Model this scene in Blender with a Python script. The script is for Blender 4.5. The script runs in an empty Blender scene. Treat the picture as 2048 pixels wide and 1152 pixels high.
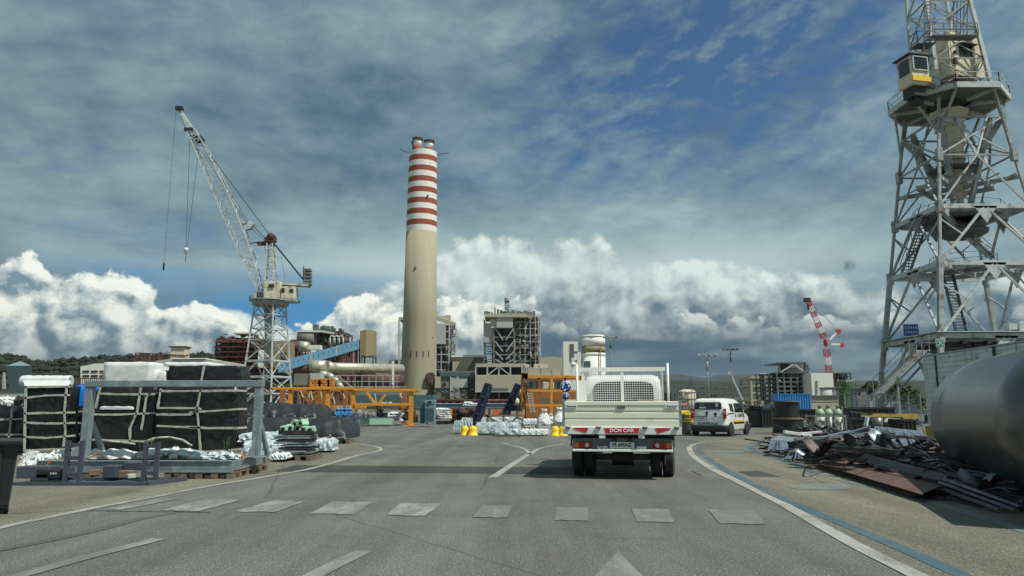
import bpy, bmesh, math, random
from mathutils import Vector, Matrix
R = math.radians
C = bpy.context.scene
col = C.collection
rnd = random.Random(7)
# ------------------------------------------------------------------ camera
FPX = 1479.0; CAMH = 1.3; PITCH = math.atan((815 - 576) / FPX)
cam = bpy.data.cameras.new('camera'); camo = bpy.data.objects.new('camera', cam); col.objects.link(camo)
camo.location = (0, 0, CAMH); camo.rotation_euler = (R(90) + PITCH, 0, 0)
cam.sensor_width = 36; cam.lens = 36 * FPX / 2048; cam.clip_start = .1; cam.clip_end = 20000
C.camera = camo
C.view_settings.view_transform = 'Standard'; C.view_settings.look = 'None'; C.view_settings.exposure = 0; C.view_settings.gamma = 1
# ------------------------------------------------------------------ sun
SUN_AZ = R(123); SUN_EL = R(57)          # azimuth clockwise from +Y
sd = Vector((math.sin(SUN_AZ) * math.cos(SUN_EL), math.cos(SUN_AZ) * math.cos(SUN_EL), math.sin(SUN_EL)))
sl = bpy.data.lights.new('sun', 'SUN'); sl.energy = 4.5; sl.angle = R(.5); sl.color = (1, .97, .88)
so = bpy.data.objects.new('sun', sl); col.objects.link(so); so.location = (60, -40, 90)
so.rotation_euler = sd.to_track_quat('Z', 'Y').to_euler()
# ------------------------------------------------------------------ world: daylight sky with cloud layers, all by direction
world = bpy.data.worlds.new('World'); C.world = world; world.use_nodes = True; world.cycles.sampling_method = 'MANUAL'; world.cycles.sample_map_resolution = 256
wt = world.node_tree; wt.nodes.clear(); WN = wt.nodes; WL = wt.links
class S:
    "a socket (or number) with arithmetic that adds nodes"
    def __init__(s, k): s.k = k
    def __add__(a, b): return wm('ADD', a, b)
    def __radd__(a, b): return wm('ADD', b, a)
    def __sub__(a, b): return wm('SUBTRACT', a, b)
    def __rsub__(a, b): return wm('SUBTRACT', b, a)
    def __mul__(a, b): return wm('MULTIPLY', a, b)
    def __rmul__(a, b): return wm('MULTIPLY', b, a)
    def __truediv__(a, b): return wm('DIVIDE', a, b)
def _plug(v, sock):
    if isinstance(v, S): WL.new(v.k, sock)
    else: sock.default_value = v
def wm(op, *a, clamp=False):
    n = WN.new('ShaderNodeMath'); n.operation = op; n.use_clamp = clamp
    for i, v in enumerate(a): _plug(v, n.inputs[i])
    return S(n.outputs[0])
def clampS(v): return wm('ADD', v, 0.0, clamp=True)
def sstep(v, lo, hi, a=0.0, b=1.0):
    n = WN.new('ShaderNodeMapRange'); n.interpolation_type = 'SMOOTHSTEP'
    for i, x in enumerate((v, lo, hi, a, b)): _plug(x, n.inputs[i])
    return S(n.outputs[0])
def vec(x, y, z=0.0):
    n = WN.new('ShaderNodeCombineXYZ'); x = x + z * 3.7; y = y + z * 1.9; z = 0.0
    for i, v in enumerate((x, y, z)): _plug(v, n.inputs[i])
    return S(n.outputs[0])
def wnoise(v, scale, detail=5, rough=.55, dist=0.0, lac=2.0):
    n = WN.new('ShaderNodeTexNoise'); n.noise_dimensions = '2D'; WL.new(v.k, n.inputs['Vector'])
    n.inputs['Scale'].default_value = scale; n.inputs['Detail'].default_value = detail
    n.inputs['Roughness'].default_value = rough; n.inputs['Distortion'].default_value = dist; n.inputs['Lacunarity'].default_value = lac
    return S(n.outputs[0])
def wvor(v, scale, detail=3, rough=.5, smooth=.25):
    n = WN.new('ShaderNodeTexVoronoi'); n.feature = 'F1'; n.voronoi_dimensions = '2D'; WL.new(v.k, n.inputs['Vector'])
    n.inputs['Scale'].default_value = scale; n.inputs['Detail'].default_value = detail
    n.inputs['Roughness'].default_value = rough
    n.normalize = True
    return S(n.outputs['Distance'])
def ramp(v, pts, interp='B_SPLINE'):
    n = WN.new('ShaderNodeValToRGB'); n.color_ramp.interpolation = interp; WL.new(v.k, n.inputs[0])
    e = n.color_ramp.elements
    while len(e) > 1: e.remove(e[-1])
    e[0].position = pts[0][0]; e[0].color = (pts[0][1],) * 3 + (1,)
    for p, c in pts[1:]:
        q = e.new(p); q.color = (c,) * 3 + (1,)
    return S(n.outputs[0])
def cmix(f, a, b):
    n = WN.new('ShaderNodeMix'); n.data_type = 'RGBA'; _plug(f, n.inputs[0])
    for v, i in ((a, 6), (b, 7)):
        if isinstance(v, S): WL.new(v.k, n.inputs[i])
        else: n.inputs[i].default_value = (*v, 1)
    return S(n.outputs[2])
def lin(r, g, b):
    f = lambda c: (c / 255 / 12.92) if c / 255 <= .04045 else ((c / 255 + .055) / 1.055) ** 2.4
    return (f(r), f(g), f(b))
def gauss(az, el, a0, e0, sa, se):
    da = (az - R(a0)) * (1 / R(sa)); de = (el - R(e0)) * (1 / R(se))
    return wm('POWER', 2.718, (da * da + de * de) * -1.0)
def build_world():
    tc = WN.new('ShaderNodeTexCoord'); sx = WN.new('ShaderNodeSeparateXYZ'); WL.new(tc.outputs['Generated'], sx.inputs[0])
    X, Y, Z = (S(sx.outputs[i]) for i in range(3))
    az = wm('ARCTAN2', X, Y); el = wm('ARCSINE', Z)
    sky = WN.new('ShaderNodeTexSky'); sky.sky_type = 'NISHITA'; sky.sun_disc = False
    sky.sun_elevation = SUN_EL; sky.sun_rotation = SUN_AZ
    mul = WN.new('ShaderNodeVectorMath'); mul.operation = 'MULTIPLY'; WL.new(sky.outputs[0], mul.inputs[0]); mul.inputs[1].default_value = (.040, .064, .078)
    base = S(mul.outputs[0])
    # ---- high layer: projected on a plane overhead, stretched so it reads in perspective
    zz = wm('MAXIMUM', Z, 0.0) + .10
    u = X / zz; v = Y / zz
    ca, sa_ = math.cos(R(24)), math.sin(R(24))
    ur = u * ca + v * sa_; vr = v * ca - u * sa_
    big = wnoise(vec(ur * .55, vr * .8, 3.1), 1.0, 4, .55, .15)
    rip = wnoise(vec(ur * 3.6, vr * 5.4, 1.7), 1.3, 3, .55, .1)
    fine = wnoise(vec(ur * 7.0, vr * 12.0, 5.0), 1.3, 4, .55, .2)
    blue = gauss(az, el, 14, 25, 13, 7.5) * 1.0 + gauss(az, el, 3, 19, 6, 4) * .25 + gauss(az, el, 27, 27, 14, 9) * .55 + gauss(az, el, -25, 33, 15, 5) * .35 + gauss(az, el, -31, 16.5, 8, 1.6) * .30 + gauss(az, el, -23, 12, 9, 1.3) * .5
    rc, rs_ = math.cos(R(17)), math.sin(R(17))
    ax_ = az * rc + el * rs_; bx_ = el * rc - az * rs_
    rip = wnoise(vec(ax_ * 17, bx_ * 40, 1.7), 1.0, 4, .55, .2)
    mott = wnoise(vec(az * 9 + el * 4, el * 15, 7.0), 1.0, 6, .55, .1)
    cover = clampS(1.04 + (big - .5) * .8 + (rip - .5) * (.15 + blue * 2.0) + (fine - .5) * (.08 + blue * .8) - blue * .86)
    shade = wnoise(vec(ur * .7 + 4.0, vr * 1.3, 9.0), 1.0, 4, .5, .2)
    streak = wnoise(vec(az * 2.6 + el * 1.5, el * 5.5 - az * .8, 2.0), 1.7, 6, .55, .15)
    lum = clampS(.44 + (mott - .5) * .75 + (shade - .5) * .75 + (streak - .5) * 1.35 + (rip - .5) * .22 + (fine - .5) * .18 + gauss(az, el, 6, 12.5, 30, 3.4) * .42 - gauss(az, el, -30, 20, 22, 5) * .16 - gauss(az, el, -8, 16, 7, 3) * .22 - gauss(az, el, 0, 34, 60, 7) * .1)
    hi = cmix(lum, lin(84, 113, 133), lin(158, 183, 185))
    skyc = cmix(cover, base, hi)
    # low open blue between the clouds
    lowb = gauss(az, el, -17, 6.6, 6, 1.9) + gauss(az, el, -27, 9.2, 5, 1.0) * .3 + gauss(az, el, -14, 9.6, 5, .6) * .35
    skyc = cmix(clampS(lowb * 1.6), skyc, lin(74, 142, 190))
    # ---- cumulus bands
    az01 = az * (1 / R(80)) + .5
    def px(x): return math.degrees(math.atan((x - 1024) / 1479)) / 80 + .5
    def ey(y, x=1024): e = PITCH + math.atan((576 - y) / 1479); return math.degrees(math.atan(math.tan(e) * math.cos(math.atan((x - 1024) / 1479)))) / 20
    tops1 = [(-0.0, ey(560))] + [(px(x), ey(y + 8, x)) for x, y in ((-150, 545), (0, 520), (110, 512), (230, 520), (285, 580), (330, 596), (390, 570), (450, 585), (490, 660), (550, 668), (600, 605), (640, 640), (670, 585), (760, 575), (850, 575), (930, 580), (1010, 590), (1130, 625), (1240, 655), (1330, 630), (1450, 615), (1560, 630), (1700, 620), (1850, 635), (2048, 625))] + [(1.0, ey(600))]
    tops2 = [(0.0, ey(640))] + [(px(x), ey(y - 40, x)) for x, y in ((0, 660), (200, 670), (340, 640), (480, 650), (560, 670), (620, 690), (700, 640), (830, 560), (900, 515), (1000, 508), (1100, 500), (1200, 515), (1260, 560), (1310, 545), (1440, 535), (1520, 560), (1660, 560), (1760, 600), (1900, 560), (2048, 590))] + [(1.0, ey(560))]
    def field(az_, el_, seed, sc):
        w = wnoise(vec(az_, el_, seed), sc * .7, 3, .5)
        q = vec(az_ + (w - .5) * .04, el_ * 1.12 + (w - .5) * .03, seed)
        b = 1.0 - wvor(q, sc, 2, .45) * 1.25
        return q, b
    def fluff(q, sc): return wnoise(q, sc * 1.6, 7, .58)
    def layer(skyc, tops, seed, sc, amp, soft, white, dark, basel, baser, gain, expo, mid):
        t = ramp(az01, tops) * R(20)
        q0, b0 = field(az, el, seed, sc); q1, b1 = field(az + .008, el + .012, seed, sc)
        f0 = fluff(q0, sc); f1 = fluff(q1, sc)
        F0 = b0 * .45 + f0 * .6
        D = (t - el) + (F0 - .62) * amp
        a = sstep(D, 0.0, soft)
        form = clampS(.60 + (b0 - b1) * gain * .42 + (f0 - f1) * gain * .55 + (F0 - .58) * 1.1)
        depth = sstep(D, 0.0, R(3.2))                       # rim is brighter than the thick middle
        right = sstep(az, R(-6), R(4))
        bl = basel + (baser - basel) * right
        lowf = sstep(el + (F0 - .6) * .05, bl - R(1.6), bl + R(2.2))
        L = clampS(form * (.30 + .70 * lowf) * (1.12 - depth * .30) * (1.0 - right * expo))
        c = cmix(clampS(form * (1.12 - depth * .22) * (1.0 - right * expo)), mid, white)
        c = cmix(clampS((1.0 - lowf) * (.95 - form * .35)), c, dark)
        return cmix(a, skyc, c)
    skyc = layer(skyc, tops2, 11.3, 8.0, .11, R(.9), lin(224, 238, 232), lin(64, 92, 112), R(3.0), R(7.0), 4.4, .0, lin(116, 141, 152))
    veil = gauss(az, el, 4, 10.6, 20, 1.5) * .55
    skyc = cmix(clampS(veil), skyc, lin(214, 230, 226))
    skyc = layer(skyc, tops1, 4.7, 12.0, .13, R(.45), lin(248, 253, 242), lin(76, 102, 120), R(4.2), R(6.0), 5.0, .36, lin(120, 146, 158))
    # ---- dark stratus shelves near the horizon
    st = wnoise(vec(az * 3.0, el * 15.0, 6.6), 1.7, 5, .5, .1)
    band = sstep(el, R(6.4), R(4.6)) * sstep(az, R(-7), R(4)) * .9 + sstep(el, R(4.6), R(2.4)) * .62
    sc2 = cmix(sstep(st, .34, .74), lin(66, 94, 114), lin(132, 156, 164))
    skyc = cmix(clampS(band * sstep(st, .80, .36) * 1.15), skyc, sc2)
    skyc = cmix(sstep(el, R(1.0), R(-.5)) * .7, skyc, lin(128, 152, 160))
    wisp = gauss(az, el, 24.9, 9.9, .45, .45) * 1.8 * wnoise(vec(az, el, 8.0), 90, 4, .6)
    skyc = cmix(clampS(wisp - .25), skyc, lin(74, 100, 116))
    bg = WN.new('ShaderNodeBackground'); bg.inputs[1].default_value = 1.0; WL.new(skyc.k, bg.inputs[0])
    out = WN.new('ShaderNodeOutputWorld'); WL.new(bg.outputs[0], out.inputs[0])
build_world()
# ================================================================== helpers
CP, SP = math.cos(PITCH), math.sin(PITCH)
def W(px, py, Y):
    "world point at depth Y that the photograph shows at this pixel"
    u = (px - 1024) / FPX; v = (576 - py) / FPX; k = Y / (CP - v * SP)
    return Vector((u * k, Y, CAMH + (SP + v * CP) * k))
def G(px, py, z=0.0):
    "point on the ground seen at this pixel"
    u = (px - 1024) / FPX; v = (576 - py) / FPX; k = (z - CAMH) / (SP + v * CP)
    return Vector((u * k, (CP - v * SP) * k, z))
def ZY(py, Y): return W(1024, py, Y).z
def tag(o, label=None, cat=None, group=None, kind=None):
    if label: o['label'] = label
    if cat: o['category'] = cat
    if group: o['group'] = group
    if kind: o['kind'] = kind
    return o
def thing(name, label, cat, loc=(0, 0, 0), rz=0, group=None):
    o = bpy.data.objects.new(name, None); col.objects.link(o); o.empty_display_size = .3
    o.location = loc; o.rotation_euler = (0, 0, rz)
    return tag(o, label, cat, group)
def rootinv(p):
    while p.parent: p = p.parent
    return (Matrix.Translation(p.location) @ p.rotation_euler.to_matrix().to_4x4() @ Matrix.Diagonal((*p.scale, 1))).inverted()
def copy_tree(o, parent=None):
    c = o.copy(); col.objects.link(c)
    if parent: c.parent = parent
    for ch in o.children: copy_tree(ch, c)
    return c
def place(proto, used, loc, rz=0, label=None, sc=None):
    "the first use moves the thing itself, later ones copy it with its parts"
    if used[0]: o = copy_tree(proto)
    else: o = proto; used[0] = True
    o.location = loc; o.rotation_euler = (0, 0, rz)
    if sc: o.scale = (sc,) * 3
    if label: o['label'] = label
    return o
class MB:
    def __init__(s): s.v = []; s.f = []; s.sm = []
    def add(s, vs, fs, sm=False):
        n = len(s.v); s.v += [tuple(v) for v in vs]; s.f += [tuple(i + n for i in f) for f in fs]; s.sm += [sm] * len(fs); return s
    def bx(s, x0, x1, y0, y1, z0, z1):
        return s.add([(x, y, z) for x in (x0, x1) for y in (y0, y1) for z in (z0, z1)],
                     [(0, 1, 3, 2), (4, 6, 7, 5), (0, 4, 5, 1), (2, 3, 7, 6), (0, 2, 6, 4), (1, 5, 7, 3)])
    def box(s, c, d, rz=0, tilt=None):
        m = Matrix.Rotation(rz, 3, 'Z')
        if tilt: m = m @ Matrix.Rotation(tilt[1], 3, tilt[0])
        c = Vector(c); vs = [c + m @ Vector((x * d[0] / 2, y * d[1] / 2, z * d[2] / 2)) for x in (-1, 1) for y in (-1, 1) for z in (-1, 1)]
        return s.add(vs, [(0, 1, 3, 2), (4, 6, 7, 5), (0, 4, 5, 1), (2, 3, 7, 6), (0, 2, 6, 4), (1, 5, 7, 3)])
    def _fr(s, p, q, up=None):
        d = (Vector(q) - Vector(p)); d.normalize()
        up = Vector(up) if up else (Vector((0, 0, 1)) if abs(d.z) < .9 else Vector((0, 1, 0)))
        a = d.cross(up); a.normalize(); b = a.cross(d); b.normalize()
        return a, b
    def bar(s, p, q, w, h=None, up=None):
        p = Vector(p); q = Vector(q); h = h or w; a, b = s._fr(p, q, up)
        vs = [e + a * (i * w / 2) + b * (j * h / 2) for e in (p, q) for i in (-1, 1) for j in (-1, 1)]
        return s.add(vs, [(0, 2, 3, 1), (4, 5, 7, 6), (0, 1, 5, 4), (2, 6, 7, 3), (0, 4, 6, 2), (1, 3, 7, 5)])
    def tube(s, p, q, r, r2=None, n=8, cap=True):
        p = Vector(p); q = Vector(q); r2 = r if r2 is None else r2; a, b = s._fr(p, q)
        vs = [e + (a * math.cos(2 * math.pi * i / n) + b * math.sin(2 * math.pi * i / n)) * rr for e, rr in ((p, r), (q, r2)) for i in range(n)]
        s.add(vs, [(i, (i + 1) % n, n + (i + 1) % n, n + i) for i in range(n)], True)
        if cap: m = len(s.v) - 2 * n; s.f += [tuple(m + i for i in range(n))[::-1], tuple(m + n + i for i in range(n))]; s.sm += [False, False]
        return s
    def path(s, pts, r, n=6):
        for a, b in zip(pts, pts[1:]): s.tube(a, b, r, n=n)
        return s
    def lathe(s, prof, c=(0, 0, 0), n=24, axis='Z', sm=True):
        c = Vector(c); vs = []
        for r, z in prof:
            for i in range(n):
                t = 2 * math.pi * i / n; x, y = r * math.cos(t), r * math.sin(t)
                vs.append(c + (Vector((x, y, z)) if axis == 'Z' else Vector((z, x, y)) if axis == 'X' else Vector((x, z, y))))
        fs = [(k * n + i, k * n + (i + 1) % n, (k + 1) * n + (i + 1) % n, (k + 1) * n + i) for k in range(len(prof) - 1) for i in range(n)]
        s.add(vs, fs, sm)
        m = len(s.v) - len(vs)
        if prof[0][0] > 1e-4: s.f.append(tuple(m + i for i in range(n))[::-1]); s.sm.append(False)
        if prof[-1][0] > 1e-4: s.f.append(tuple(m + (len(prof) - 1) * n + i for i in range(n))); s.sm.append(False)
        return s
    def slab(s, pts, t):
        "a flat polygon in space given a thickness along its normal"
        P = [Vector(p) for p in pts]; nrm = Vector((0, 0, 0))
        for i in range(len(P)): nrm += (P[i] - P[0]).cross(P[(i + 1) % len(P)] - P[0])
        nrm.normalize(); n = len(P)
        s.add(P + [p - nrm * t for p in P], [tuple(range(n)), tuple(range(2 * n - 1, n - 1, -1))] + [(i, n + i, n + (i + 1) % n, (i + 1) % n) for i in range(n)])
        return s
    def fy(s, pts, t):
        "a facade outline extruded straight back, away from the road"
        P = [Vector(p) for p in pts]; n = len(P); return s.add(P + [p + Vector((0, t, 0)) for p in P], [tuple(range(n)), tuple(range(2 * n - 1, n - 1, -1))] + [(i, n + i, n + (i + 1) % n, (i + 1) % n) for i in range(n)])
    def sheet(s, pts): return s.add(pts, [tuple(range(len(pts)))])
    def fb(s, x0, x1, y0, y1, Y, D):
        "box whose front face fills this pixel rectangle at depth Y and that is D deep"
        a = W(x0, (y0 + y1) / 2, Y); b = W(x1, (y0 + y1) / 2, Y)
        return s.bx(a.x, b.x, Y, Y + D, max(ZY(y1, Y), -.02), ZY(y0, Y))
    def build(s, name, m, parent=None, local=False, bevel=0, seg=1, disp=None):
        me = bpy.data.meshes.new(name); vs = s.v
        if parent and not local:
            inv = rootinv(parent); vs = [inv @ Vector(v) for v in vs]
        me.from_pydata([tuple(v) for v in vs], [], s.f); me.update()
        if any(s.sm): me.polygons.foreach_set('use_smooth', s.sm)
        bm = bmesh.new(); bm.from_mesh(me); bmesh.ops.recalc_face_normals(bm, faces=bm.faces); bm.to_mesh(me); bm.free()
        me.materials.append(m)
        o = bpy.data.objects.new(name, me); col.objects.link(o)
        if parent: o.parent = parent
        if bevel:
            b = o.modifiers.new('bevel', 'BEVEL'); b.width = bevel; b.segments = seg; b.limit_method = 'ANGLE'; b.angle_limit = R(40)
        return o
def struct(name, mb, m): return tag(mb.build(name, m), kind='structure')
def text(body, loc, size, m, parent, rx=90, rz=0, name='lettering', ax='CENTER', bold=0, ext=.002, sx=1):
    c = bpy.data.curves.new(name, 'FONT'); c.body = body; c.size = size; c.extrude = ext; c.align_x = ax; c.align_y = 'CENTER'; c.offset = bold
    t = bpy.data.objects.new('text_source', c); col.objects.link(t); bpy.context.view_layer.update()
    me = bpy.data.meshes.new_from_object(t); bpy.data.objects.remove(t); me.materials.clear(); me.materials.append(m); me.name = name
    o = bpy.data.objects.new(name, me); col.objects.link(o)
    o.location = loc; o.rotation_euler = (R(rx), 0, R(rz)); o.scale = (sx, 1, 1); o.parent = parent
    return o
def lerp(a, b, t): return Vector(a) * (1 - t) + Vector(b) * t
# ------------------------------------------------------------------ materials
MATS = {}
def mat(name, rgb, rough=.6, metal=0.0, var=.18, vs=2.0, bump=0.0, bs=30, dirt=None, da=.4, ds=1.2, spec=.5, coat=0, streak=False, emit=None, bd=.02):
    if name in MATS: return MATS[name]
    m = bpy.data.materials.new(name); MATS[name] = m; m.use_nodes = True; nt = m.node_tree; N = nt.nodes; L = nt.links
    b = N['Principled BSDF']; b.inputs['Roughness'].default_value = rough; b.inputs['Metallic'].default_value = metal
    b.inputs['Specular IOR Level'].default_value = spec
    if coat: b.inputs['Coat Weight'].default_value = coat; b.inputs['Coat Roughness'].default_value = .08
    tc = N.new('ShaderNodeTexCoord'); src = tc.outputs['Object']
    if streak:
        mp = N.new('ShaderNodeMapping'); mp.inputs['Scale'].default_value = (1, 1, .12); L.new(src, mp.inputs[0]); ssrc = mp.outputs[0]
    else: ssrc = src
    n1 = N.new('ShaderNodeTexNoise'); n1.inputs['Scale'].default_value = vs; n1.inputs['Detail'].default_value = 5; n1.inputs['Roughness'].default_value = .62; L.new(ssrc, n1.inputs['Vector'])
    mr = N.new('ShaderNodeMapRange'); L.new(n1.outputs[0], mr.inputs[0]); mr.inputs[1].default_value = .3; mr.inputs[2].default_value = .7; mr.inputs[3].default_value = 1 - var; mr.inputs[4].default_value = 1 + var
    mx = N.new('ShaderNodeMix'); mx.data_type = 'RGBA'; mx.blend_type = 'MULTIPLY'; mx.inputs[0].default_value = 1; mx.inputs[6].default_value = (*rgb, 1); L.new(mr.outputs[0], mx.inputs[7])
    out = mx.outputs[2]
    if dirt:
        n2 = N.new('ShaderNodeTexNoise'); n2.inputs['Scale'].default_value = ds; n2.inputs['Detail'].default_value = 7; n2.inputs['Roughness'].default_value = .68; L.new(ssrc, n2.inputs['Vector'])
        r2 = N.new('ShaderNodeMapRange'); L.new(n2.outputs[0], r2.inputs[0]); r2.inputs[1].default_value = .62 - da * .28; r2.inputs[2].default_value = .70 - da * .1
        m2 = N.new('ShaderNodeMix'); m2.data_type = 'RGBA'; L.new(r2.outputs[0], m2.inputs[0]); L.new(out, m2.inputs[6]); m2.inputs[7].default_value = (*dirt, 1); out = m2.outputs[2]
    L.new(out, b.inputs['Base Color'])
    if bump:
        n3 = N.new('ShaderNodeTexNoise'); n3.inputs['Scale'].default_value = bs; n3.inputs['Detail'].default_value = 4; L.new(src, n3.inputs['Vector'])
        bp = N.new('ShaderNodeBump'); bp.inputs['Strength'].default_value = bump; bp.inputs['Distance'].default_value = bd; L.new(n3.outputs[0], bp.inputs['Height']); L.new(bp.outputs[0], b.inputs['Normal'])
    if emit: b.inputs['Emission Color'].default_value = (*rgb, 1); b.inputs['Emission Strength'].default_value = emit
    return m
RUST = (.10, .045, .025)
M_white = mat('white_paint', (.74, .76, .72), .35, var=.05, dirt=(.45, .44, .38), da=.12)
M_carwhite = mat('vehicle_white', (.80, .81, .79), .25, var=.03, coat=.6)
M_black = mat('black_plastic', (.018, .018, .02), .5)
M_rubber = mat('tyre_rubber', (.022, .022, .022), .8, bump=.2)
M_glass = mat('dark_glass', (.012, .016, .018), .06, spec=.8)
M_alu = mat('aluminium_cream', (.80, .81, .67), .42, var=.05, dirt=(.42, .42, .34), da=.15)
M_galv = mat('galvanised_steel', (.25, .31, .32), .42, .4, var=.16, vs=6, dirt=(.42, .46, .45), da=.3, ds=5)
M_steel = mat('grey_steel', (.15, .165, .17), .45, .5, dirt=RUST, da=.2)
M_dark = mat('dark_steel', (.035, .038, .042), .55, .3, dirt=(.09, .06, .045), da=.25)
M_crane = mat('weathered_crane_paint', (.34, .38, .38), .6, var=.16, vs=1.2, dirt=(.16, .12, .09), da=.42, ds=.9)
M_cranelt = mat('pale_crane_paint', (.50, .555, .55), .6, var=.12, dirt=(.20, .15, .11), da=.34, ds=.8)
M_cream = mat('rusty_cream_paint', (.66, .61, .46), .6, var=.1, dirt=(.30, .15, .06), da=.34, ds=.9)
M_conc = mat('concrete', (.34, .305, .215), .85, var=.1, vs=.25, dirt=(.33, .30, .23), da=.3, ds=.12, streak=True)
M_chred = mat('chimney_red', (.30, .065, .035), .75, var=.1, vs=.3)
M_chwhite = mat('chimney_white', (.74, .74, .68), .7, var=.05, vs=.3, dirt=(.5, .48, .42), da=.15, ds=.2, streak=True)
M_beige = mat('beige_cladding', (.43, .40, .30), .75, var=.07, vs=.15, dirt=(.34, .31, .23), da=.2, ds=.1, streak=True)
M_tan = mat('tan_cladding', (.26, .21, .11), .75, var=.07, vs=.15)
M_palegrey = mat('pale_grey_cladding', (.43, .455, .44), .7, var=.05, vs=.2)
M_greycon = mat('grey_concrete', (.20, .20, .17), .85, var=.15, vs=.3, dirt=(.11, .10, .09), da=.3, ds=.2)
M_redsteel = mat('red_oxide_steel', (.13, .045, .038), .75, var=.3, vs=.6, dirt=(.26, .16, .12), da=.4, ds=.5)
M_brown = mat('brown_rusty_steel', (.085, .045, .035), .8, var=.3, vs=.4)
M_rust = mat('rust_plate', (.115, .068, .055), .8, var=.25, vs=3, dirt=(.07, .045, .04), da=.4, ds=4, bump=.2)
M_bluecon = mat('blue_conveyor', (.11, .25, .37), .6, var=.08, vs=.3, dirt=(.10, .22, .32), da=.2, ds=.2)
M_silver = mat('silver_duct', (.52, .51, .42), .42, .35, var=.12, vs=.5, dirt=(.33, .29, .2), da=.35, ds=.4)
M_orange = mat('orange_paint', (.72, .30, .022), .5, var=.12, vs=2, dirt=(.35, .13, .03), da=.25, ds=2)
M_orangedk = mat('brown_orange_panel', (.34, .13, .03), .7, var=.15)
M_yellow = mat('yellow_paint', (.80, .58, .02), .5, var=.1)
M_tarp = mat('black_tarpaulin', (.022, .023, .026), .5, var=.2, spec=.45, bump=.5, bs=2.5, bd=.06)
M_wrapblk = mat('black_wrapping', (.013, .014, .015), .33, var=.3, spec=.5, bump=.9, bs=5, bd=.05)
M_strap = mat('fabric_strap', (.42, .43, .38), .8, var=.2, vs=8, dirt=(.22, .22, .19), da=.3, ds=6)
M_sheet = mat('white_sheeting', (.64, .68, .67), .5, var=.06, vs=3, dirt=(.52, .56, .56), da=.25, ds=2, bump=.3, bs=6)
M_clear = mat('clear_wrap', (.52, .60, .62), .2, var=.25, vs=7, dirt=(.25, .30, .32), da=.5, ds=6, spec=.8, bump=.6, bs=18)
M_blue = mat('blue_plastic', (.02, .19, .80), .4, var=.1)
M_bluedk = mat('navy_steel', (.010, .014, .042), .45, var=.3, dirt=(.12, .13, .16), da=.12, ds=5)
M_cont = mat('blue_container', (.05, .25, .56), .5, var=.06)
M_mint = mat('mint_primer', (.36, .60, .42), .55, var=.08)
M_teal = mat('teal_grey_cabinet', (.17, .27, .29), .5, var=.08)
M_tealdk = mat('dark_teal', (.06, .12, .14), .5)
M_slate = mat('slate_blue_steel', (.075, .085, .115), .5, .2, var=.2)
M_wood = mat('pallet_wood', (.17, .13, .09), .85, var=.3, vs=6)
M_card = mat('cardboard', (.42, .30, .18), .85)
M_reel = mat('reel_cable', (.016, .018, .020), .55, var=.4, vs=5)
M_signblue = mat('sign_blue', (.010, .08, .30), .4, var=.04)
M_signwhite = mat('sign_white', (.78, .80, .80), .45, var=.03)
M_signred = mat('reflective_red', (.55, .03, .03), .35, var=.08)
M_red = mat('red_crane_paint', (.50, .04, .05), .5, var=.15)
M_redlens = mat('red_lens', (.38, .01, .015), .15, var=.1)
M_orlens = mat('orange_lens', (.75, .18, .02), .15, var=.1)
M_clrlens = mat('clear_lens', (.65, .62, .60), .15, var=.1)
M_green = mat('sign_green', (.0, .22, .12), .5, var=.05)
M_grscaf = mat('green_scaffold', (.10, .18, .075), .6)
M_cyl = mat('gas_cylinder_body', (.42, .43, .38), .5, var=.15, dirt=(.20, .17, .13), da=.3, ds=3)
M_cylgr = mat('gas_cylinder_green', (.30, .42, .27), .5, var=.12)
M_leaf = mat('foliage', (.045, .075, .020), .8, var=.45, vs=.9)
M_leafdk = mat('hill_foliage', (.016, .026, .013), .9, var=.5, vs=.02)
M_bark = mat('bark', (.09, .07, .05), .9)
M_pipe = mat('big_pipe_steel', (.105, .107, .102), .30, .6, var=.22, vs=1.4, dirt=(.115, .095, .075), da=.35, ds=1.0, bump=.12, bs=8)
M_wallp = mat('block_panel', (.52, .57, .57), .7, var=.10, vs=1.5, dirt=(.25, .27, .26), da=.3, ds=2)
M_rope = mat('wire_rope', (.05, .05, .055), .6)
M_orstrap = mat('orange_strap', (.75, .26, .12), .7)
M_far = mat('far_grey_steel', (.115, .135, .13), .7, var=.2, vs=.5)
M_strip = mat('bright_metal_strip', (.20, .24, .29), .4, .5, var=.4, vs=5)
# ------------------------------------------------------------------ lattice helpers
def lattice(mb, P, Q, w0, w1, n, r, rb, side=(0, 1, 0), shape=None):
    "box girder from P to Q: four chords, battens and zigzag lacing; w as (across, deep) or a number"
    P = Vector(P); Q = Vector(Q); d = (Q - P).normalized(); a = Vector(side) - d * d.dot(Vector(side)); a.normalize(); b = d.cross(a)
    rows = []
    for i in range(n + 1):
        t = i / n; c = lerp(P, Q, t); w = (w0 * (1 - t) + w1 * t) if not shape else shape(t)
        rows.append([c + a * (w / 2 * sx) + b * (w / 2 * sy) for sx, sy in ((-1, -1), (1, -1), (1, 1), (-1, 1))])
    for k in range(4): mb.bar(rows[0][k], rows[-1][k], r) if not shape else [mb.bar(rows[i][k], rows[i + 1][k], r) for i in range(n)]
    for i in range(n):
        for k in range(4):
            k2 = (k + 1) % 4
            mb.bar(rows[i][k], rows[i][k2], rb)
            mb.bar(rows[i][k] if i % 2 == 0 else rows[i][k2], rows[i + 1][k2] if i % 2 == 0 else rows[i + 1][k], rb)
    return rows
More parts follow.
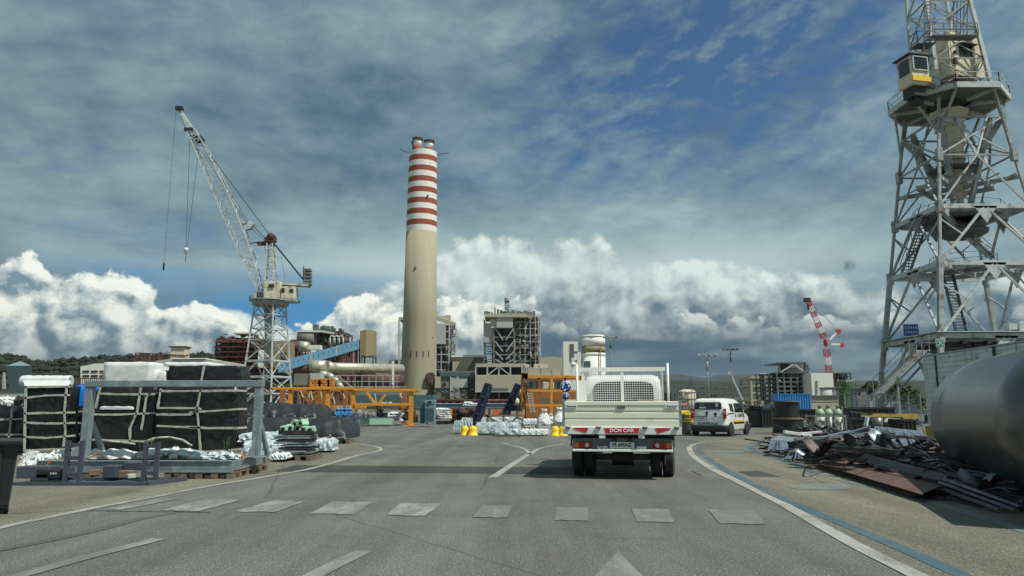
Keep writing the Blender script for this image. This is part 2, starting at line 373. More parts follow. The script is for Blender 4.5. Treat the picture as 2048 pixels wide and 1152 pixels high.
def railing(mb, pts, h=1.05, r=.03, step=1.6, mid=True):
    for a, b in zip(pts, pts[1:]):
        a = Vector(a); b = Vector(b); n = max(1, int((b - a).length / step)); up = Vector((0, 0, h))
        for i in range(n + 1): p = lerp(a, b, i / n); mb.bar(p, p + up, r)
        mb.bar(a + up, b + up, r)
        if mid: mb.bar(a + up * .5, b + up * .5, r)
def pallet(name_parent, mb, x0, x1, y0, y1, z0, rz=0):
    n = max(2, int((x1 - x0) / .5))
    for i in range(n + 1): x = x0 + (x1 - x0 - .1) * i / n; mb.bx(x, x + .1, y0, y1, z0, z0 + .09)
    k = max(2, int((y1 - y0) / .16))
    for i in range(k): y = y0 + (y1 - y0) * i / k; mb.bx(x0, x1, y, y + .11, z0 + .092, z0 + .12)
def crumple(mb, c, d, seed, nx=10, ny=8, amp=.05, rz=0, taper=.9, sag=0, smooth=True):
    "a draped or wrapped block: rounded box shell with folds"
    r_ = random.Random(seed); m = Matrix.Rotation(rz, 3, 'Z'); c = Vector(c); vs = []; nz = 5
    ph = [r_.uniform(0, 6.28) for _ in range(6)]; fr = [r_.uniform(2, 6) for _ in range(6)]
    K = 2 * (nx + ny)
    def ring(i):
        if i < nx: return (-1 + 2 * i / nx, -1)
        i -= nx
        if i < ny: return (1, -1 + 2 * i / ny)
        i -= ny
        if i < nx: return (1 - 2 * i / nx, 1)
        i -= nx; return (-1, 1 - 2 * i / ny)
    def off(x, y, z): return amp * (math.sin(x * fr[0] + z * fr[1] + ph[0]) * .5 + math.sin(y * fr[2] + x * fr[3] + ph[1]) * .5 + r_.uniform(-.6, .6))
    for k in range(nz + 1):
        t = k / nz; sc = 1 - (1 - taper) * t ** 3
        for i in range(K):
            x, y = ring(i); o = off(x * 3, y * 3, t * 2)
            vs.append(c + m @ Vector((x * d[0] / 2 * sc + (o if abs(x) == 1 else 0), y * d[1] / 2 * sc + (o if abs(y) == 1 else 0), d[2] * t - (abs(o) if k == nz else 0))))
    fs = [(k * K + i, k * K + (i + 1) % K, (k + 1) * K + (i + 1) % K, (k + 1) * K + i) for k in range(nz) for i in range(K)]
    base = len(vs)
    for j in range(1, ny):
        for i in range(1, nx):
            x, y = -1 + 2 * i / nx, -1 + 2 * j / ny
            vs.append(c + m @ Vector((x * d[0] / 2 * taper, y * d[1] / 2 * taper, d[2] + off(x * 3, y * 3, 2) - sag * math.sin(x * 3) ** 2)))
    def tp(i, j):
        if j == 0: q = i
        elif i == nx: q = nx + j
        elif j == ny: q = nx + ny + (nx - i)
        elif i == 0: q = 2 * nx + ny + (ny - j)
        else: return base + (j - 1) * (nx - 1) + i - 1
        return nz * K + q % K
    fs += [(tp(i, j), tp(i + 1, j), tp(i + 1, j + 1), tp(i, j + 1)) for i in range(nx) for j in range(ny)]
    mb.add(vs, fs, smooth); return mb
def icoclump(mb, c, rx, rz_, seed, n=60, leaf=.3):
    "many small leaf faces through an uneven crown volume"
    r_ = random.Random(seed); c = Vector(c); lobes = [(Vector((r_.uniform(-.55, .55) * rx, r_.uniform(-.55, .55) * rx, r_.uniform(-.5, .6) * rz_)), r_.uniform(.4, .65)) for _ in range(6)]
    for _ in range(n):
        lo, s_ = r_.choice(lobes); v = Vector((r_.gauss(0, 1), r_.gauss(0, 1), r_.gauss(0, 1))).normalized() * r_.uniform(.6, 1.0) * s_
        p = c + lo + Vector((v.x * rx, v.y * rx, v.z * rz_)); a = Vector((r_.gauss(0, 1), r_.gauss(0, 1), r_.gauss(0, .6))).normalized(); b = a.cross(Vector((r_.gauss(0, 1), r_.gauss(0, 1), r_.gauss(0, 1)))).normalized(); l = leaf * r_.uniform(.6, 1.3)
        mb.add([p - a * l, p + b * l * .5, p + a * l, p - b * l * .5], [(0, 1, 2, 3)])
# ================================================================== ground, road and markings
def asphalt(name, c1, c2, speck=.5, cracks=True):
    m = bpy.data.materials.new(name); m.use_nodes = True; nt = m.node_tree; N = nt.nodes; L = nt.links; b = N['Principled BSDF']
    b.inputs['Roughness'].default_value = .85; b.inputs['Specular IOR Level'].default_value = .3
    tc = N.new('ShaderNodeTexCoord'); o = tc.outputs['Object']
    def noise(sc, det, ro=.6, st=None):
        n = N.new('ShaderNodeTexNoise'); n.inputs['Scale'].default_value = sc; n.inputs['Detail'].default_value = det; n.inputs['Roughness'].default_value = ro
        if st:
            mp = N.new('ShaderNodeMapping'); mp.inputs['Scale'].default_value = st; L.new(o, mp.inputs[0]); L.new(mp.outputs[0], n.inputs['Vector'])
        else: L.new(o, n.inputs['Vector'])
        return n.outputs[0]
    def mr(s, a, b_, c, d):
        n = N.new('ShaderNodeMapRange'); L.new(s, n.inputs[0])
        for i, v in enumerate((a, b_, c, d)): n.inputs[i + 1].default_value = v
        return n.outputs[0]
    def mix(f, a, c, bt='MIX'):
        n = N.new('ShaderNodeMix'); n.data_type = 'RGBA'; n.blend_type = bt
        if isinstance(f, float): n.inputs[0].default_value = f
        else: L.new(f, n.inputs[0])
        for v, i in ((a, 6), (c, 7)):
            if isinstance(v, tuple): n.inputs[i].default_value = (*v, 1)
            else: L.new(v, n.inputs[i])
        return n.outputs[2]
    base = mix(mr(noise(.22, 5, .62), .35, .65, 0, 1), c1, c2)
    base = mix(1.0, base, mr(noise(1.6, 5, .65, (1, .35, 1)), .3, .7, .86, 1.12), 'MULTIPLY')
    base = mix(1.0, base, mr(noise(60, 3, .75), .30, .70, 1 - speck * 1.5, 1 + speck * 1.5), 'MULTIPLY')
    base = mix(1.0, base, mr(noise(9, 4, .7), .3, .7, .90, 1.10), 'MULTIPLY')
    base = mix(1.0, base, mr(noise(1.0, 4, .6, (1.1, .045, 1)), .36, .64, .76, 1.12), 'MULTIPLY')
    base = mix(mr(noise(.9, 3, .5, (.8, .8, 1)), .62, .72, 0, .42), base, (.055, .055, .05))
    v = N.new('ShaderNodeTexVoronoi'); v.inputs['Scale'].default_value = 15; L.new(o, v.inputs['Vector'])
    base = mix(mr(v.outputs['Distance'], .06, .17, 1.0 * speck, 0), base, (.42, .41, .36))
    if cracks:
        vc = N.new('ShaderNodeTexVoronoi'); vc.feature = 'DISTANCE_TO_EDGE'; vc.inputs['Scale'].default_value = .16
        w = N.new('ShaderNodeMix'); w.data_type = 'VECTOR'; w.inputs[0].default_value = .12; L.new(o, w.inputs[4]); nn = N.new('ShaderNodeTexNoise'); nn.inputs['Scale'].default_value = 1.1; nn.inputs['Detail'].default_value = 6; L.new(o, nn.inputs['Vector']); L.new(nn.outputs[1], w.inputs[5]); L.new(w.outputs[1], vc.inputs['Vector'])
        base = mix(mr(vc.outputs['Distance'], .0012, .003, .5, 0), base, (.05, .05, .045))
        base = mix(mr(noise(.55, 6, .7), .60, .72, 0, .35), base, (.075, .075, .068))
    L.new(base, b.inputs['Base Color'])
    bp = N.new('ShaderNodeBump'); bp.inputs['Strength'].default_value = .5; bp.inputs['Distance'].default_value = .006; L.new(noise(90, 3, .7), bp.inputs['Height']); L.new(bp.outputs[0], b.inputs['Normal'])
    return m
M_asph = asphalt('asphalt', (.118, .121, .108), (.152, .152, .130), .75)
M_asphlight = asphalt('dusty_asphalt', (.145, .141, .112), (.178, .170, .130), .65)
M_asphdark = asphalt('new_asphalt', (.048, .050, .048), (.060, .061, .058), .3, False)
M_soil = mat('yard_soil', (.16, .145, .105), .95, var=.25, vs=.05, dirt=(.075, .09, .04), da=.5, ds=.01)
def paint(name, rgb, wear, under, ws=2.2):
    m = mat(name, rgb, .7, var=.10, vs=3); nt = m.node_tree; N = nt.nodes; L = nt.links; b = N['Principled BSDF']
    src = b.inputs['Base Color'].links[0].from_socket
    tc = N.new('ShaderNodeTexCoord'); mp = N.new('ShaderNodeMapping'); mp.inputs['Scale'].default_value = (1, .3, 1); L.new(tc.outputs['Object'], mp.inputs[0])
    n = N.new('ShaderNodeTexNoise'); n.inputs['Scale'].default_value = ws; n.inputs['Detail'].default_value = 9; n.inputs['Roughness'].default_value = .75; L.new(mp.outputs[0], n.inputs['Vector'])
    n2 = N.new('ShaderNodeTexNoise'); n2.inputs['Scale'].default_value = 55; n2.inputs['Detail'].default_value = 3; L.new(tc.outputs['Object'], n2.inputs['Vector'])
    ad = N.new('ShaderNodeMath'); ad.operation = 'MULTIPLY_ADD'; L.new(n2.outputs[0], ad.inputs[0]); ad.inputs[1].default_value = .35; L.new(n.outputs[0], ad.inputs[2])
    r = N.new('ShaderNodeMapRange'); L.new(ad.outputs[0], r.inputs[0]); r.inputs[1].default_value = .80 - wear * .3; r.inputs[2].default_value = .92 - wear * .2; r.inputs[4].default_value = .92
    mx = N.new('ShaderNodeMix'); mx.data_type = 'RGBA'; L.new(r.outputs[0], mx.inputs[0]); L.new(src, mx.inputs[6]); mx.inputs[7].default_value = (*under, 1); L.new(mx.outputs[2], b.inputs['Base Color'])
    return m
M_lwhite = paint('worn_white_line', (.34, .345, .31), .5, (.14, .14, .12))
M_lzebra = paint('worn_crossing_paint', (.32, .33, .30), .95, (.14, .14, .12), 3.2); M_lzebra2 = paint('rubbed_crossing_paint', (.33, .34, .31), 1.35, (.14, .14, .12), 4.0)
M_lfaint = paint('faded_white_line', (.25, .25, .225), .8, (.14, .14, .12))
M_lblue = paint('worn_blue_line', (.050, .105, .135), .42, (.19, .18, .14))
M_lbluef = paint('faded_blue_line', (.095, .150, .165), .85, (.20, .19, .145))
struct('ground', MB().sheet([(-9000, -400, -.03), (9000, -400, -.03), (9000, 15000, -.03), (-9000, 15000, -.03)]), M_soil)
struct('road', MB().sheet([(-60, -12, 0), (60, -12, 0), (75, 160, 0), (-75, 160, 0)]), M_asph)
def poly(pts, z): return MB().sheet([G(x, y, z) for x, y in pts])
struct('paved_verge', poly([(1406, 886), (1386, 897), (1398, 916), (1440, 945), (1560, 1002), (1725, 1094), (1900, 1180), (2600, 1180), (2600, 900), (1900, 862), (1700, 862), (1500, 872)], .0035), M_asphlight)
struct('paved_shoulder', poly([(-500, 1130), (0, 1055), (171, 1019), (318, 991), (581, 945), (700, 921), (752, 903), (758, 896), (724, 888), (640, 884), (400, 900), (-500, 930)], .0035), M_asphlight)
struct('asphalt_patch', poly([(547, 943), (591, 930), (1150, 935), (1150, 948)], .0055), M_asphdark)
def strip(mb, pts, w, z, w1=None):
    P = [G(x, y, z) for x, y in pts]; Q = [P[0]]
    for i in range(len(P) - 1):                                   # Catmull-Rom smoothing
        p0 = P[max(i - 1, 0)]; p1 = P[i]; p2 = P[i + 1]; p3 = P[min(i + 2, len(P) - 1)]
        for k in range(1, 7):
            t = k / 6; Q.append(.5 * ((2 * p1) + (p2 - p0) * t + (2 * p0 - 5 * p1 + 4 * p2 - p3) * t * t + (3 * p1 - p0 - 3 * p2 + p3) * t ** 3))
    vs = []
    for i, p in enumerate(Q):
        d = (Q[min(i + 1, len(Q) - 1)] - Q[max(i - 1, 0)]).normalized(); n = Vector((-d.y, d.x, 0)); ww = w if w1 is None else w + (w1 - w) * i / len(Q)
        vs += [p + n * ww / 2, p - n * ww / 2]
    mb.add(vs, [(2 * i, 2 * i + 1, 2 * i + 3, 2 * i + 2) for i in range(len(Q) - 1)]); return mb
wl = MB()
strip(wl, [(-300, 1122), (0, 1055), (171, 1019), (318, 991.6), (424, 971), (581, 945), (649, 930), (713, 911), (752, 903), (762, 898), (752, 893), (724, 888.5), (699, 886)], .13, .0075)
strip(wl, [(1412, 884), (1390, 888), (1379, 896), (1387, 912), (1420, 935), (1483, 966), (1556, 1002), (1647, 1053.6), (1720, 1094), (1830, 1148.5), (1960, 1215)], .17, .0075)
strip(wl, [(985, 955), (1035, 922), (1060, 906)], .16, .0075)
strip(wl, [(1060, 908), (1045, 896), (1003, 886)], .12, .0075)
strip(wl, [(1060, 909), (1082, 896), (1128, 887)], .12, .0075)
struct('white_road_line', wl, M_lwhite)
fl = MB(); strip(fl, [(-60, 1180), (41, 1150), (180, 1112), (318, 1077)], .17, .0075); strip(fl, [(600, 1165), (668, 1130), (728, 1101)], .17, .0075)
fl.sheet([G(1180, 1162, .0075), G(1236, 1102, .0075), G(1296, 1162, .0075)])
strip(fl, [(785, 850.5), (760, 855), (770, 860)], .12, .0075); strip(fl, [(1780, 853), (1700, 862), (1560, 880)], .1, .0075)
struct('faded_road_marking', fl, M_lfaint)
zb = MB(); zb2 = MB()
for qi, q in enumerate((((212, 1019), (318, 996), (359, 997), (239, 1020)), ((323, 1020), (412, 997), (485, 999), (398, 1022)), ((468, 1023), (543, 1001), (615, 1002), (550, 1024)), ((622, 1027), (665, 1003), (745, 1004), (710, 1029)), ((772, 1030), (800, 1006), (885, 1007), (850, 1031)), ((945, 1034), (965, 1010), (1025, 1011), (1015, 1035)), ((1110, 1040), (1112, 1014), (1175, 1015), (1178, 1041)), ((1272, 1043), (1262, 1017), (1335, 1018), (1352, 1045)), ((1440, 1047), (1417, 1019), (1505, 1020), (1535, 1048)))):
    P = [G(x, y, .0075) for x, y in q]; n = 6
    for i in range(n):                                            # slightly ragged edges
        a, b = i / n, (i + 1) / n; j = lambda: Vector((rnd.uniform(-.015, .015), rnd.uniform(-.04, .04), 0))
        if i == 0: l0, r0 = P[0] + j(), P[1] + j()
        l1, r1 = lerp(P[0], P[3], b) + j(), lerp(P[1], P[2], b) + j(); (zb if qi < 5 else zb2).add([l0, l1, r1, r0], [(0, 1, 2, 3)]); l0, r0 = l1, r1
struct('pedestrian_crossing', zb, M_lzebra); struct('pedestrian_crossing', zb2, M_lzebra2)
bl = MB()
strip(bl, [(1415, 890), (1398, 896), (1409, 911), (1457, 942), (1537, 984), (1629, 1024), (1720, 1061), (1830, 1108), (1921, 1148.5), (2040, 1200)], .16, .0075)
strip(bl, [(1548, 884), (1520, 887), (1503, 892.5), (1506, 901), (1537, 911), (1592, 929), (1629, 946)], .17, .0075)
struct('blue_parking_line', bl, M_lblue)
bf = MB(); strip(bf, [(1631, 947), (1690, 962), (1775, 980), (1848, 999), (1921, 1021), (1994, 1043), (2110, 1080)], .2, .0075)
bf.sheet([G(1642 + 66 * math.cos(t / 9 * math.pi), 973 + 6.5 * math.sin(t / 9 * math.pi), .0075) for t in range(18)])
bf.sheet([G(1455 + 34 * math.cos(t / 8 * math.pi), 903 + 2.4 * math.sin(t / 8 * math.pi), .0075) for t in range(16)])
struct('faded_blue_marking', bf, M_lbluef)
dk = MB(); dk.sheet([G(1474, 943, .0055), G(1515, 941, .0055), (G(1564, 954, .0055)), G(1500, 953, .0055)])
d2 = MB(); strip(d2, [(-200, 1135), (0, 1099), (171, 1065), (284, 1036), (370, 1021)], .15, .0055); strip(d2, [(20, 1027), (150, 1021), (260, 1022), (420, 1024)], .05, .0055); struct('asphalt_seam', d2, asphalt('seam_asphalt', (.095, .098, .094), (.125, .125, .115), .3, False))
strip(dk, [(1385, 942), (1402, 951)], .03, .0055)
struct('asphalt_repair', dk, M_asphdark)
# ------------------------------------------------------------------ hills
def hill(name, ridge, Y, D, m, rough, step=3.0, foot=None):
    P = [W(x, y, Y) for x, y in ridge]; x0, x1 = P[0].x, P[-1].x; nx = int((x1 - x0) / step); ny = 12; vs = []
    r_ = random.Random(name); ph = [(r_.uniform(.2, 1) * f, r_.uniform(0, 6), a) for f, a in ((.01, 1), (.03, .5), (.09, .3), (.2, .2))]
    for j in range(ny + 1):
        t = j / ny
        for i in range(nx + 1):
            x = x0 + (x1 - x0) * i / nx; k = 0
            while k < len(P) - 2 and P[k + 1].x < x: k += 1
            s_ = min(max((x - P[k].x) / (P[k + 1].x - P[k].x), 0), 1); s_ = s_ * s_ * (3 - 2 * s_); z = P[k].z * (1 - s_) + P[k + 1].z * s_
            f = math.sin(min(t / .75, 1) * math.pi / 2) if t < .75 else math.cos((t - .75) / .25 * math.pi / 2 * .8)
            nz = sum(a * math.sin(x * fr + t * 5 + p_) for fr, p_, a in ph) * rough * .6 + r_.uniform(-1, 1) * rough * .7
            vs.append((x, Y - D * (.75 - t), max(z * f + nz * (.3 + t), -2 if j else -8)))
    K = nx + 1
    mb = MB().add(vs, [(j * K + i, j * K + i + 1, (j + 1) * K + i + 1, (j + 1) * K + i) for j in range(ny) for i in range(nx)], True)
    struct(name, mb, m); return vs
M_hillfar = mat('far_hill_scrub', (.022, .034, .030), .95, var=.3, vs=.004)
hv = hill('wooded_hill', [(-420, 700), (-200, 700), (0, 709), (45, 715), (90, 727), (130, 735), (165, 734), (205, 724), (260, 719), (350, 718), (430, 717), (520, 722), (640, 732), (800, 745), (960, 765), (1100, 775)], 1100, 500, M_leafdk, 2.5, 4)
hill('distant_hills', [(500, 780), (900, 765), (1200, 757), (1340, 749), (1372, 755), (1400, 759), (1440, 752), (1480, 750), (1540, 757), (1620, 757), (1700, 764), (1800, 760), (1950, 768), (2200, 760), (2500, 770)], 6500, 2600, M_hillfar, 6, 45)
hill('scrub_ridge', [(600, 790), (1000, 776), (1200, 768), (1340, 762), (1450, 765), (1560, 763), (1700, 770), (1800, 764), (1950, 760), (2200, 755), (2700, 765)], 1500, 700, M_leafdk, 2, 6)
def wood(name, label, vs_, Y0, n, seed, size, zl):
    r_ = random.Random(seed); mb = MB(); cand = [v for v in vs_ if v[2] > zl]
    for _ in range(n):
        x, y, z = r_.choice(cand); r = size * r_.uniform(.6, 1.4); x += r_.uniform(-6, 6); y += r_.uniform(-14, 14)
        k = 7; vv = []
        for j, (rr, zz) in enumerate(((.75, -.2), (1, .35), (.7, .85), (.2, 1.1))):
            for i in range(k): t = 2 * math.pi * i / k + j; q = r_.uniform(.75, 1.25); vv.append((x + rr * r * q * math.cos(t), y + rr * r * q * math.sin(t), z + zz * r * q))
        mb.add(vv, [(j * k + i, j * k + (i + 1) % k, (j + 1) * k + (i + 1) % k, (j + 1) * k + i) for j in range(3) for i in range(k)] + [tuple(3 * k + i for i in range(k))])
    tag(mb.build(name, M_leafdk), label, 'woodland', kind='stuff')
wood('woodland', 'dark green woodland covering the long hill behind the works', hv, 0, 6800, 3, 3.1, 8)
def scrub(seed, n, x0, x1, Y0, Y1, s0, s1):
    r_ = random.Random(seed); mb = MB()
    for _ in range(n):
        Y = r_.uniform(Y0, Y1); p = W(r_.uniform(x0, x1), 815, Y); s = r_.uniform(s0, s1)
        icoclump(mb, (p.x, Y, s * .45), s, s * .6, r_.random(), 46, s * .2)
    return mb
tag(scrub(5, 150, 1180, 1900, 330, 760, 3.5, 8).build('scrubland', M_leaf), 'belt of low scrub and trees behind the tanks and racks', 'scrub', kind='stuff')
tag(scrub(6, 60, -250, 420, 380, 700, 3.5, 8).build('scrubland', M_leaf), 'belt of low scrub below the wooded hill', 'scrub', kind='stuff')
# ================================================================== vehicles
def loft(mb, levels, n=7, e=4.0):
    "stack of rounded rectangles: (z, half width, y rear, y front)"
    K = 4 * n; vs = []
    for z, hw, y0, y1 in levels:
        cy = (y0 + y1) / 2; hl = (y1 - y0) / 2
        for i in range(K):
            t = 2 * math.pi * (i + .5) / K; c, s_ = math.cos(t), math.sin(t)
            vs.append((hw * math.copysign(abs(c) ** (2 / e), c), cy + hl * math.copysign(abs(s_) ** (2 / (e * 1.5)), s_), z))
    fs = [(k * K + i, k * K + (i + 1) % K, (k + 1) * K + (i + 1) % K, (k + 1) * K + i) for k in range(len(levels) - 1) for i in range(K)]
    fs += [tuple(range(K))[::-1], tuple((len(levels) - 1) * K + i for i in range(K))]
    mb.add(vs, fs, True); return mb
def hw_at(levels, z, j=1):
    for a, b in zip(levels, levels[1:]):
        if a[0] <= z <= b[0]: t = (z - a[0]) / (b[0] - a[0]); return a[j] * (1 - t) + b[j] * t
    return levels[-1][j]
def wheel(parent, x, y, r, w, side, rimm, name='wheel'):
    "axle along X; side +1 shows its rim towards +X"
    t = MB(); b = .02
    t.lathe([(r * .62, -w / 2), (r - b * 1.5, -w / 2), (r, -w / 2 + b * 1.5)] + [(r - (.008 if k % 2 else 0), -w / 2 + .03 + (w - .06) * k / 8) for k in range(9)] + [(r, w / 2 - b * 1.5), (r - b * 1.5, w / 2), (r * .62, w / 2)], (x, y, r), 28, 'X')
    o = t.build(name, M_rubber, parent, local=True)
    h = MB(); s_ = side; h.lathe([(.001, s_ * w * .34), (r * .2, s_ * w * .36), (r * .26, s_ * w * .22), (r * .52, s_ * w * .2), (r * .58, s_ * w * .40), (r * .63, s_ * w * .46), (r * .63, -s_ * w * .44)], (x, y, r), 20, 'X')
    h.build('rim', rimm, o, local=True); return o
# ---------------------------------------------------------------- dropside truck
TY = 13.75
truck = thing('dropside_truck', 'white dropside truck seen from behind with meshed headboard and empty cream bed', 'truck', (W(1243, 850, TY).x, TY, 0), R(-9))
def B(*a): return MB().bx(*a)
# tailgate: horizontally ribbed aluminium board
prof = [(0, .955), (0, 1.07), (.018, 1.085), (.018, 1.10), (0, 1.115), (0, 1.20), (.02, 1.215), (.02, 1.235), (0, 1.25), (0, 1.335), (-.012, 1.345), (-.012, 1.40), (.03, 1.41)]
tg = MB(); n = len(prof)
tg.add([(x, y, z) for x in (-1.035, 1.035) for y, z in prof] + [(x, .045, z) for x in (-1.035, 1.035) for z in (.955, 1.40)],
       [(i, i + 1, n + i + 1, n + i) for i in range(n - 1)] + [(2 * n, 2 * n + 2, 2 * n + 3, 2 * n + 1), (0, n, 2 * n + 2, 2 * n), (n - 1, 2 * n + 1, 2 * n + 3, 2 * n - 1)])
tailgate = tg.build('tailgate', M_alu, truck, local=True)
B(-.075, .075, -.022, -.002, 1.285, 1.335).build('latch', M_steel, tailgate, local=True, bevel=.004)
for sx in (-1, 1):
    st = B(*sorted((sx * 1.02, sx * .80)), -.018, -.014, 1.30, 1.345).build('sticker', M_signwhite, tailgate, local=True)
    text('Bercarei', (sx * .91, -.02, 1.322), .052, M_signblue, st, bold=.001)
for sx in (-1, 1):
    w_ = MB()
    for k in range(3): z = .96 + k * .15; w_.bx(*sorted((sx * 1.045, sx * 1.075)), .05, 2.95, z, z + .135)
    w_.bx(*sorted((sx * 1.047, sx * 1.068)), .05, 2.95, .955, 1.40)
    w_.build('side_board', M_alu, truck, local=True)
    MB().bx(*sorted((sx * 1.04, sx * 1.085)), .0, .045, .93, 1.43).build('corner_post', M_galv, truck, local=True)
B(-1.06, 1.06, .02, 3.0, .87, .945).build('bed_floor', M_alu, truck, local=True)
rb = MB().bx(-1.07, 1.07, -.03, .03, .815, .945).build('rear_board', M_carwhite, truck, local=True, bevel=.006)
MB().slab([(-.32, -.034, .93), (-.29, -.034, .835), (.30, -.034, .835), (.33, -.034, .93)], .003).build('name_plate', M_signred, rb, local=True)
text('DCM CAR', (0, -.043, .885), .085, M_signwhite, rb, bold=.003, sx=1.15)
for sx in (-1, 1):
    MB().slab([(sx * .88, -.034, .932), (sx * .86, -.034, .905), (sx * .64, -.034, .84), (sx * .60, -.034, .932)][::sx], .003).build('reflective_panel', M_signred, rb, local=True)
    for x in (.98, .42):
        h = MB().box((sx * x, -.045, .925), (.075, .04, .03)).tube((sx * x - .05, -.05, .945), (sx * x + .05, -.05, .945), .012)
        h.build('hinge', M_steel, rb, local=True)
    B(*sorted((sx * .30, sx * .41)), -.02, .02, .745, .812).build('tie_bracket', M_carwhite, truck, local=True)
ch = MB().bx(-.98, .98, .05, 2.9, .79, .868).bx(-.38, -.3, .2, 4.9, .52, .79).bx(.3, .38, .2, 4.9, .52, .79).bx(-.75, .75, .85, .97, .30, .42).tube((-.2, .91, .36), (.2, .91, .36), .16, n=12).bx(-.72, -.42, 1.7, 2.4, .38, .7).bx(.42, .72, 1.6, 2.2, .40, .72)
for y in (.3, 1.2, 2.1): ch.bx(-.95, .95, y, y + .06, .74, .80)
ch.build('chassis', M_dark, truck, local=True)
bp_ = MB().bx(-.91, .91, .03, .10, .50, .545).bx(-.91, -.87, .10, .25, .5, .72).bx(.87, .91, .10, .25, .5, .72).build('rear_bumper', M_carwhite, truck, local=True, bevel=.01)
lb = MB().bx(-.90, .90, .10, .14, .545, .74).build('light_board', M_steel, truck, local=True)
B(-.45, .44, .07, .098, .55, .60).build('step_plate', M_carwhite, bp_, local=True)
for sx in (-1, 1):
    l = B(*sorted((sx * .87, sx * .55)), .04, .098, .565, .675).build('tail_light', M_redlens, truck, local=True, bevel=.015, seg=2)
    B(*sorted((sx * .865, sx * .785)), .032, .05, .575, .665).build('indicator', M_orlens, l, local=True, bevel=.01)
    MB().lathe([(.001, -.012), (.036, -.01), (.040, 0), (.040, .01)], (sx * .635, .04, .62), 14, 'Y').build('reverse_lens', M_clrlens, l, local=True)
    B(*sorted((sx * .10, sx * .19)), .04, .10, .69, .75).build('plate_lamp', M_black, truck, local=True, bevel=.01)
pl = B(-.26, .26, .045, .06, .565, .675).build('licence_plate', M_signwhite, truck, local=True)
for sx in (-1, 1): B(*sorted((sx * .26, sx * .222)), .038, .044, .566, .674).build('blue_band', M_signblue, pl, local=True)
text('FS 695NZ', (0, .040, .62), .095, M_black, pl, bold=.002, sx=.88)
MB().path([(-.38, .06, .56), (-.33, .02, .60), (-.30, .02, .64), (-.36, .03, .66), (-.42, .05, .62), (-.40, .06, .58)], .007).build('tow_hook', M_steel, truck, local=True)
for x, s_ in ((-.86, -1), (-.63, 1), (.63, -1), (.86, 1)): wheel(truck, x, .93, .345, .205, s_, M_steel)
for x, s_ in ((-.84, -1), (.84, 1)): wheel(truck, x, 4.35, .345, .205, s_, M_steel)
for sx in (-1, 1):
    m_ = MB(); r_a = .43
    for k in range(8):
        a0, a1 = R(150 - k * 15), R(150 - (k + 1) * 15)
        m_.slab([(sx * .52, .93 + r_a * math.cos(a0), .36 + r_a * math.sin(a0)), (sx * .98, .93 + r_a * math.cos(a0), .36 + r_a * math.sin(a0)), (sx * .98, .93 + r_a * math.cos(a1), .36 + r_a * math.sin(a1)), (sx * .52, .93 + r_a * math.cos(a1), .36 + r_a * math.sin(a1))], .008)
    m_.build('mudguard', M_black, truck, local=True)
hb = MB().bx(-.95, .95, 2.93, 3.0, 2.10, 2.19).bx(-.90, -.855, 2.94, 2.985, .94, 2.10).bx(.855, .90, 2.94, 2.985, .94, 2.10).bx(-.035, .035, 2.94, 2.985, .94, 2.10).bx(-.9, .9, 2.94, 2.985, .945, 1.0)
hbo = hb.build('headboard', M_carwhite, truck, local=True)
g = MB()
for k in range(34):
    x = -.84 + k * .0508
    g.bar((x, 2.965, 1.0), (x, 2.965, 2.10), .009)
for k in range(22): z = 1.02 + k * .0508; g.bar((-.86, 2.96, z), (.86, 2.96, z), .009)
g.build('mesh_panel', M_signwhite, hbo, local=True)
for x, z1 in ((-1.0, 2.26), (1.0, 2.27)): MB().tube((x, 2.86, .95), (x, 2.86, z1), .027, n=8).build('stake', M_carwhite, truck, local=True)
B(-.98, -.80, 2.9, 2.96, 1.15, 1.9).build('ladder_rack', M_carwhite, truck, local=True)
CL = [(.35, .90, 3.15, 5.15), (.55, .93, 3.12, 5.22), (.95, .95, 3.10, 5.20), (1.25, .93, 3.12, 5.0), (1.65, .89, 3.15, 4.62), (1.92, .85, 3.18, 4.36), (2.00, .80, 3.26, 4.25), (2.04, .68, 3.42, 4.05)]
cab = loft(MB(), CL, 8, 9).build('cab', M_carwhite, truck, local=True)
rw = []
for k in range(20):
    t = 2 * math.pi * k / 20; c, s_ = math.cos(t), math.sin(t)
    rw.append((.68 * math.copysign(abs(c) ** .3, c) + .02, 3.115, 1.52 + .36 * math.copysign(abs(s_) ** .4, s_)))
MB().slab(rw, .05).build('rear_window', M_glass, cab, local=True)
for sx in (-1, 1):
    MB().slab([(sx * (hw_at(CL, z) + .006), y, z) for y, z in ((3.55, 1.3), (4.72, 1.3), (4.35, 1.78), (3.6, 1.78))][::sx], .01).build('side_window', M_glass, cab, local=True)
    MB().box((sx * 1.08, 4.75, 1.5), (.16, .10, .32)).bar((sx * .9, 4.75, 1.5), (sx * 1.05, 4.75, 1.5), .03).build('wing_mirror', M_black, cab, local=True, bevel=.02)
MB().slab([(-.78, 4.96, 1.28), (.78, 4.96, 1.28), (.68, 4.50, 1.80), (-.68, 4.50, 1.80)], .04).build('windscreen', M_glass, cab, local=True)
wp = thing('timber_plank', 'brown timber plank lying across the truck bed against the headboard', 'timber', truck.location + Matrix.Rotation(R(-9), 3, 'Z') @ Vector((.42, 2.6, .95)), R(-9))
MB().bx(-.1, .50, -.06, .06, .38, .50).bx(-.1, .5, .0, .05, 0, .375).build('board', M_card, wp, local=True, bevel=.01)
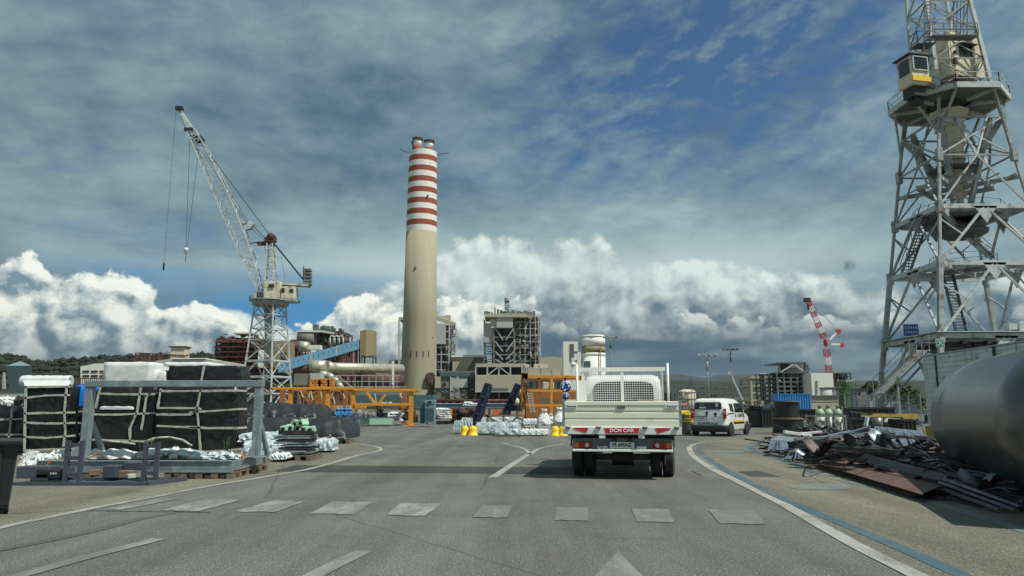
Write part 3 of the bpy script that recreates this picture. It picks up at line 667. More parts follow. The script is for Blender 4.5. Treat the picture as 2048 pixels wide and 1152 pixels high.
# ---------------------------------------------------------------- small van
vy = 34.3; vx = W(1441, 850, vy).x
van = thing('small_van', 'small white van with a yellow side stripe and dark rear windows driving away', 'van', (vx - .55, vy - .0, 0), R(-33))
VL = [(.22, .78, .06, 3.80), (.34, .83, .0, 3.90), (.60, .85, .0, 3.92), (.85, .855, .01, 3.84), (.98, .85, .02, 3.50), (1.05, .845, .03, 3.20), (1.25, .82, .05, 2.90), (1.50, .76, .09, 2.52), (1.62, .72, .13, 2.30), (1.69, .65, .22, 2.10), (1.72, .50, .42, 1.85)]
body = loft(MB(), VL, 8, 6).build('body', M_carwhite, van, local=True)
def rearq(pts, off=.006, t=.01): return MB().slab([(x, hw_at(VL, z, 2) - off, z) for x, z in pts], t)
wn = rearq([(-.66, 1.22), (-.02, 1.20), (.62, 1.22), (.60, 1.48), (.52, 1.54), (-.54, 1.54), (-.63, 1.48)]).build('rear_window', M_glass, body, local=True)
text('GiGi', (-.30, .055, 1.43), .10, M_signwhite, wn, name='sticker')
rearq([(-.42, 1.26), (-.10, 1.26), (-.10, 1.33), (-.42, 1.33)], .014, .004).build('sticker', M_palegrey, wn, local=True)
rearq([(.34, 1.34), (.46, 1.34), (.46, 1.50), (.34, 1.50)], .014, .004).build('sticker', M_palegrey, wn, local=True)
rearq([(-.012, .55), (.008, .55), (.008, 1.2), (-.012, 1.2)], .004, .004).build('door_seam', M_steel, body, local=True)
rearq([(-.11, .92), (-.03, .92), (-.02, 1.12), (-.11, 1.12)], .012).build('rear_handle', M_black, body, local=True)
lp = rearq([(-.62, .74), (-.10, .74), (-.10, .87), (-.62, .87)], .016).build('licence_plate', M_signwhite, body, local=True)
rearq([(-.64, .72), (-.06, .72), (-.06, .92), (-.64, .92)], .008).build('plate_recess', M_steel, body, local=True)
text('FX 093GD', (-.36, -.014, .805), .11, M_black, lp, bold=.002, sx=.85)
text('SCANFITALIA', (-.02, -.012, .575), .155, M_black, body, bold=.003, sx=1.0)
text('SCANFITAL', (.862, 2.25, .93), .24, M_black, body, rz=90, bold=.003, sx=.95)
lg = MB().box((.34, .0, 1.0), (.13, .012, .13), 0, ('Y', R(45))).bx(.25, .43, -.005, .005, .88, .905).build('emblem', M_black, body, local=True)
for sx in (-1, 1):
    tl = MB().box((sx * .755, .07, 1.02), (.12, .14, .46)).build('tail_light', M_redlens, body, local=True, bevel=.03, seg=2)
    MB().box((sx * .755, -.004, 1.10), (.10, .02, .10)).build('reverse_lens', M_clrlens, tl, local=True)
    MB().slab([(sx * (hw_at(VL, z) + .014), y, z) for y, z in ((.62, 1.16), (1.15, 1.10), (1.12, 1.46), (.66, 1.48))][::sx], .04).build('side_window', M_glass, body, local=True)
    MB().slab([(sx * (hw_at(VL, z) + .014), y, z) for y, z in ((1.30, 1.08), (2.72, 1.08), (2.42, 1.38), (2.1, 1.50), (1.36, 1.50))][::sx], .04).build('side_window', M_glass, body, local=True)
    MB().slab([(sx * (hw_at(VL, z) + .004), y, z) for y, z in ((1.0, .66), (2.85, .66), (2.85, .73), (1.0, .73))][::sx], .004).build('yellow_stripe', M_yellow, body, local=True)
    MB().slab([(sx * (hw_at(VL, z) + .006), y, z) for y, z in ((1.05, .55), (2.75, .55), (2.75, .64), (1.05, .64))][::sx], .006).build('side_moulding', M_black, body, local=True)
    MB().bx(*sorted((sx * .85, sx * .875)), .12, 1.1, 1.03, 1.055).build('slide_rail', M_black, body, local=True)
    MB().bx(*sorted((sx * .85, sx * .88)), 1.33, 1.42, .86, 1.0).build('handle', M_black, body, local=True, bevel=.01)
    MB().box((sx * .97, 2.68, 1.12), (.16, .10, .17)).build('wing_mirror', M_black, body, local=True, bevel=.02)
    MB().bx(*sorted((sx * .853, sx * .859)), 1.22, 1.235, .5, 1.5).build('door_seam', M_steel, body, local=True)
MB().slab([(-.72, 3.20, 1.04), (.72, 3.20, 1.04), (.66, 2.45, 1.53), (-.66, 2.45, 1.53)], .03).build('windscreen', M_glass, body, local=True)
loft(MB(), [(.20, .80, -.03, .55), (.30, .845, -.05, .5), (.46, .86, -.05, .45), (.50, .84, -.03, .42)], 6, 6).build('rear_bumper', M_black, van, local=True)
loft(MB(), [(.20, .80, 3.3, 3.92), (.32, .86, 3.4, 3.97), (.5, .87, 3.5, 3.97), (.56, .84, 3.6, 3.94)], 6, 6).build('front_bumper', M_black, van, local=True)
for x, s_ in ((-.78, -1), (.78, 1)):
    for y in (.62, 3.13):
        arch = MB(); q = [(x + s_ * .085, y + .36 * math.cos(t_ / 12 * math.pi), .30 + .36 * math.sin(t_ / 12 * math.pi)) for t_ in range(13)]
        arch.slab((q + [(x + s_ * .085, y - .36, .2), (x + s_ * .085, y + .36, .2)])[::s_], .004); arch.build('wheel_arch', M_black, body, local=True)
        wheel(van, x + s_ * .035, y, .295, .19, s_, M_steel)
MB().bar((0, 1.9, 1.70), (0, 1.75, 1.95), .012).build('aerial', M_black, van, local=True)
# ================================================================== cranes
def big_crane():
    zb, zt = 0.0, 28.8; Yc = 65.0; xc = 40.4
    th = thing('portal_crane', 'tall weathered white lattice dockside crane with octagonal deck towering behind the pipe', 'crane', (xc, Yc, 0))
    def corner(sx, sy, z):
        t = z / zt; return Vector((xc + sx * (6.25 * (1 - t) + 2.5 * t), Yc + sy * (5.2 * (1 - t) + 2.9 * t), z))
    cs = [(-1, -1), (1, -1), (1, 1), (-1, 1)]
    for sx, sy in cs:
        m = MB(); m.bar(corner(sx, sy, .8), corner(sx, sy, 13.2), .38, .38); m.bar(corner(sx, sy, 13.2), corner(sx, sy, zt), .22, .22)
        for z in (7.1, 13.3, 18.3, 23): c = corner(sx, sy, z); m.box(c, (.46, .46, 1.1))
        leg = m.build('leg', M_crane, th)
        b = MB(); p = corner(sx, sy, 0); b.box((p.x, p.y, .45), (1.2, 2.6, .5)).tube((p.x, p.y - .8, .32), (p.x, p.y - .8 + .01, .32), .3, n=12)
        for dy in (-.85, -.3, .3, .85): b.tube((p.x - .15, p.y + dy, .3), (p.x + .15, p.y + dy, .3), .28, n=12)
        b.build('bogie', M_dark, leg)
    lv = [.9, 7.1, 13.3, 18.3, 23.0, 26.6]; heavy = {1: .40, 2: .40, 3: .40, 4: .15, 5: .15, 0: .36}
    for k, z in enumerate(lv):
        m = MB()
        for i in range(4):
            a = corner(*cs[i], z); b = corner(*cs[(i + 1) % 4], z); m.bar(a, b, .2 if k < 4 else .15, heavy[k])
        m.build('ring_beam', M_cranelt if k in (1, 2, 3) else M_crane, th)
    for i in range(4):                                               # bracing, one part per face
        m = MB(); A, B_ = cs[i], cs[(i + 1) % 4]
        def mid(z): return (corner(*A, z) + corner(*B_, z)) / 2
        for z0, z1, kind in ((.9, 7.1, 'V'), (7.1, 13.3, 'V'), (13.3, 18.3, 'V'), (18.3, 23.0, 'A'), (23.0, 26.6, 'X')):
            w = .15 if z1 < 19 else .13
            if kind == 'V':
                for S_ in (A, B_):
                    p = corner(*S_, z0); q = mid(z1); m.bar(p, q, w * 1.15)
                m.slab([mid(z1) + (corner(*A, z1) - corner(*B_, z1)).normalized() * 1.0, mid(z1) - (corner(*A, z1) - corner(*B_, z1)).normalized() * 1.0, mid(z1) + Vector((0, 0, -1.5))], .1)
            elif kind == 'A':
                for S_ in (A, B_): m.bar(corner(*S_, z0), mid(z1), w)
            else:
                m.bar(corner(*A, z0), corner(*B_, z1), w); m.bar(corner(*B_, z0), corner(*A, z1), w)
        for S_, O_ in ((A, B_), (B_, A)):                              # secondary lattice struts
            for z0, z1 in ((7.1, 13.3), (13.3, 18.3)):
                p = corner(*S_, (z0 + z1) / 2 + 1.4); q = lerp(corner(*S_, z0), (corner(*A, z1) + corner(*B_, z1)) / 2, .5); m.bar(p, q, .11)
        m.bar(mid(23), mid(26.6) + (corner(*A, 26) - mid(26)) * .5, .16); m.bar(mid(23), mid(26.6) + (corner(*B_, 26) - mid(26)) * .5, .16)
        m.build('face_bracing', M_cranelt if i == 0 else M_crane, th)  # paler paint on the front face puts its sunlit look into the colour
    # internal horizontal bracing, floors and slewing column
    for z in (13.3, 18.3, 21.0):
        m = MB()
        for i in range(4): m.bar((corner(*cs[i], z) + corner(*cs[(i + 1) % 4], z)) / 2, (corner(*cs[(i + 1) % 4], z) + corner(*cs[(i + 2) % 4], z)) / 2, .22, .4)
        m.bar(corner(-1, -1, z), corner(1, 1, z), .2, .35); m.bar(corner(1, -1, z), corner(-1, 1, z), .2, .35)
        for k in range(-2, 3): m.bar((xc + k * 1.5, Yc - 3.8, z + .2), (xc + k * 1.5, Yc + 3.8, z + .2), .10)
        m.build('internal_bracing', M_crane, th)
    for z, r in ((13.5, 2.6), (18.0, 3.6), (22.6, 2.2)):
        m = MB(); m.lathe([(r * .45, 0), (r, 0), (r, .12), (r * .45, .12), (r * .45, 0)], (xc, Yc, z), 12, sm=False)
        ring = [Vector((xc + r * math.cos(t * math.pi / 6), Yc + r * math.sin(t * math.pi / 6), z + .12)) for t in range(13)]
        railing(m, ring, 1.0, .035, 2.0); m.build('gallery', M_far, th)
    m = MB(); m.lathe([(.35, 18.2), (.5, 18.25), (.55, 20.0), (1.15, 26.8), (1.7, 28.2)], (xc, Yc, 0), 8, sm=False)
    for k in range(6): z = 19 + k * 1.5; m.lathe([(.55 + (z - 19) * .09, z), (.68 + (z - 19) * .09, z + .05), (.6 + (z - 19) * .09, z + .2)], (xc, Yc, 0), 8, sm=False)
    m.build('slewing_column', M_cream, th)
    m = MB(); m.lathe([(.5, 16.2), (1.5, 16.4), (2.0, 16.7), (2.1, 17.0)], (xc + .2, Yc, 0), 16); m.build('lower_bearing', M_far, th)
    m = MB()
    for i in range(4): c = corner(*cs[i], 18.3); m.bar(Vector((xc, Yc, 17)), c, .35, .5); m.bar(Vector((xc, Yc, 20.5)), corner(*cs[i], 26.6), .3, .45)
    for a in range(4): t = R(45 + 90 * a); m.bar((xc + .8 * math.cos(t), Yc + .8 * math.sin(t), 18.5), (xc + 3.2 * math.cos(t), Yc + 3.2 * math.sin(t), 27), .34, .5)
    m.build('column_strut', M_crane, th)
    # stairs: two flights and ladders
    def stairs(p, q, w=.8):
        m = MB(); p = Vector(p); q = Vector(q); n = int((q - p).length / .3); d = (q - p); s_ = Vector((-d.y, d.x, 0)).normalized() if abs(d.x) + abs(d.y) > .1 else Vector((1, 0, 0))
        for e in (-1, 1):
            m.bar(p + s_ * w / 2 * e, q + s_ * w / 2 * e, .07, .25); m.bar(p + s_ * w / 2 * e + Vector((0, 0, 1)), q + s_ * w / 2 * e + Vector((0, 0, 1)), .05)
            for k in range(0, n + 1, 5): c = lerp(p, q, k / n) + s_ * w / 2 * e; m.bar(c, c + Vector((0, 0, 1)), .04)
        for k in range(n): m.box(lerp(p, q, (k + .5) / n), (w if abs(s_.x) > .5 else .28, w if abs(s_.y) > .5 else .28, .06))
        return m
    stairs((xc - 1.6, Yc - 1.4, 7.4), (xc - .8, Yc + 1.2, 13.3)).build('stairs', M_steel, th)
    stairs((xc - 4.2, Yc + 2.0, 13.4), (xc - 3.6, Yc - 1.2, 18.2)).build('stairs', M_steel, th)
    stairs((xc + 1.2, Yc - 2.0, 14.2), (xc - .2, Yc + 1.0, 18.2)).build('stairs', M_cranelt, th)
    # platform on the first beam
    m = MB().bx(xc - 5.8, xc + 5.8, Yc - 5.0, Yc + 4.8, 7.38, 7.44)
    railing(m, [(xc + .2, Yc - 4.9, 7.44), (xc + 5.6, Yc - 4.9, 7.44)], 1.1, .05, 1.4); railing(m, [(xc - 1.0, Yc - 1.5, 7.44), (xc - .4, Yc - 3.0, 7.44)], 1.0, .04)
    for k, x in enumerate((xc + .9, xc + 1.7, xc + 2.4)): m.box((x, Yc - 4.0, 7.9), (.6, .8, .5 + .35 * (k % 2)))
    m.build('machinery_platform', M_cranelt, th)
    m = MB()
    for x in (-3.5, -1.5, 1.0, 3.2): m.box((xc + x, Yc - 1, 6.4), (1.8, 6.5, .5)); m.bar((xc + x, Yc - 4.8, 6.6), (xc + x + 1.5, Yc + 2, 6.2), .3)
    m.box((xc + .5, Yc - 2.5, 5.9), (4.5, 3.0, .35)); m.build('drive_gear', M_dark, th)
    for sgn, (px_, py_, Y_) in ((0, (1822, 660, 66.5)),):
        p = W(px_, py_, Y_); m = MB().box(p, (1.3, .08, 1.05)); bb = m.build('notice_board', M_signblue, th)
        k = MB()
        for i in range(2):
            for j in range(5): k.box(p + Vector((-.48 + j * .24, -.05, .22 - i * .42)), (.13, .02, .22))
        k.build('lettering', M_palegrey, bb)
        MB().bar(p + Vector((-.6, .1, .5)), p + Vector((-.6, .1, -2)), .06).bar(p + Vector((.6, .1, .5)), p + Vector((.6, .1, -2)), .06).build('board_support', M_crane, bb)
    p = W(1880, 686, 59.6); s_ = MB().box(p, (.66, .05, .66)).build('safety_sign', M_signwhite, th)
    g = MB().box(p + Vector((0, -.035, 0)), (.58, .02, .58)).build('green_panel', M_green, s_)
    k = MB()
    for dx, dz in ((-.17, .17), (.17, .17), (-.17, -.17), (.17, -.17)): k.box(p + Vector((dx, -.05, dz)), (.15, .01, .05), 0, ('Y', R(45 if dx * dz > 0 else -45)))
    for dx in (-.06, .06): k.box(p + Vector((dx, -.05, -.02)), (.05, .01, .15)); k.box(p + Vector((dx, -.05, .09)), (.06, .01, .06))
    k.build('symbol', M_signwhite, g)
    # deck
    zd = 28.9; m = MB(); ro, ri = 4.9, 1.9
    oct_ = lambda r, z, o=0: [Vector((xc + r * math.cos(R(22.5 + 45 * i)), Yc + r * math.sin(R(22.5 + 45 * i)), z)) for i in range(8)]
    A, B_ = oct_(ro, zd), oct_(ri, zd); A2, B2 = oct_(ro, zd + .12), oct_(ri, zd + .12)
    for i in range(8):
        j = (i + 1) % 8; m.add([A[i], A[j], B_[j], B_[i], A2[i], A2[j], B2[j], B2[i]], [(0, 1, 2, 3), (4, 7, 6, 5), (0, 4, 5, 1), (2, 6, 7, 3)])
    deck = m.build('deck', M_far, th)
    m = MB()
    for i in range(8): j = (i + 1) % 8; m.bar(A[i] + Vector((0, 0, .05)), A[j] + Vector((0, 0, .05)), .16, .5)
    for i in range(8): m.bar(A[i], B_[i], .18, .55)
    m.build('deck_fascia', M_cranelt, deck)
    m = MB(); railing(m, A2 + [A2[0]], 1.1, .06, 1.7); m.build('railing', M_cranelt, deck)
    m = MB()
    for i in range(8):
        j = (i + 1) % 8; c = oct_(3.9, zd + .13); m.bar(c[i] + Vector((0, 0, .45)), c[j] + Vector((0, 0, .45)), .15, .3); m.bar(c[i], c[i] + Vector((0, 0, .5)), .12)
    m.lathe([(2.9, zd + .2), (3.0, zd + .9), (2.6, zd + 1.0)], (xc, Yc, 0), 20); m.build('slewing_ring', M_dark, deck)
    for i in range(8):
        if i % 2 == 0:
            pass
    for i in range(4):
        for o in (22.5, -22.5):
            t = R(45 + 90 * i + o) ; ci = corner(*[(1, 1), (-1, 1), (-1, -1), (1, -1)][i], 25.0); MB().bar(ci, (xc + 4.4 * math.cos(t), Yc + 4.4 * math.sin(t), zd - .2), .18).build('deck_bracket', M_crane, th)
    # upper works: machinery house, cab, mast
    P = lambda px_, py_, Y_: W(px_, py_, Y_)
    rz = R(12); hx = P(1923, 118, 63.0)
    hs = MB().box((hx.x, hx.y + 2, hx.z + .2), (3.7, 4.2, 3.8), rz).box((hx.x + .1, hx.y + 2, hx.z + 2.4), (3.0, 3.2, .8), rz); house = hs.build('machinery_house', M_cream, th, bevel=.06)
    mm = Matrix.Rotation(rz, 3, 'Z'); fp = Vector((hx.x, hx.y + 2, hx.z + .2)) + mm @ Vector((-.25, -2.12, 0))
    MB().box(fp + Vector((0, .0, .0)), (2.7, .06, 2.9), rz).build('front_panel', M_cream, house)
    w = MB().box(fp + mm @ Vector((.15, -.06, .45)), (1.35, .06, .95), rz).build('window', M_glass, house)
    f = MB()
    for z in (-.03, .92): f.box(fp + mm @ Vector((.15, -.09, z)), (1.45, .06, .07), rz)
    f.box(fp + mm @ Vector((.15, -.09, .45)), (.05, .05, .95), rz).box(fp + mm @ Vector((.15, -.09, .45)), (1.35, .05, .05), rz); f.build('frame', M_dark, w)
    MB().box(fp + mm @ Vector((.25, -.25, 1.05)), (1.8, .5, .06), rz).build('canopy', M_dark, house)
    MB().lathe([(.001, 0), (.13, .05), (.14, .2), (.06, .3)], fp + mm @ Vector((-1.1, -.15, .1)), 12).box(fp + mm @ Vector((-1.1, -.1, -.6)), (.3, .2, .6), rz).build('lamp', M_dark, house)
    c = P(1826, 148, 60.2); cb = MB().box(c, (1.75, 1.7, 2.6), rz).build('operator_cab', M_cream, th, bevel=.05)
    MB().box(c + Vector((0, 0, 1.37)), (2.15, 2.0, .12), rz).build('cab_roof', M_dark, cb); MB().box(c + Vector((.1, .1, -1.75)), (1.35, 1.3, .88), rz).box(c + Vector((.2, .2, -2.45)), (.9, .9, .5), rz).build('cab_underside', M_dark, cb)
    cf = c + mm @ Vector((0, -.88, 0))
    MB().box(cf + Vector((0, 0, .55)), (1.3, .05, 1.1), rz).box(cf + mm @ Vector((-.87, .85, .4)), (.05, 1.2, 1.4), rz).build('glazing', M_glass, cb)
    f = MB()
    for dx in (-.7, .7): f.box(cf + mm @ Vector((dx, -.04, .55)), (.10, .08, 1.3), rz)
    for dz in (-.05, 1.15): f.box(cf + mm @ Vector((0, -.04, dz)), (1.45, .08, .09), rz)
    f.build('window_frame', M_cranelt, cb)
    MB().box(cf + mm @ Vector((0, -.06, -.85)), (1.78, .08, .42), rz).build('yellow_band', M_yellow, cb)
    m = MB()
    m.bar(c + Vector((1.0, 0, -.9)), P(1870, 175, 62), .25, .4); m.bar(c + Vector((1.0, 0, .9)), P(1862, 110, 62), .2, .3); m.build('cab_bracket', M_dark, cb)
    m = MB(); z0 = zd + .6; top = zd + 18
    def mc(sx, sy, t): return Vector((xc + .1 - .9 * t + sx * (2.4 - .8 * t), Yc - .6 + sy * (2.0 - .8 * t), z0 + (top - z0) * t))
    for sx, sy in cs: m.bar(mc(sx, sy, 0), mc(sx, sy, 1), .30 if sy < 0 else .26)
    m.build('mast_leg', M_cranelt, th)
    m = MB(); n = 6
    for i in range(n):
        for k in range(4):
            a, b = cs[k], cs[(k + 1) % 4]
            m.bar(mc(*a, i / n), mc(*b, i / n), .11); m.bar(mc(*a, i / n), mc(*b, (i + 1) / n), .10); m.bar(mc(*b, i / n), mc(*a, (i + 1) / n), .08)
    m.build('mast_bracing', M_crane, th)
    m = MB(); a = P(1852, 160, 61); b = P(1858, -120, 61); n = 40
    for e in (-.25, .25): m.bar(a + Vector((e, 0, 0)), b + Vector((e, 0, 0)), .07)
    for k in range(n): q = lerp(a, b, k / n); m.bar(q + Vector((-.25, 0, 0)), q + Vector((.25, 0, 0)), .05)
    for k in range(8):
        q = lerp(a, b, k / 8); pts = [q + Vector((.45 * math.cos(t), -.45 + .45 * math.sin(t), 0)) for t in (2.6, 3.4, 4.2, 5.0, 5.8, 6.6)]
        for s1, s2 in zip(pts, pts[1:]): m.bar(s1, s2, .05)
    m.build('caged_ladder', M_steel, th)
    m = MB().box(P(1846, 92, 61.5), (1.6, 1.2, .1)); q = P(1846, 92, 61.5); railing(m, [q + Vector((-.8, -.6, 0)), q + Vector((.8, -.6, 0))], 1.1, .05, .8); railing(m, [q + Vector((-.8, .6, 0)), q + Vector((-.8, -.6, 0))], 1.1, .05, .8)
    q = P(1905, 75, 61); m.box(q, (4.0, 1.0, .1)); railing(m, [q + Vector((-2, -.5, 0)), q + Vector((2, -.5, 0))], 1.1, .05, 1); m.build('mast_platform', M_steel, th)
    m = MB()
    for x in (1906, 1913, 1920, 1927, 1934): m.bar(P(x, 150, 63.5), P(x + 2, -140, 63.5), .05)
    m.build('hoist_rope', M_rope, th)
    # access gangway stair leading down beside the leg
    m = MB(); p = W(1748, 796, 64); q = W(1846, 700, 56); d = q - p; s_ = Vector((-d.y, d.x, 0)).normalized()
    for e in (-.5, .5):
        m.bar(p + s_ * e, q + s_ * e, .07, .18); m.bar(p + s_ * e + Vector((0, 0, 1.1)), q + s_ * e + Vector((0, 0, 1.1)), .04); m.bar(p + s_ * e + Vector((0, 0, .6)), q + s_ * e + Vector((0, 0, .6)), .03)
        for k in range(9): c = lerp(p, q, k / 8) + s_ * e; m.bar(c, c + Vector((0, 0, 1.1)), .035)
    for k in range(18): c = lerp(p, q, (k + .5) / 18); m.bar(c - s_ * .5, c + s_ * .5, .06, .2)
    m.bar(q, (q.x, q.y, 0), .14); m.bar(lerp(p, q, .5), (lerp(p, q, .5).x, lerp(p, q, .5).y, 0), .12)
    m.build('access_stair', M_crane, th)
big_crane()
# ---------------------------------------------------------------- luffing crane far on the yard's other side
def luffing_crane():
    Y = 180.0; b = W(533, 800, Y); zt = ZY(603, Y)
    th = thing('tower_crane', 'pale luffing lattice crane with raised jib and rusty machinery house left of the striped chimney', 'crane', (b.x, Y, 0))
    rot = R(-17); mt = Matrix.Rotation(rot, 3, 'Z'); ctr = Vector((b.x, Y, 0))
    tx = W(541, 605, Y).x - b.x
    def cn(sx, sy, z):
        t = min(z / zt, 1); h = 4.5 * (1 - t) ** 1.0 + 2.55 * t
        return ctr + Vector((tx * t, 0, z)) + mt @ Vector((sx * h, sy * h, 0))
    cs = [(-1, -1), (1, -1), (1, 1), (-1, 1)]
    for s_ in cs: MB().bar(cn(*s_, 0), cn(*s_, zt), .33).box(cn(*s_, .35), (1.2, 1.2, .7)).build('leg', M_cranelt, th)
    lv = [0.8, 4.6, 8.6, 12.4, 17.5, 20.2, 23.6, zt - .6]
    for k, z in enumerate(lv):
        m = MB()
        for i in range(4): m.bar(cn(*cs[i], z), cn(*cs[(i + 1) % 4], z), .24, .38 if k in (2, 3) else .22)
        m.build('ring_beam', M_cranelt, th)
    for i in range(4):
        m = MB(); A, B_ = cs[i], cs[(i + 1) % 4]
        for k in range(len(lv) - 1):
            z0, z1 = lv[k], lv[k + 1]; mid = (cn(*A, z1) + cn(*B_, z1)) / 2
            if k in (1, 3, 5): m.bar(cn(*A, z0), cn(*B_, z1), .16); m.bar(cn(*B_, z0), cn(*A, z1), .16)
            else: m.bar(cn(*A, z0), mid, .18); m.bar(cn(*B_, z0), mid, .18)
        m.build('face_bracing', M_cranelt, th)
    m = MB(); c0 = ctr + Vector((tx * .5, 0, 15)); m.lathe([(.5, 14.5), (.8, 15.2), (1.6, zt)], ctr + Vector((tx, 0, 0)), 10)
    for k in range(4): t = R(45 + 90 * k); m.bar(ctr + Vector((tx, 0, 15.2)), cn(*cs[k], 17.5), .3); m.bar(ctr + Vector((tx + 1.2 * math.cos(t), 1.2 * math.sin(t), 20)), cn(*cs[k], zt - .6), .22)
    m.lathe([(1.0, 17.0), (2.2, 17.1), (2.2, 17.4)], ctr + Vector((tx, 0, 0)), 12); m.build('slewing_column', M_crane, th)
    dc = ctr + Vector((tx, 0, 0)); m = MB(); m.lathe([(2.0, zt), (5.1, zt), (5.1, zt + .28), (2.0, zt + .28)], dc, 20, sm=False)
    railing(m, [dc + Vector((5.0 * math.cos(R(18 * k)), 5.0 * math.sin(R(18 * k)), zt + .28)) for k in range(21)], .9, .06, 1.6)
    m.lathe([(3.4, zt - 1.1), (4.4, zt - 1.0), (4.5, zt - .1)], dc, 12, sm=False); m.build('deck', M_crane, th)
    hz = zt + .4
    def H(x0, x1, y0, y1, D=4.0, dy=-2.0): return MB().fb(x0, x1, y0, y1, Y + dy, D)
    h = H(527, 561, 563, 596).build('machinery_house', M_cream, th, bevel=.1)
    h2 = H(562, 589, 573, 597, 3.4, -2.2).build('electrics_house', M_cream, th, bevel=.1)
    for hh, a in ((h, (537, 548, 568, 575)), (h2, (579, 586, 578, 585)), (h2, (563, 569, 576, 585))): MB().fb(*a, Y - 2.28, .15).build('window', M_dark, hh)
    H(504, 526, 584, 600, 4, -2).build('winch', M_dark, th, bevel=.2)
    H(505, 512, 585, 596, .5, -2.4).build('winch_cover', M_palegrey, th)
    H(508, 590, 597, 602, 4.6, -2.3).build('slewing_frame', M_crane, th)
    # A frame tower
    lattice(m := MB(), W(541, 575, Y), W(541, 486, Y), (2.4, 2.0)[0], 1.3, 7, .26, .13); m.build('gantry_mast', M_cranelt, th)
    m = MB().box(W(541, 480, Y), (2.6, 1.8, 1.2)).box(W(530, 487, Y), (3.6, 1.0, .9)).lathe([(.001, -1), (.9, -1), (.9, 1), (.001, 1)], W(543, 474, Y), 14, 'Y'); m.build('mast_head', M_brown, th)
    # counter jib
    m = MB(); a, c = W(556, 568, Y), W(619, 572, Y)
    for dy in (-1.2, 1.2): m.bar(a + Vector((0, dy, 0)), c + Vector((0, dy, 0)), .25, .55)
    m.box((a + c) / 2 + Vector((0, 0, .3)), ((c - a).x, 2.4, .08)); railing(m, [a + Vector((0, -1.2, .3)), c + Vector((0, -1.2, .3))], .8, .05, 1.6); m.build('counter_jib', M_cranelt, th)
    m = MB()
    for k in range(5): m.fb(607, 620, 537 + k * 7, 541.5 + k * 7, Y - 1, 2)
    m.bar(W(607, 533, Y), W(607, 570, Y), .25); m.build('counterweight', M_far, th)
    m = MB(); a, c = W(549, 488, Y), W(609, 562, Y)
    for dy in (-.7, .7): m.bar(a + Vector((0, dy, 0)), c + Vector((0, dy, 0)), .22)
    for k in range(0, 9): m.bar(lerp(a, c, k / 8) + Vector((0, -.7, 0)), lerp(a, c, k / 8) + Vector((0, .7, 0)), .16)
    m.bar(W(546, 514, Y), W(563, 514, Y), .08); m.bar(W(563, 514, Y), W(571, 566, Y), .06); m.build('backstay', M_dark, th)
    # jib
    pts = [(522, 584, .9), (508, 545, 2.0), (487, 490, 3.1), (457, 415, 3.3), (425, 345, 3.0), (398, 288, 2.4), (383, 262, 1.9)]
    P3 = [(W(x, y, Y - .5), w) for x, y, w in pts]; n = 22
    def at(t):
        s_ = t * (len(P3) - 1); k = min(int(s_), len(P3) - 2); f = s_ - k; return P3[k][0] * (1 - f) + P3[k + 1][0] * f, P3[k][1] * (1 - f) + P3[k + 1][1] * f
    d = (P3[-1][0] - P3[0][0]).normalized(); a_ = Vector((0, 1, 0)); b_ = d.cross(a_)
    rows = []
    for i in range(n + 1):
        c, w = at(i / n); rows.append([c + a_ * (w * .5 * sy) + b_ * (w * .5 * sx) for sx, sy in cs])
    m = MB(); l = MB()
    for i in range(n):
        for k in range(4):
            k2 = (k + 1) % 4; m.bar(rows[i][k], rows[i + 1][k], .20); l.bar(rows[i][k], rows[i][k2], .10); l.bar(rows[i][k] if i % 2 else rows[i][k2], rows[i + 1][k2] if i % 2 else rows[i + 1][k], .12)
    jib = m.build('jib', M_cranelt, th); l.build('lacing', M_cranelt, jib)
    m = MB(); a, c = W(384, 264, Y), W(358, 218, Y)
    m.bar(a + b_ * .8, c + b_ * .25, .28); m.bar(a - b_ * .8, c - b_ * .25, .28)
    for k in range(5): m.bar(lerp(a + b_ * .8, c + b_ * .25, k / 4), lerp(a - b_ * .8, c - b_ * .25, (k + .5) / 4.5), .14)
    m.slab([lerp(a, c, .15) + b_ * .6, lerp(a, c, .75) + b_ * .3, lerp(a, c, .75) - b_ * .3, lerp(a, c, .15) - b_ * .6], .5); m.build('jib_tip', M_cranelt, jib)
    m = MB().box(W(359, 217, Y), (1.7, 1.4, .9)).box(W(379, 260, Y), (2.2, 1.5, .8)).box(W(400, 281, Y), (1.8, 1.6, 1.0)).box(W(393, 274, Y), (2.6, 1.8, .4)); m.build('sheave_block', M_dark, jib)
    m = MB()
    for y in (449, 461, 487): p = W(484 + (y - 449) * .4, y, Y); m.bar(p, p + Vector((1.9, 0, .3)), .22)
    m.build('buffer_strut', M_dark, jib)
    m = MB(); m.bar(W(541, 472, Y), W(404, 288, Y), .16); m.bar(W(538, 484, Y), W(501, 447, Y), .16); m.bar(W(534, 485, Y), W(497, 452, Y), .12); m.bar(W(496, 443, Y), W(408, 300, Y), .10); m.bar(W(494, 447, Y), W(406, 306, Y), .10)
    m.bar(W(530, 490, Y), W(534, 560, Y), .08); m.build('pendant', M_rope, th)
    MB().box(W(501, 450, Y), (1.4, 1.0, 1.5), 0, ('Y', R(40))).build('pulley_block', M_cranelt, th)
    m = MB()
    for a, c, r in (((380, 268), (371.5, 497), .075), ((397, 300), (374, 497), .075), ((372, 503), (371, 523), .09), ((352, 222), (328, 524), .05)): m.bar(W(*a, Y), W(*c, Y), r)
    m.build('hoist_rope', M_rope, th)
    MB().lathe([(.001, -1.0), (.3, -.8), (.62, 0), (.6, .45), (.2, .6), (.001, .62)], W(372, 500, Y), 10).build('hook_block', M_sheet, th)
    MB().lathe([(.001, -1.0), (.22, -.8), (.25, .9), (.05, 1.1)], W(327.5, 533, Y), 8).build('hook', M_dark, th)
luffing_crane()
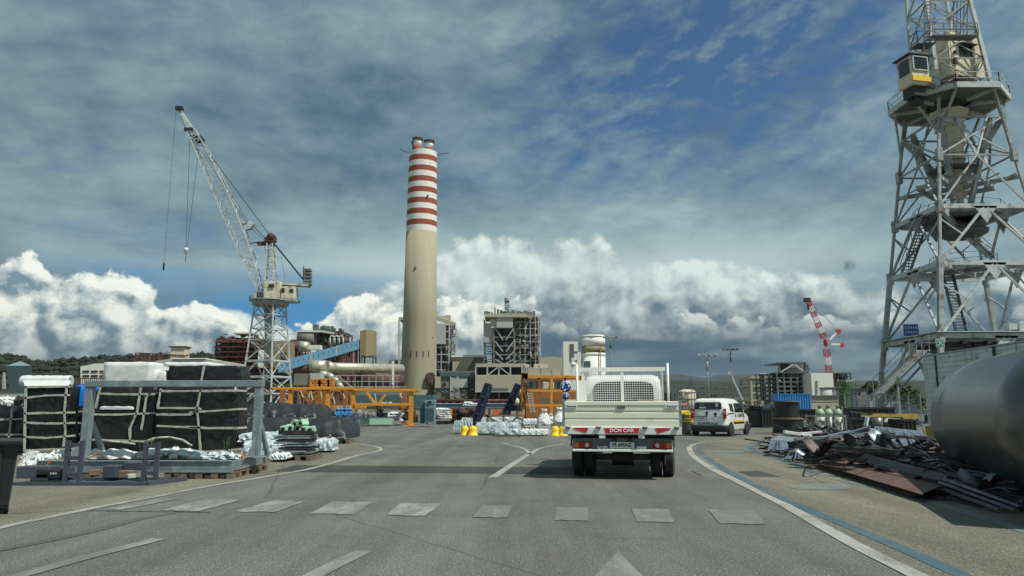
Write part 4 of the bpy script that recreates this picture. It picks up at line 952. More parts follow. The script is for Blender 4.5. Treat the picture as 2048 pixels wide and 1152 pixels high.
# ---------------------------------------------------------------- red and white crawler crane, far
def crawler():
    Y = 300.0; base = W(1657, 800, Y)
    th = thing('crawler_crane', 'distant red and white lattice crane with luffing jib raised behind a white building', 'crane', (base.x, Y, 0))
    m = MB().box((base.x, Y, 1.0), (7, 8, 1.2)).box((base.x, Y, 3), (6, 7, 2.6)); m.build('undercarriage', M_red, th)
    def seg(ax, ay, bx_, by_, n, w0, w1, name):
        a, b = W(ax, ay, Y), W(bx_, by_, Y)
        for i in range(n):
            p, q = lerp(a, b, i / n), lerp(a, b, (i + 1) / n); mm = MB(); lattice(mm, p, q, .72 * (w0 + (w1 - w0) * i / n), .72 * (w0 + (w1 - w0) * (i + 1) / n), 3, .22, .11); mm.build(name, M_red if i % 2 == 0 else M_signwhite, th)
    seg(1657, 795, 1658, 745, 2, 2.6, 2.6, 'boom_section'); seg(1658, 745, 1653, 698, 3, 2.6, 2.6, 'boom_section')
    MB().fb(1649, 1658, 677, 693, Y - 1, 2).build('boom_head', M_red, th, bevel=.8)
    seg(1648, 676, 1616, 602, 7, 2.6, 1.9, 'jib_section')
    m = MB().box(W(1614, 600, Y), (2.4, 1.6, 1.6)).box(W(1617, 614, Y), (.8, .8, 2)).build('jib_head', M_dark, th)
    for a, b, mt_ in (((1659, 680), (1674, 664), M_signwhite), ((1662, 688.5), (1683, 689), M_signwhite)):
        MB().bar(W(*a, Y), W(*b, Y), .8).build('strut', mt_, th)
    MB().box(W(1676, 663, Y), (1.8, 1, 1.6)).build('strut_head', M_red, th); MB().box(W(1684, 690, Y), (1.4, 1, 1.4)).build('strut_head', M_red, th)
    m = MB()
    for a, b in (((1617, 597), (1675, 662)), ((1622, 600), (1677, 662)), ((1677, 663), (1684, 688)), ((1683, 692), (1674, 745)), ((1686, 692), (1680, 745)), ((1616, 604), (1650, 680))): m.bar(W(*a, Y), W(*b, Y), .14)
    m.build('pendant', M_palegrey, th)
crawler()
# ================================================================== power station (far, 250 - 480 m)
def chimney():
    Y = 420.0; s = Y / FPX; B0 = W(834, 812, Y)
    cx = lambda z: B0.x + (W(847, 308, Y).x - B0.x) * z / zt
    zt = ZY(306, Y); zc = ZY(466, Y); c = Vector((B0.x + .6, Y, 0))
    th = thing('chimney_stack', 'tall tapering concrete power station chimney with red and white bands at its top', 'chimney', c)
    r0, r1, rt = 10.4, 8.9, 8.15
    m = MB().lathe([(r0, 0), (r0 * .985, 8), (9.55, zc * .5), (8.95, zc)], c, 64); sh = m.build('shaft', M_conc, th)
    m = MB()
    n = 15; prof_r = lambda t: 8.95 + (8.1 - 8.95) * t
    for i in range(n):
        za, zb_ = zc + (zt - zc) * i / n, zc + (zt - zc) * (i + 1) / n
        bm_ = MB().lathe([(prof_r(i / n), za), (prof_r((i + 1) / n), zb_)], c, 64); bm_.f = bm_.f[:64]; bm_.sm = bm_.sm[:64]
        bm_.build('painted_band', M_chwhite if i % 2 == 0 else M_chred, th)
    MB().lathe([(8.1, zt), (8.0, zt + .05), (.001, zt + .1)], c, 64).build('cap_slab', M_chwhite, th)
    for dx, dy, h, y_ in ((-3.2, -1.5, 8.6, 0), (3.3, 1.5, 8.2, 0)):
        q = c + Vector((dx, dy, zt)); f = MB().lathe([(2.35, 0), (2.35, h * .45)], q, 20).build('flue', M_chred, th)
        MB().lathe([(2.36, h * .45), (2.36, h * .86)], q, 20).build('painted_band', M_chwhite, f)
        MB().lathe([(2.4, h * .86), (3.1, h * .88), (3.25, h * .98), (2.6, h), (.01, h * 1.02)], q, 20).build('flue_cap', M_brown, f)
    MB().lathe([(1.3, 0), (1.3, 6.4), (1.9, 6.5), (2.0, 7.4), (.1, 7.6)], c + Vector((-5.4, 1.5, zt)), 12).build('flue_cap', M_brown, th)
    for a, b in (((820, 306), (800, 299)), ((875, 309), (898, 306))): MB().bar(W(*a, Y), W(*b, Y), .28).build('lightning_rod', M_dark, th)
    k = MB()
    for x in (815, 826, 838, 850, 860):
        p = W(x, 714, Y); u_ = Vector((p.x - c.x, 0, 0)).x; yy = Y - math.sqrt(max(9.75 ** 2 - u_ ** 2, 1)); k.box((p.x, yy, p.z + 1), (.5, .7, 3.4))
    k.build('vent_slot', M_dark, sh)
    k = MB()
    for x, y in ((822, 674), (867, 677), (835, 541), (859, 399), (831, 410)):
        p = W(x, y, Y); u_ = p.x - c.x; k.box((p.x, Y - math.sqrt(max(9.6 ** 2 - u_ ** 2, 1)) * .96, p.z), (.8, .8, 1.0))
    k.build('marker_light', M_dark, sh)
    k = MB()
    for i in range(12): k.lathe([(10.2 - i * .11 * 1.1, 8 + i * 7.4), (10.24 - i * .11 * 1.1, 8.1 + i * 7.4), (10.2 - i * .11 * 1.1, 8.2 + i * 7.4)], c, 48)
    q = W(866, 757, Y); MB().tube((q.x, Y - 9.8, q.z), (q.x - 1, Y - 8.6, q.z + .2), 3.0, n=16).tube((q.x, Y - 9, q.z - 1), (q.x, Y - 9, q.z - 4), 1.0, .2).build('intake_disc', M_brown, th)
    MB().lathe([(10.9, 0), (10.9, 2.2), (10.6, 2.4)], c, 40).build('plinth', M_greycon, th)
chimney()
def frame(th, name, x0, x1, y0, y1, Y, D, nx, nz, m, t=.9, ny=2, brace=(), bt=None):
    "open steel frame of columns and floors filling a pixel rectangle"
    a = W(x0, (y0 + y1) / 2, Y).x; b = W(x1, (y0 + y1) / 2, Y).x; z0 = max(ZY(y1, Y), 0); z1 = ZY(y0, Y); mb = MB()
    for j in range(ny + 1):
        y = Y + D * j / ny
        for i in range(nx + 1): x = a + (b - a) * i / nx; mb.bar((x, y, z0), (x, y, z1), t)
        for k in range(nz + 1): z = z0 + (z1 - z0) * k / nz; mb.bar((a, y, z), (b, y, z), t * .8)
    for i in range(nx + 1):
        for k in range(nz + 1): x = a + (b - a) * i / nx; z = z0 + (z1 - z0) * k / nz; mb.bar((x, Y, z), (x, Y + D, z), t * .8)
    o = mb.build(name, m, th)
    if brace:
        k_ = MB()
        for i, k, s_ in brace:
            xa, xb = a + (b - a) * i / nx, a + (b - a) * (i + 1) / nx; za, zb_ = z0 + (z1 - z0) * k / nz, z0 + (z1 - z0) * (k + 1) / nz
            if s_ < 0: xa, xb = xb, xa
            k_.bar((xa, Y - .3, za), (xb, Y - .3, zb_), bt or t * .6)
        k_.build('cross_brace', M_palegrey, o)
    return o
def clutter(th, name, x0, x1, y0, y1, Y, D, n, seed, m, s0=.02, s1=.12):
    "machinery, ducts and pipes filling the inside of a frame"
    r_ = random.Random(seed); mb = MB()
    for _ in range(n):
        px_ = r_.uniform(x0, x1); py_ = r_.uniform(y0, y1); w = (x1 - x0) * r_.uniform(s0, s1); h = (y1 - y0) * r_.uniform(s0, s1); yy = Y + r_.uniform(0, D)
        a, b = W(max(px_ - w, x0), py_, Y).x, W(min(px_ + w, x1), py_, Y).x; z = ZY(py_, Y); hh = h * Y / FPX
        if r_.random() < .5: mb.bx(a, b, yy, yy + r_.uniform(.5, D * .2), max(z - hh, 0), z + hh)
        elif r_.random() < .5: mb.tube((a, yy, z), (b, yy, z), r_.uniform(.2, .6), n=6)
        else: mb.tube(((a + b) / 2, yy, max(z - hh * 2, 0)), ((a + b) / 2, yy, z + hh), r_.uniform(.15, .5), n=6)
    return tag(mb.build(name, m, th), kind='stuff')
def at0(x, Y): p = W(x, 815, Y); return (p.x, Y, 0)
def part(th, name, m, *boxes):
    mb = MB()
    for x0, x1, y0, y1, Y, D in boxes: mb.fb(x0, x1, y0, y1, Y, D)
    return mb.build(name, m, th)
# boiler house (right of the chimney)
Y = 450.0; bh = thing('boiler_house', 'open framed boiler house with flat roof slab, pale panels and a roof mast', 'building', at0(1020, Y))
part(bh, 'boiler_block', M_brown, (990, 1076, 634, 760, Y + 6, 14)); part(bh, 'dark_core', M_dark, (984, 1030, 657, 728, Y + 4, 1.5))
frame(bh, 'steel_frame', 988, 1028, 657, 727, Y, 24, 1, 4, M_greycon, .8, 1)
k = MB()
for y0, y1 in ((657, 680), (683, 703), (703, 719), (719, 727)):
    for sx in (-1, 1): k.bar(W(1009 + sx * 18, y0, Y - .5), W(1009 + sx * 3, y1, Y - .5), .6)
k.build('cross_brace', M_palegrey, bh)
frame(bh, 'side_frame', 1030, 1081, 632, 735, Y + 4, 20, 5, 8, M_palegrey, .5, 1); frame(bh, 'side_frame', 968, 988, 640, 735, Y + 2, 20, 1, 6, M_greycon, .6, 1)
part(bh, 'roof_slab', M_beige, (969, 1052, 627, 634, Y - 3, 26)); q = MB()
q.slab([W(1052, 627, Y - 3), W(1082, 639, Y + 14), W(1082, 639, Y + 26) + Vector((0, 0, 0)), W(1052, 627, Y + 23)], 2.0); q.build('roof_slab', M_beige, bh)
part(bh, 'wall_panel', M_palegrey, (993, 1026, 634, 655, Y - 2, 3)); part(bh, 'wall_panel', M_palegrey, (981, 992.5, 637, 656, Y - 1, 3)); part(bh, 'wall_panel', M_palegrey, (968, 988, 646, 684, Y + 1, 4))
clutter(bh, 'pipework', 990, 1075, 640, 728, Y + 2, 8, 190, 3, M_far, .01, .07); clutter(bh, 'catwalk', 1030, 1080, 640, 733, Y + 3, 4, 80, 4, M_palegrey, .01, .05)
m_ = MB(); lattice(m_, W(1014, 628, Y + 4), W(1014, 597, Y + 4), 2.6, 2.0, 7, .4, .22); m_.bar(W(1014, 597, Y + 4), W(1014, 586, Y + 4), .25).box(W(1014, 603, Y + 4), (3.4, 3.4, .5)).box(W(1011, 598, Y + 4), (1.3, 1, 1.6)); m_.build('roof_mast', M_far, bh)
m_ = MB(); r_ = random.Random(8)
for x in range(972, 1080, 6): h = r_.uniform(1, 4); p = W(x, 628 + max(0, x - 1052) * .4, Y + 6); m_.box((p.x, p.y, p.z + h / 2), (r_.uniform(.4, 2.4), 2, h))
m_.build('roof_plant', M_far, bh)
# bunker block in front
Y = 400.0; bb = thing('bunker_building', 'beige clad building with an open storey standing in front of the boiler house', 'building', at0(1003, Y))
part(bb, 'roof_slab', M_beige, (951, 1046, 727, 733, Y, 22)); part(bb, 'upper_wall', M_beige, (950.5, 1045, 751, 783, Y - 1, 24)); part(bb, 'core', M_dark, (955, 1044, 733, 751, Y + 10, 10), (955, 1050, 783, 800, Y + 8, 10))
q = MB().slab([W(1046, 727, Y), W(1056, 729, Y + 14), W(1056, 734, Y + 14), W(1046, 733, Y)], .8); q.build('roof_edge', M_beige, bb)
frame(bb, 'columns', 951.5, 1044, 733, 751, Y + .3, 16, 4, 1, M_palegrey, .7, 1, [(1, 0, 1), (2, 0, -1)], .6); frame(bb, 'columns', 951.5, 1044, 783, 815, Y + 1, 16, 4, 1, M_greycon, .9, 1)
frame(bb, 'side_columns', 1046, 1056, 734, 751, Y + 3, 12, 3, 1, M_palegrey, .45, 1)
part(bb, 'louvre', M_far, (983, 1016, 776, 781, Y - 1.3, .4)); part(bb, 'base_strip', M_palegrey, (950, 1046, 783, 784.4, Y - 1.4, 1)); clutter(bb, 'plant', 953, 1052, 786, 808, Y + 2, 5, 50, 6, M_brown, .01, .06)
# turbine hall and low block
Y = 460.0; tu = thing('turbine_hall', 'long beige turbine hall with white roof edge between chimney and boiler house', 'building', at0(930, Y))
q = MB().fy([W(905, 714, Y), W(950, 714, Y), W(932, 742, Y), W(905, 742, Y)], 40); q.build('wall', M_beige, tu); part(tu, 'wall', M_greycon, (930, 972, 714, 745, Y + 1.5, 38))  # slanting shadow edge built in: beige piece has the sunlit tone, grey the shaded
part(tu, 'roof_edge', M_chwhite, (903, 972, 710, 714, Y - 1, 44)); part(tu, 'low_wing', M_greycon, (880, 952, 742, 752, Y - 30, 20))
Y = 405.0; lo = thing('control_building', 'low grey weathered control building with outside stairs beside the chimney foot', 'building', at0(915, Y))
part(lo, 'wall', M_greycon, (868, 950, 753, 815, Y, 20)); part(lo, 'parapet', M_tealdk, (880, 950, 745, 753, Y - 1, 18)); part(lo, 'wall_panel', M_beige, (870, 881, 753, 776, Y - 1.2, 1)); part(lo, 'painted_shade', M_dark, (880, 951, 776, 781, Y - .4, 1), (936, 950, 756, 800, Y - .6, 1))  # solid dark boxes on the wall stand in for shade
part(lo, 'window', M_glass, (885.5, 888, 766, 771, Y - .5, .6)); part(lo, 'window', M_glass, (889.5, 892, 766, 771, Y - .5, .6)); part(lo, 'wall_panel', M_palegrey, (900, 935, 755, 775, Y - .5, .4))
q = MB()
for k in range(4):
    y0 = 756 + k * 11; q.bar(W(902, y0, Y - 3), W(916, y0 + 8, Y - 3), .45, .8)
for x in (901, 914, 917.5): q.bar(W(x, 753, Y - 3), W(x, 798, Y - 3), .4)
for k in range(5): q.bar(W(901, 756 + k * 10, Y - 3), W(918, 757 + k * 10, Y - 3), .3)
q.build('stairs', M_palegrey, lo); clutter(lo, 'plant', 866, 950, 778, 812, Y - 6, 5, 80, 9, M_far, .006, .04); clutter(lo, 'red_pipework', 900, 950, 795, 805, Y - 8, 3, 30, 19, M_redsteel, .01, .08)
# second boiler house partly behind the chimney
Y = 470.0; b2 = thing('boiler_house', 'boiler house mostly hidden behind the striped chimney with slanting roof slab', 'building', at0(860, Y))
part(b2, 'core', M_brown, (815, 898, 650, 790, Y + 8, 20)); frame(b2, 'steel_frame', 868, 898, 648, 755, Y, 24, 2, 7, M_palegrey, .65, 1); frame(b2, 'side_frame', 893, 910, 655, 745, Y + 6, 14, 2, 7, M_palegrey, .45, 1)
q = MB().slab([W(860, 630, Y - 3), W(874, 632, Y - 3), W(913, 647, Y + 8), W(913, 644, Y + 34), W(860, 630, Y + 34)], 2.2); q.build('roof_slab', M_beige, b2); part(b2, 'roof_slab', M_beige, (797, 865, 634, 640, Y, 20))
part(b2, 'wall_panel', M_palegrey, (869, 891, 648, 688, Y - 2, 2)); part(b2, 'roof_unit', M_beige, (877, 887, 631, 638, Y + 8, 6), (889, 900, 630, 641, Y + 9, 6)); clutter(b2, 'pipework', 870, 910, 650, 750, Y + 2, 4, 120, 10, M_far, .01, .08)
q = MB().bar(W(798, 640, Y), W(798, 740, Y), .9); q.build('drain_pipe', M_palegrey, b2)
# beige roof units and block behind the orange racks
Y = 380.0; ac = thing('low_beige_building', 'low beige building with roof units rising behind the orange racks', 'building', at0(1110, Y))
part(ac, 'wall', M_beige, (1052, 1160, 748, 815, Y + 2, 20)); part(ac, 'upper_wall', M_beige, (1078, 1126, 716, 745, Y + 60, 20)); q = MB().fy([W(1078, 716, Y + 58), W(1112, 713, Y + 58), W(1128, 722, Y + 58), W(1128, 745, Y + 58), W(1078, 745, Y + 58)], 10).build('gable', M_beige, ac)
for a, b, c_, d in ((1056, 1080, 736, 752), (1081, 1103, 736, 752), (1104, 1122, 738, 754), (1068, 1096, 728, 736), (1123, 1150, 742, 756)): part(ac, 'roof_unit', M_cream if a == 1068 else M_beige, (a, b, c_, d, Y - 2, 8))
part(ac, 'roof_edge', M_chwhite, (1052, 1160, 753, 757, Y - 3, 4)); q = MB()
for k in range(7): part(ac, 'window', M_tealdk, (1058 + k * 14, 1066 + k * 14, 764, 776, Y + 1.6, .5))
# white tower and silo
Y = 330.0; wt_ = thing('white_tower', 'narrow white service tower with a dark vertical strip beside the silo', 'tower', at0(1141, Y))
part(wt_, 'wall', M_chwhite, (1127, 1157, 683, 815, Y, 8)); part(wt_, 'dark_strip', M_far, (1140, 1148, 688, 722, Y - .3, .4))
si = thing('silo', 'round white silo with a brown ring around its upper part', 'silo', at0(1189, Y + 12)); c = Vector(at0(1189, Y + 12)); rs = 5.4
for nm, a, b, mt, r in (('drum', 815, 712, M_chwhite, rs), ('brown_ring', 705, 692, M_tan, rs + .05), ('drum', 691, 673, M_chwhite, rs)): MB().lathe([(r, max(ZY(a, Y + 7), 0)), (r, ZY(b, Y + 7))], c, 32).build(nm, mt, si)
MB().lathe([(rs, ZY(712, Y + 7)), (rs + .1, ZY(705, Y + 7))], c, 32).build('drum', M_chwhite, si); MB().lathe([(rs + .2, ZY(673, Y + 7)), (rs - .4, ZY(669, Y + 7)), (.1, ZY(668, Y + 7))], c, 32).build('roof', M_chwhite, si)
q = MB().bar((c.x + 2.5, c.y - rs - .2, 2), (c.x + 2.5, c.y - rs - .2, ZY(690, Y)), .35); q.build('riser_pipe', M_greycon, si); MB().fb(1168, 1181, 722, 742, Y + 1, 3).build('equipment_box', M_tealdk, si)
# radar mast of a moored vessel
Y = 120.0; rm = thing('ship_mast', 'white ship mast with radar bars and lamps rising behind the orange racks', 'mast', at0(1152, Y))
q = MB().bar(W(1146, 800, Y), W(1146, 716, Y), .5).bar(W(1158, 800, Y), W(1158, 704, Y), .6).bar(W(1138, 742, Y), W(1166, 742, Y), .35).bar(W(1140, 756, Y), W(1170, 756, Y), .3).lathe([(.2, 0), (.45, .2), (.45, .5), (.1, .7)], W(1146, 733, Y), 10).fb(1155, 1167, 746, 754, Y, 1); q.build('mast_frame', M_chwhite, rm)
MB().box(W(1158, 705, Y), (1.9, .4, .35)).box(W(1152, 722, Y), (1.6, .3, .25)).fb(1159, 1165, 716, 730, Y - .2, .5).build('radar', M_far, rm)
# ---- left works
Y = 350.0; cv = thing('conveyor_gallery', 'long blue inclined conveyor gallery climbing to the tan transfer tower', 'conveyor', at0(650, Y))
a, b = W(560, 735, Y - 30), W(738, 684, Y + 10); q = MB(); h = 4.6; w = 4.0; d = (b - a)
P_ = []
for e in (a, b):
    for dy in (-w / 2, w / 2):
        for dz in (-h / 2, h / 2): P_.append(e + Vector((0, dy, dz)))
q.add(P_, [(0, 1, 3, 2), (4, 6, 7, 5), (0, 4, 5, 1), (2, 3, 7, 6), (0, 2, 6, 4), (1, 5, 7, 3)]); g_ = q.build('gallery', M_bluecon, cv)
k = MB()
for i in range(18): c = lerp(a, b, (i + .7) / 18.5); k.bar(c + Vector((0, -w / 2 - .05, -.2)), c + Vector((0, -w / 2 - .05, h * .22)), .35, .2)
k.build('window_slot', M_tealdk, g_); k = MB()
for i in (.33, .62, .9): c = lerp(a, b, i); k.bar(c + Vector((0, -w / 2 - .1, -h / 2)), c + Vector((0, -w / 2 - .1, h / 2 + .2)), .5); k.build('joint_band', M_palegrey, g_); k = MB()
for x in (613, 654, 680, 700, 706, 716): t = (x - 560) / 178; c = lerp(a, b, t); MB().bar((c.x - 1, c.y, 0), (c.x - 1, c.y, c.z - 2.2), 1.0).bar((c.x + 1.4, c.y, 0), (c.x + .2, c.y, c.z - 2.2), .7).build('trestle', M_redsteel, cv)
Y = 353.0; tt = thing('transfer_tower', 'tan clad transfer tower at the upper end of the blue conveyor', 'tower', at0(734, Y))
q = MB(); q.fy([W(720, 662, Y), W(731, 659, Y), W(731, 712, Y), (W(720, 710, Y))], 12).fy([W(731, 659, Y - .1), W(748, 661, Y + 4), W(748, 711, Y + 4), W(731, 713, Y - .1)], 7); q.build('cladding', M_tan, tt)
frame(tt, 'legs', 722, 745, 712, 815, Y + 1, 7, 1, 3, M_far, .7, 1)
Y = 330.0; du = thing('flue_duct', 'long weathered silver duct running level towards the chimney foot', 'duct', at0(700, Y))
p, q_ = W(640, 735, Y), W(803, 738, Y + 40); rr = 2.35
MB().tube(p, q_, rr, n=20).build('straight_duct', M_silver, du); MB().tube(W(620, 733, Y), W(652, 733, Y), 2.7, 2.75, n=8).tube(W(652, 733, Y), W(668, 736, Y + 3), 2.75, 2.3, n=8).build('transition_box', M_silver, du)
MB().tube(W(590, 740, Y + 2), W(621, 738, Y), 2.0, n=16).build('rusty_section', M_brown, du)
MB().path([W(640, 748, Y - 3), W(655, 750, Y - 3), W(668, 757, Y - 3), W(676, 765, Y - 3), W(684, 778, Y - 3)], 1.5, 14).build('branch_duct', M_silver, du)
for x in (675, 700, 707, 752, 790): MB().bar((W(x, 745, Y + 8).x, Y + 8, 0), (W(x, 745, Y + 8).x, Y + 8, ZY(740, Y)), .45).build('support', M_redsteel, du)
MB().bar(W(786, 790, Y - 2), W(786, 722, Y - 2), .9).build('support', M_chwhite, du)
q = MB()
for y in (751, 763, 774): q.bar(W(640, y, Y - 4), W(800, y, Y - 4), .28)
for x in range(640, 800, 14): q.bar(W(x, 751, Y - 4), W(x, 790, Y - 4), .2)
q.bar(W(676, 752, Y - 4), W(704, 774, Y - 4), .3); q.build('walkway', M_palegrey, du)
Y = 345.0; bp = thing('brown_duct', 'dark rusty brown duct lying level under the silver duct', 'duct', at0(760, Y)); MB().tube(W(722, 761, Y), W(806, 761, Y + 8), 2.9, n=16).build('duct_shell', M_brown, bp)
MB().fb(700, 810, 772, 775, Y - 3, 5).build('plinth_beam', M_greycon, bp)
Y = 470.0; wb = thing('office_block', 'low white block with small windows behind the silver duct', 'building', at0(765, Y)); part(wb, 'wall', M_palegrey, (725, 775, 720, 815, Y, 14)); part(wb, 'side_wall', M_greycon, (775, 803, 720, 815, Y + 1, 13))
for x in (734, 753, 772, 780, 788): part(wb, 'window', M_glass, (x, x + 4, 728, 732.5, Y - .2, .3))
Y = 420.0; r1_ = thing('red_oxide_structure', 'red oxide multi level steel structure with many galleries behind the luffing crane', 'steel structure', at0(475, Y))
for k, (a, b, y) in enumerate(((430, 520, 683), (427, 520, 693), (427, 520, 703), (429, 520, 713), (426, 520, 723), (424, 520, 732))):
    part(r1_, 'gallery', M_redsteel, (a, b, y, y + 1.6, Y - 3, 18))
frame(r1_, 'steel_frame', 430, 520, 680, 790, Y, 16, 8, 10, M_redsteel, .8, 2); part(r1_, 'core', M_brown, (440, 518, 676, 740, Y + 6, 8)); clutter(r1_, 'pipework', 428, 520, 672, 735, Y - 2, 5, 190, 12, M_redsteel, .008, .05); clutter(r1_, 'roof_plant', 440, 516, 668, 680, Y + 4, 6, 60, 13, M_far, .008, .05)
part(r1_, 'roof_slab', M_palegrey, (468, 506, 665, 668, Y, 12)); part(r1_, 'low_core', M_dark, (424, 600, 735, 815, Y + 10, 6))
Y = 400.0; b3 = thing('boiler_unit', 'dark boiler unit with white roof slab and grey drum behind the blue conveyor', 'building', at0(640, Y))
part(b3, 'roof_slab', M_chwhite, (593, 648, 661, 664, Y - 4, 26)); q = MB().slab([W(648, 661, Y - 4), W(685, 667, Y + 6), W(685, 669, Y + 30), W(648, 661, Y + 22)], 1.2).build('roof_slab', M_palegrey, b3)
part(b3, 'grey_hood', M_palegrey, (595, 632, 665, 688, Y, 12)); MB().tube(W(597, 676, Y - 1), W(630, 676, Y - 1), 3.4, n=18).build('grey_drum', M_greycon, b3)
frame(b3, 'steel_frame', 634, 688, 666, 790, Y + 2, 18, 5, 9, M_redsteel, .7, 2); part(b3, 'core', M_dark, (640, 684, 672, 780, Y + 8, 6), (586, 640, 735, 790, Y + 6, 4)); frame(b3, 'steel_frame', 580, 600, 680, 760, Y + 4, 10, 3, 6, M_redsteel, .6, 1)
clutter(b3, 'pipework', 636, 688, 668, 760, Y, 4, 150, 14, M_far, .01, .06); clutter(b3, 'pipework', 585, 700, 700, 770, Y, 4, 120, 15, M_redsteel, .006, .04)
q = MB()
for x in (627, 630, 633, 636): q.bar(W(x, 662, Y), W(x, 649, Y), .7)
q.build('vent_stack', M_far, b3); q = MB()
for x in range(640, 686, 4): z = random.Random(x).uniform(1, 4); p = W(x, 662 + max(x - 648, 0) * .16, Y + 4); q.box((p.x, p.y, p.z + z / 2), (1.6, 2, z))
q.build('roof_plant', M_far, b3); q = MB()
for k in range(3): x = 660 + k * 9; q.path([W(x, 690, Y - 2), W(x, 676, Y - 2), W(x + 2, 672, Y - 2), W(x + 6, 672, Y - 2), W(x + 8, 676, Y - 2), W(x + 8, 690, Y - 2)], .5, 6)
q.build('looped_pipe', M_palegrey, b3)
Y = 385.0; td = thing('heat_exchanger_drum', 'horizontal drum half rusty brown and half silver above the conveyor', 'drum', at0(600, Y))
MB().tube(W(578, 693, Y), W(600, 693, Y), 2.8, n=18).build('rusty_half', M_brown, td); MB().tube(W(600, 693, Y), W(618, 694, Y), 2.9, 2.6, n=18).build('silver_half', M_silver, td); part(td, 'white_box', M_chwhite, (616, 640, 690, 699, Y, 5)); frame(td, 'stand', 582, 614, 701, 815, Y + 1, 4, 2, 4, M_redsteel, .5, 1)
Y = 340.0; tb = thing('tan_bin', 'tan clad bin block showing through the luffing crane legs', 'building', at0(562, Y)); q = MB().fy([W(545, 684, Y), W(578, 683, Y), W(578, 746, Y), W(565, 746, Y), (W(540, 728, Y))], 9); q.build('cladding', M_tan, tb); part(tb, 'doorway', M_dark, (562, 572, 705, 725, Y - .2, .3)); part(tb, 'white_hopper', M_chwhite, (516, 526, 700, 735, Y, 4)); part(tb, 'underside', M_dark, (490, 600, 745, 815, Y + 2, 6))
# smoking plant, white hall and factory on the far left
Y = 520.0; sm = thing('kiln_house', 'cream block with red trusses and a short white stack giving off grey smoke', 'building', at0(335, Y))
part(sm, 'block', M_cream, (341, 369, 694, 720, Y, 8)); part(sm, 'block_roof', M_brown, (337, 371, 692, 694.5, Y - 1, 10)); part(sm, 'stack', M_chwhite, (347, 351, 684, 692, Y + 2, 2)); part(sm, 'lower_block', M_greycon, (312, 400, 718, 815, Y + 3, 8))
q = MB(); a, b, c, d = W(271, 706, Y), W(322, 708, Y), W(271, 720, Y), W(322, 722, Y); q.bar(a, b, .8).bar(c, d, .8)
for i in range(6): q.bar(lerp(a, b, i / 6), lerp(c, d, (i + .5) / 6), .5).bar(lerp(a, b, (i + 1) / 6), lerp(c, d, (i + .5) / 6), .5)
q.bar(a, c, .7).bar(b, d, .7); q.bar(W(322, 708, Y), W(376, 712, Y), .8); q.build('red_truss', M_redsteel, sm); clutter(sm, 'pipework', 300, 375, 705, 722, Y + 1, 3, 50, 16, M_redsteel, .01, .05)
Y = 300.0; wh = thing('white_hall', 'long white industrial hall with small windows behind the wrapped bales', 'building', at0(400, Y)); q = MB().fy([W(310, 722, Y), W(345, 717, Y), W(447, 722, Y), W(447, 745, Y), W(310, 745, Y)], 25); q.build('wall', M_palegrey, wh); part(wh, 'lower_wall', M_palegrey, (310, 447, 744, 815, Y + .2, 20)); part(wh, 'roof_edge', M_chwhite, (345, 410, 716, 718, Y - .5, 25))
for x in (418, 424, 433, 440): part(wh, 'window', M_glass, (x, x + 3, 727, 731, Y - .2, .3))
Y = 260.0; fa = thing('factory_block', 'white factory block with two rows of dark windows beyond the blue bag', 'building', at0(190, Y)); q = MB().fy([W(161, 733, Y), W(190, 727, Y), W(240, 727, Y), W(240, 815, Y), W(161, 815, Y)], 20); q.build('wall', M_chwhite, fa)
for y in (741, 750):
    for x in (165, 182, 199, 216): part(fa, 'window_row', M_glass, (x, x + 13, y, y + 3.6, Y - .2, .4))
q = MB()
for y in (757, 769): q.bar(W(150, y, Y - 4), W(206, y, Y - 4), .35)
for k in range(14): q.bar(W(153 + k * 4, 757, Y - 4), W(153 + k * 4, 790, Y - 4), .18)
q.build('pipe_rack', M_redsteel, fa)
Y = 210.0; tn = thing('canopy_shed', 'pale low shed with shallow blue grey roof at the far edge of the bales', 'shed', at0(20, Y)); part(tn, 'wall', M_palegrey, (-40, 52, 786, 815, Y, 10)); q = MB().slab([W(20, 786, Y), W(48, 776, Y + 4), W(70, 786, Y), ], 8); q.build('roof', M_teal, tn)
ma = thing('radio_mast', 'thin pale lattice mast at the foot of the wooded hill', 'mast', at0(8, 600)); q = MB(); lattice(q, W(8, 778, 600), W(8, 745, 600), 1.6, .8, 8, .35, .2); q.build('lattice', M_palegrey, ma)
# tanks, racks and steelwork right of the truck
Y = 110.0; tk = thing('storage_tank', 'pale rust streaked cylindrical tank with domed lid behind the truck', 'tank', at0(1375, Y)); c = Vector(at0(1375, Y)); MB().lathe([(1.25, 0), (1.25, ZY(783, Y)), (1.1, ZY(781, Y)), (.5, ZY(779, Y)), (.001, ZY(778.5, Y))], c, 24).build('shell', M_cream, tk)
q = MB()
for k in range(4): z = .6 + k * .95; q.lathe([(1.3, z), (1.34, z + .03), (1.3, z + .06)], c, 20)
for k in range(7): t = R(200 + k * 22); q.bar(c + Vector((1.33 * math.cos(t), 1.33 * math.sin(t), 0)), c + Vector((1.33 * math.cos(t), 1.33 * math.sin(t), 3.6)), .05)
q.build('guard_rail', M_steel, tk)
q = thing('hoarding_sign', 'small red sign with pale lettering in front of the storage tank', 'sign', at0(1366, 100)); o = MB().fb(1359, 1374, 805, 812, 100, .08).build('panel', M_signred, q); p = W(1366, 808.5, 99.9); text('STOP', (p.x - q.location.x, -.12, p.z), .42, M_signwhite, o); MB().bar((p.x, 100.1, 0), (p.x, 100.1, p.z), .08).build('post', M_steel, q)
Y = 230.0; rk = thing('pipe_rack', 'long grey open pipe rack crossing behind the storage tank and van', 'pipe rack', at0(1430, Y))
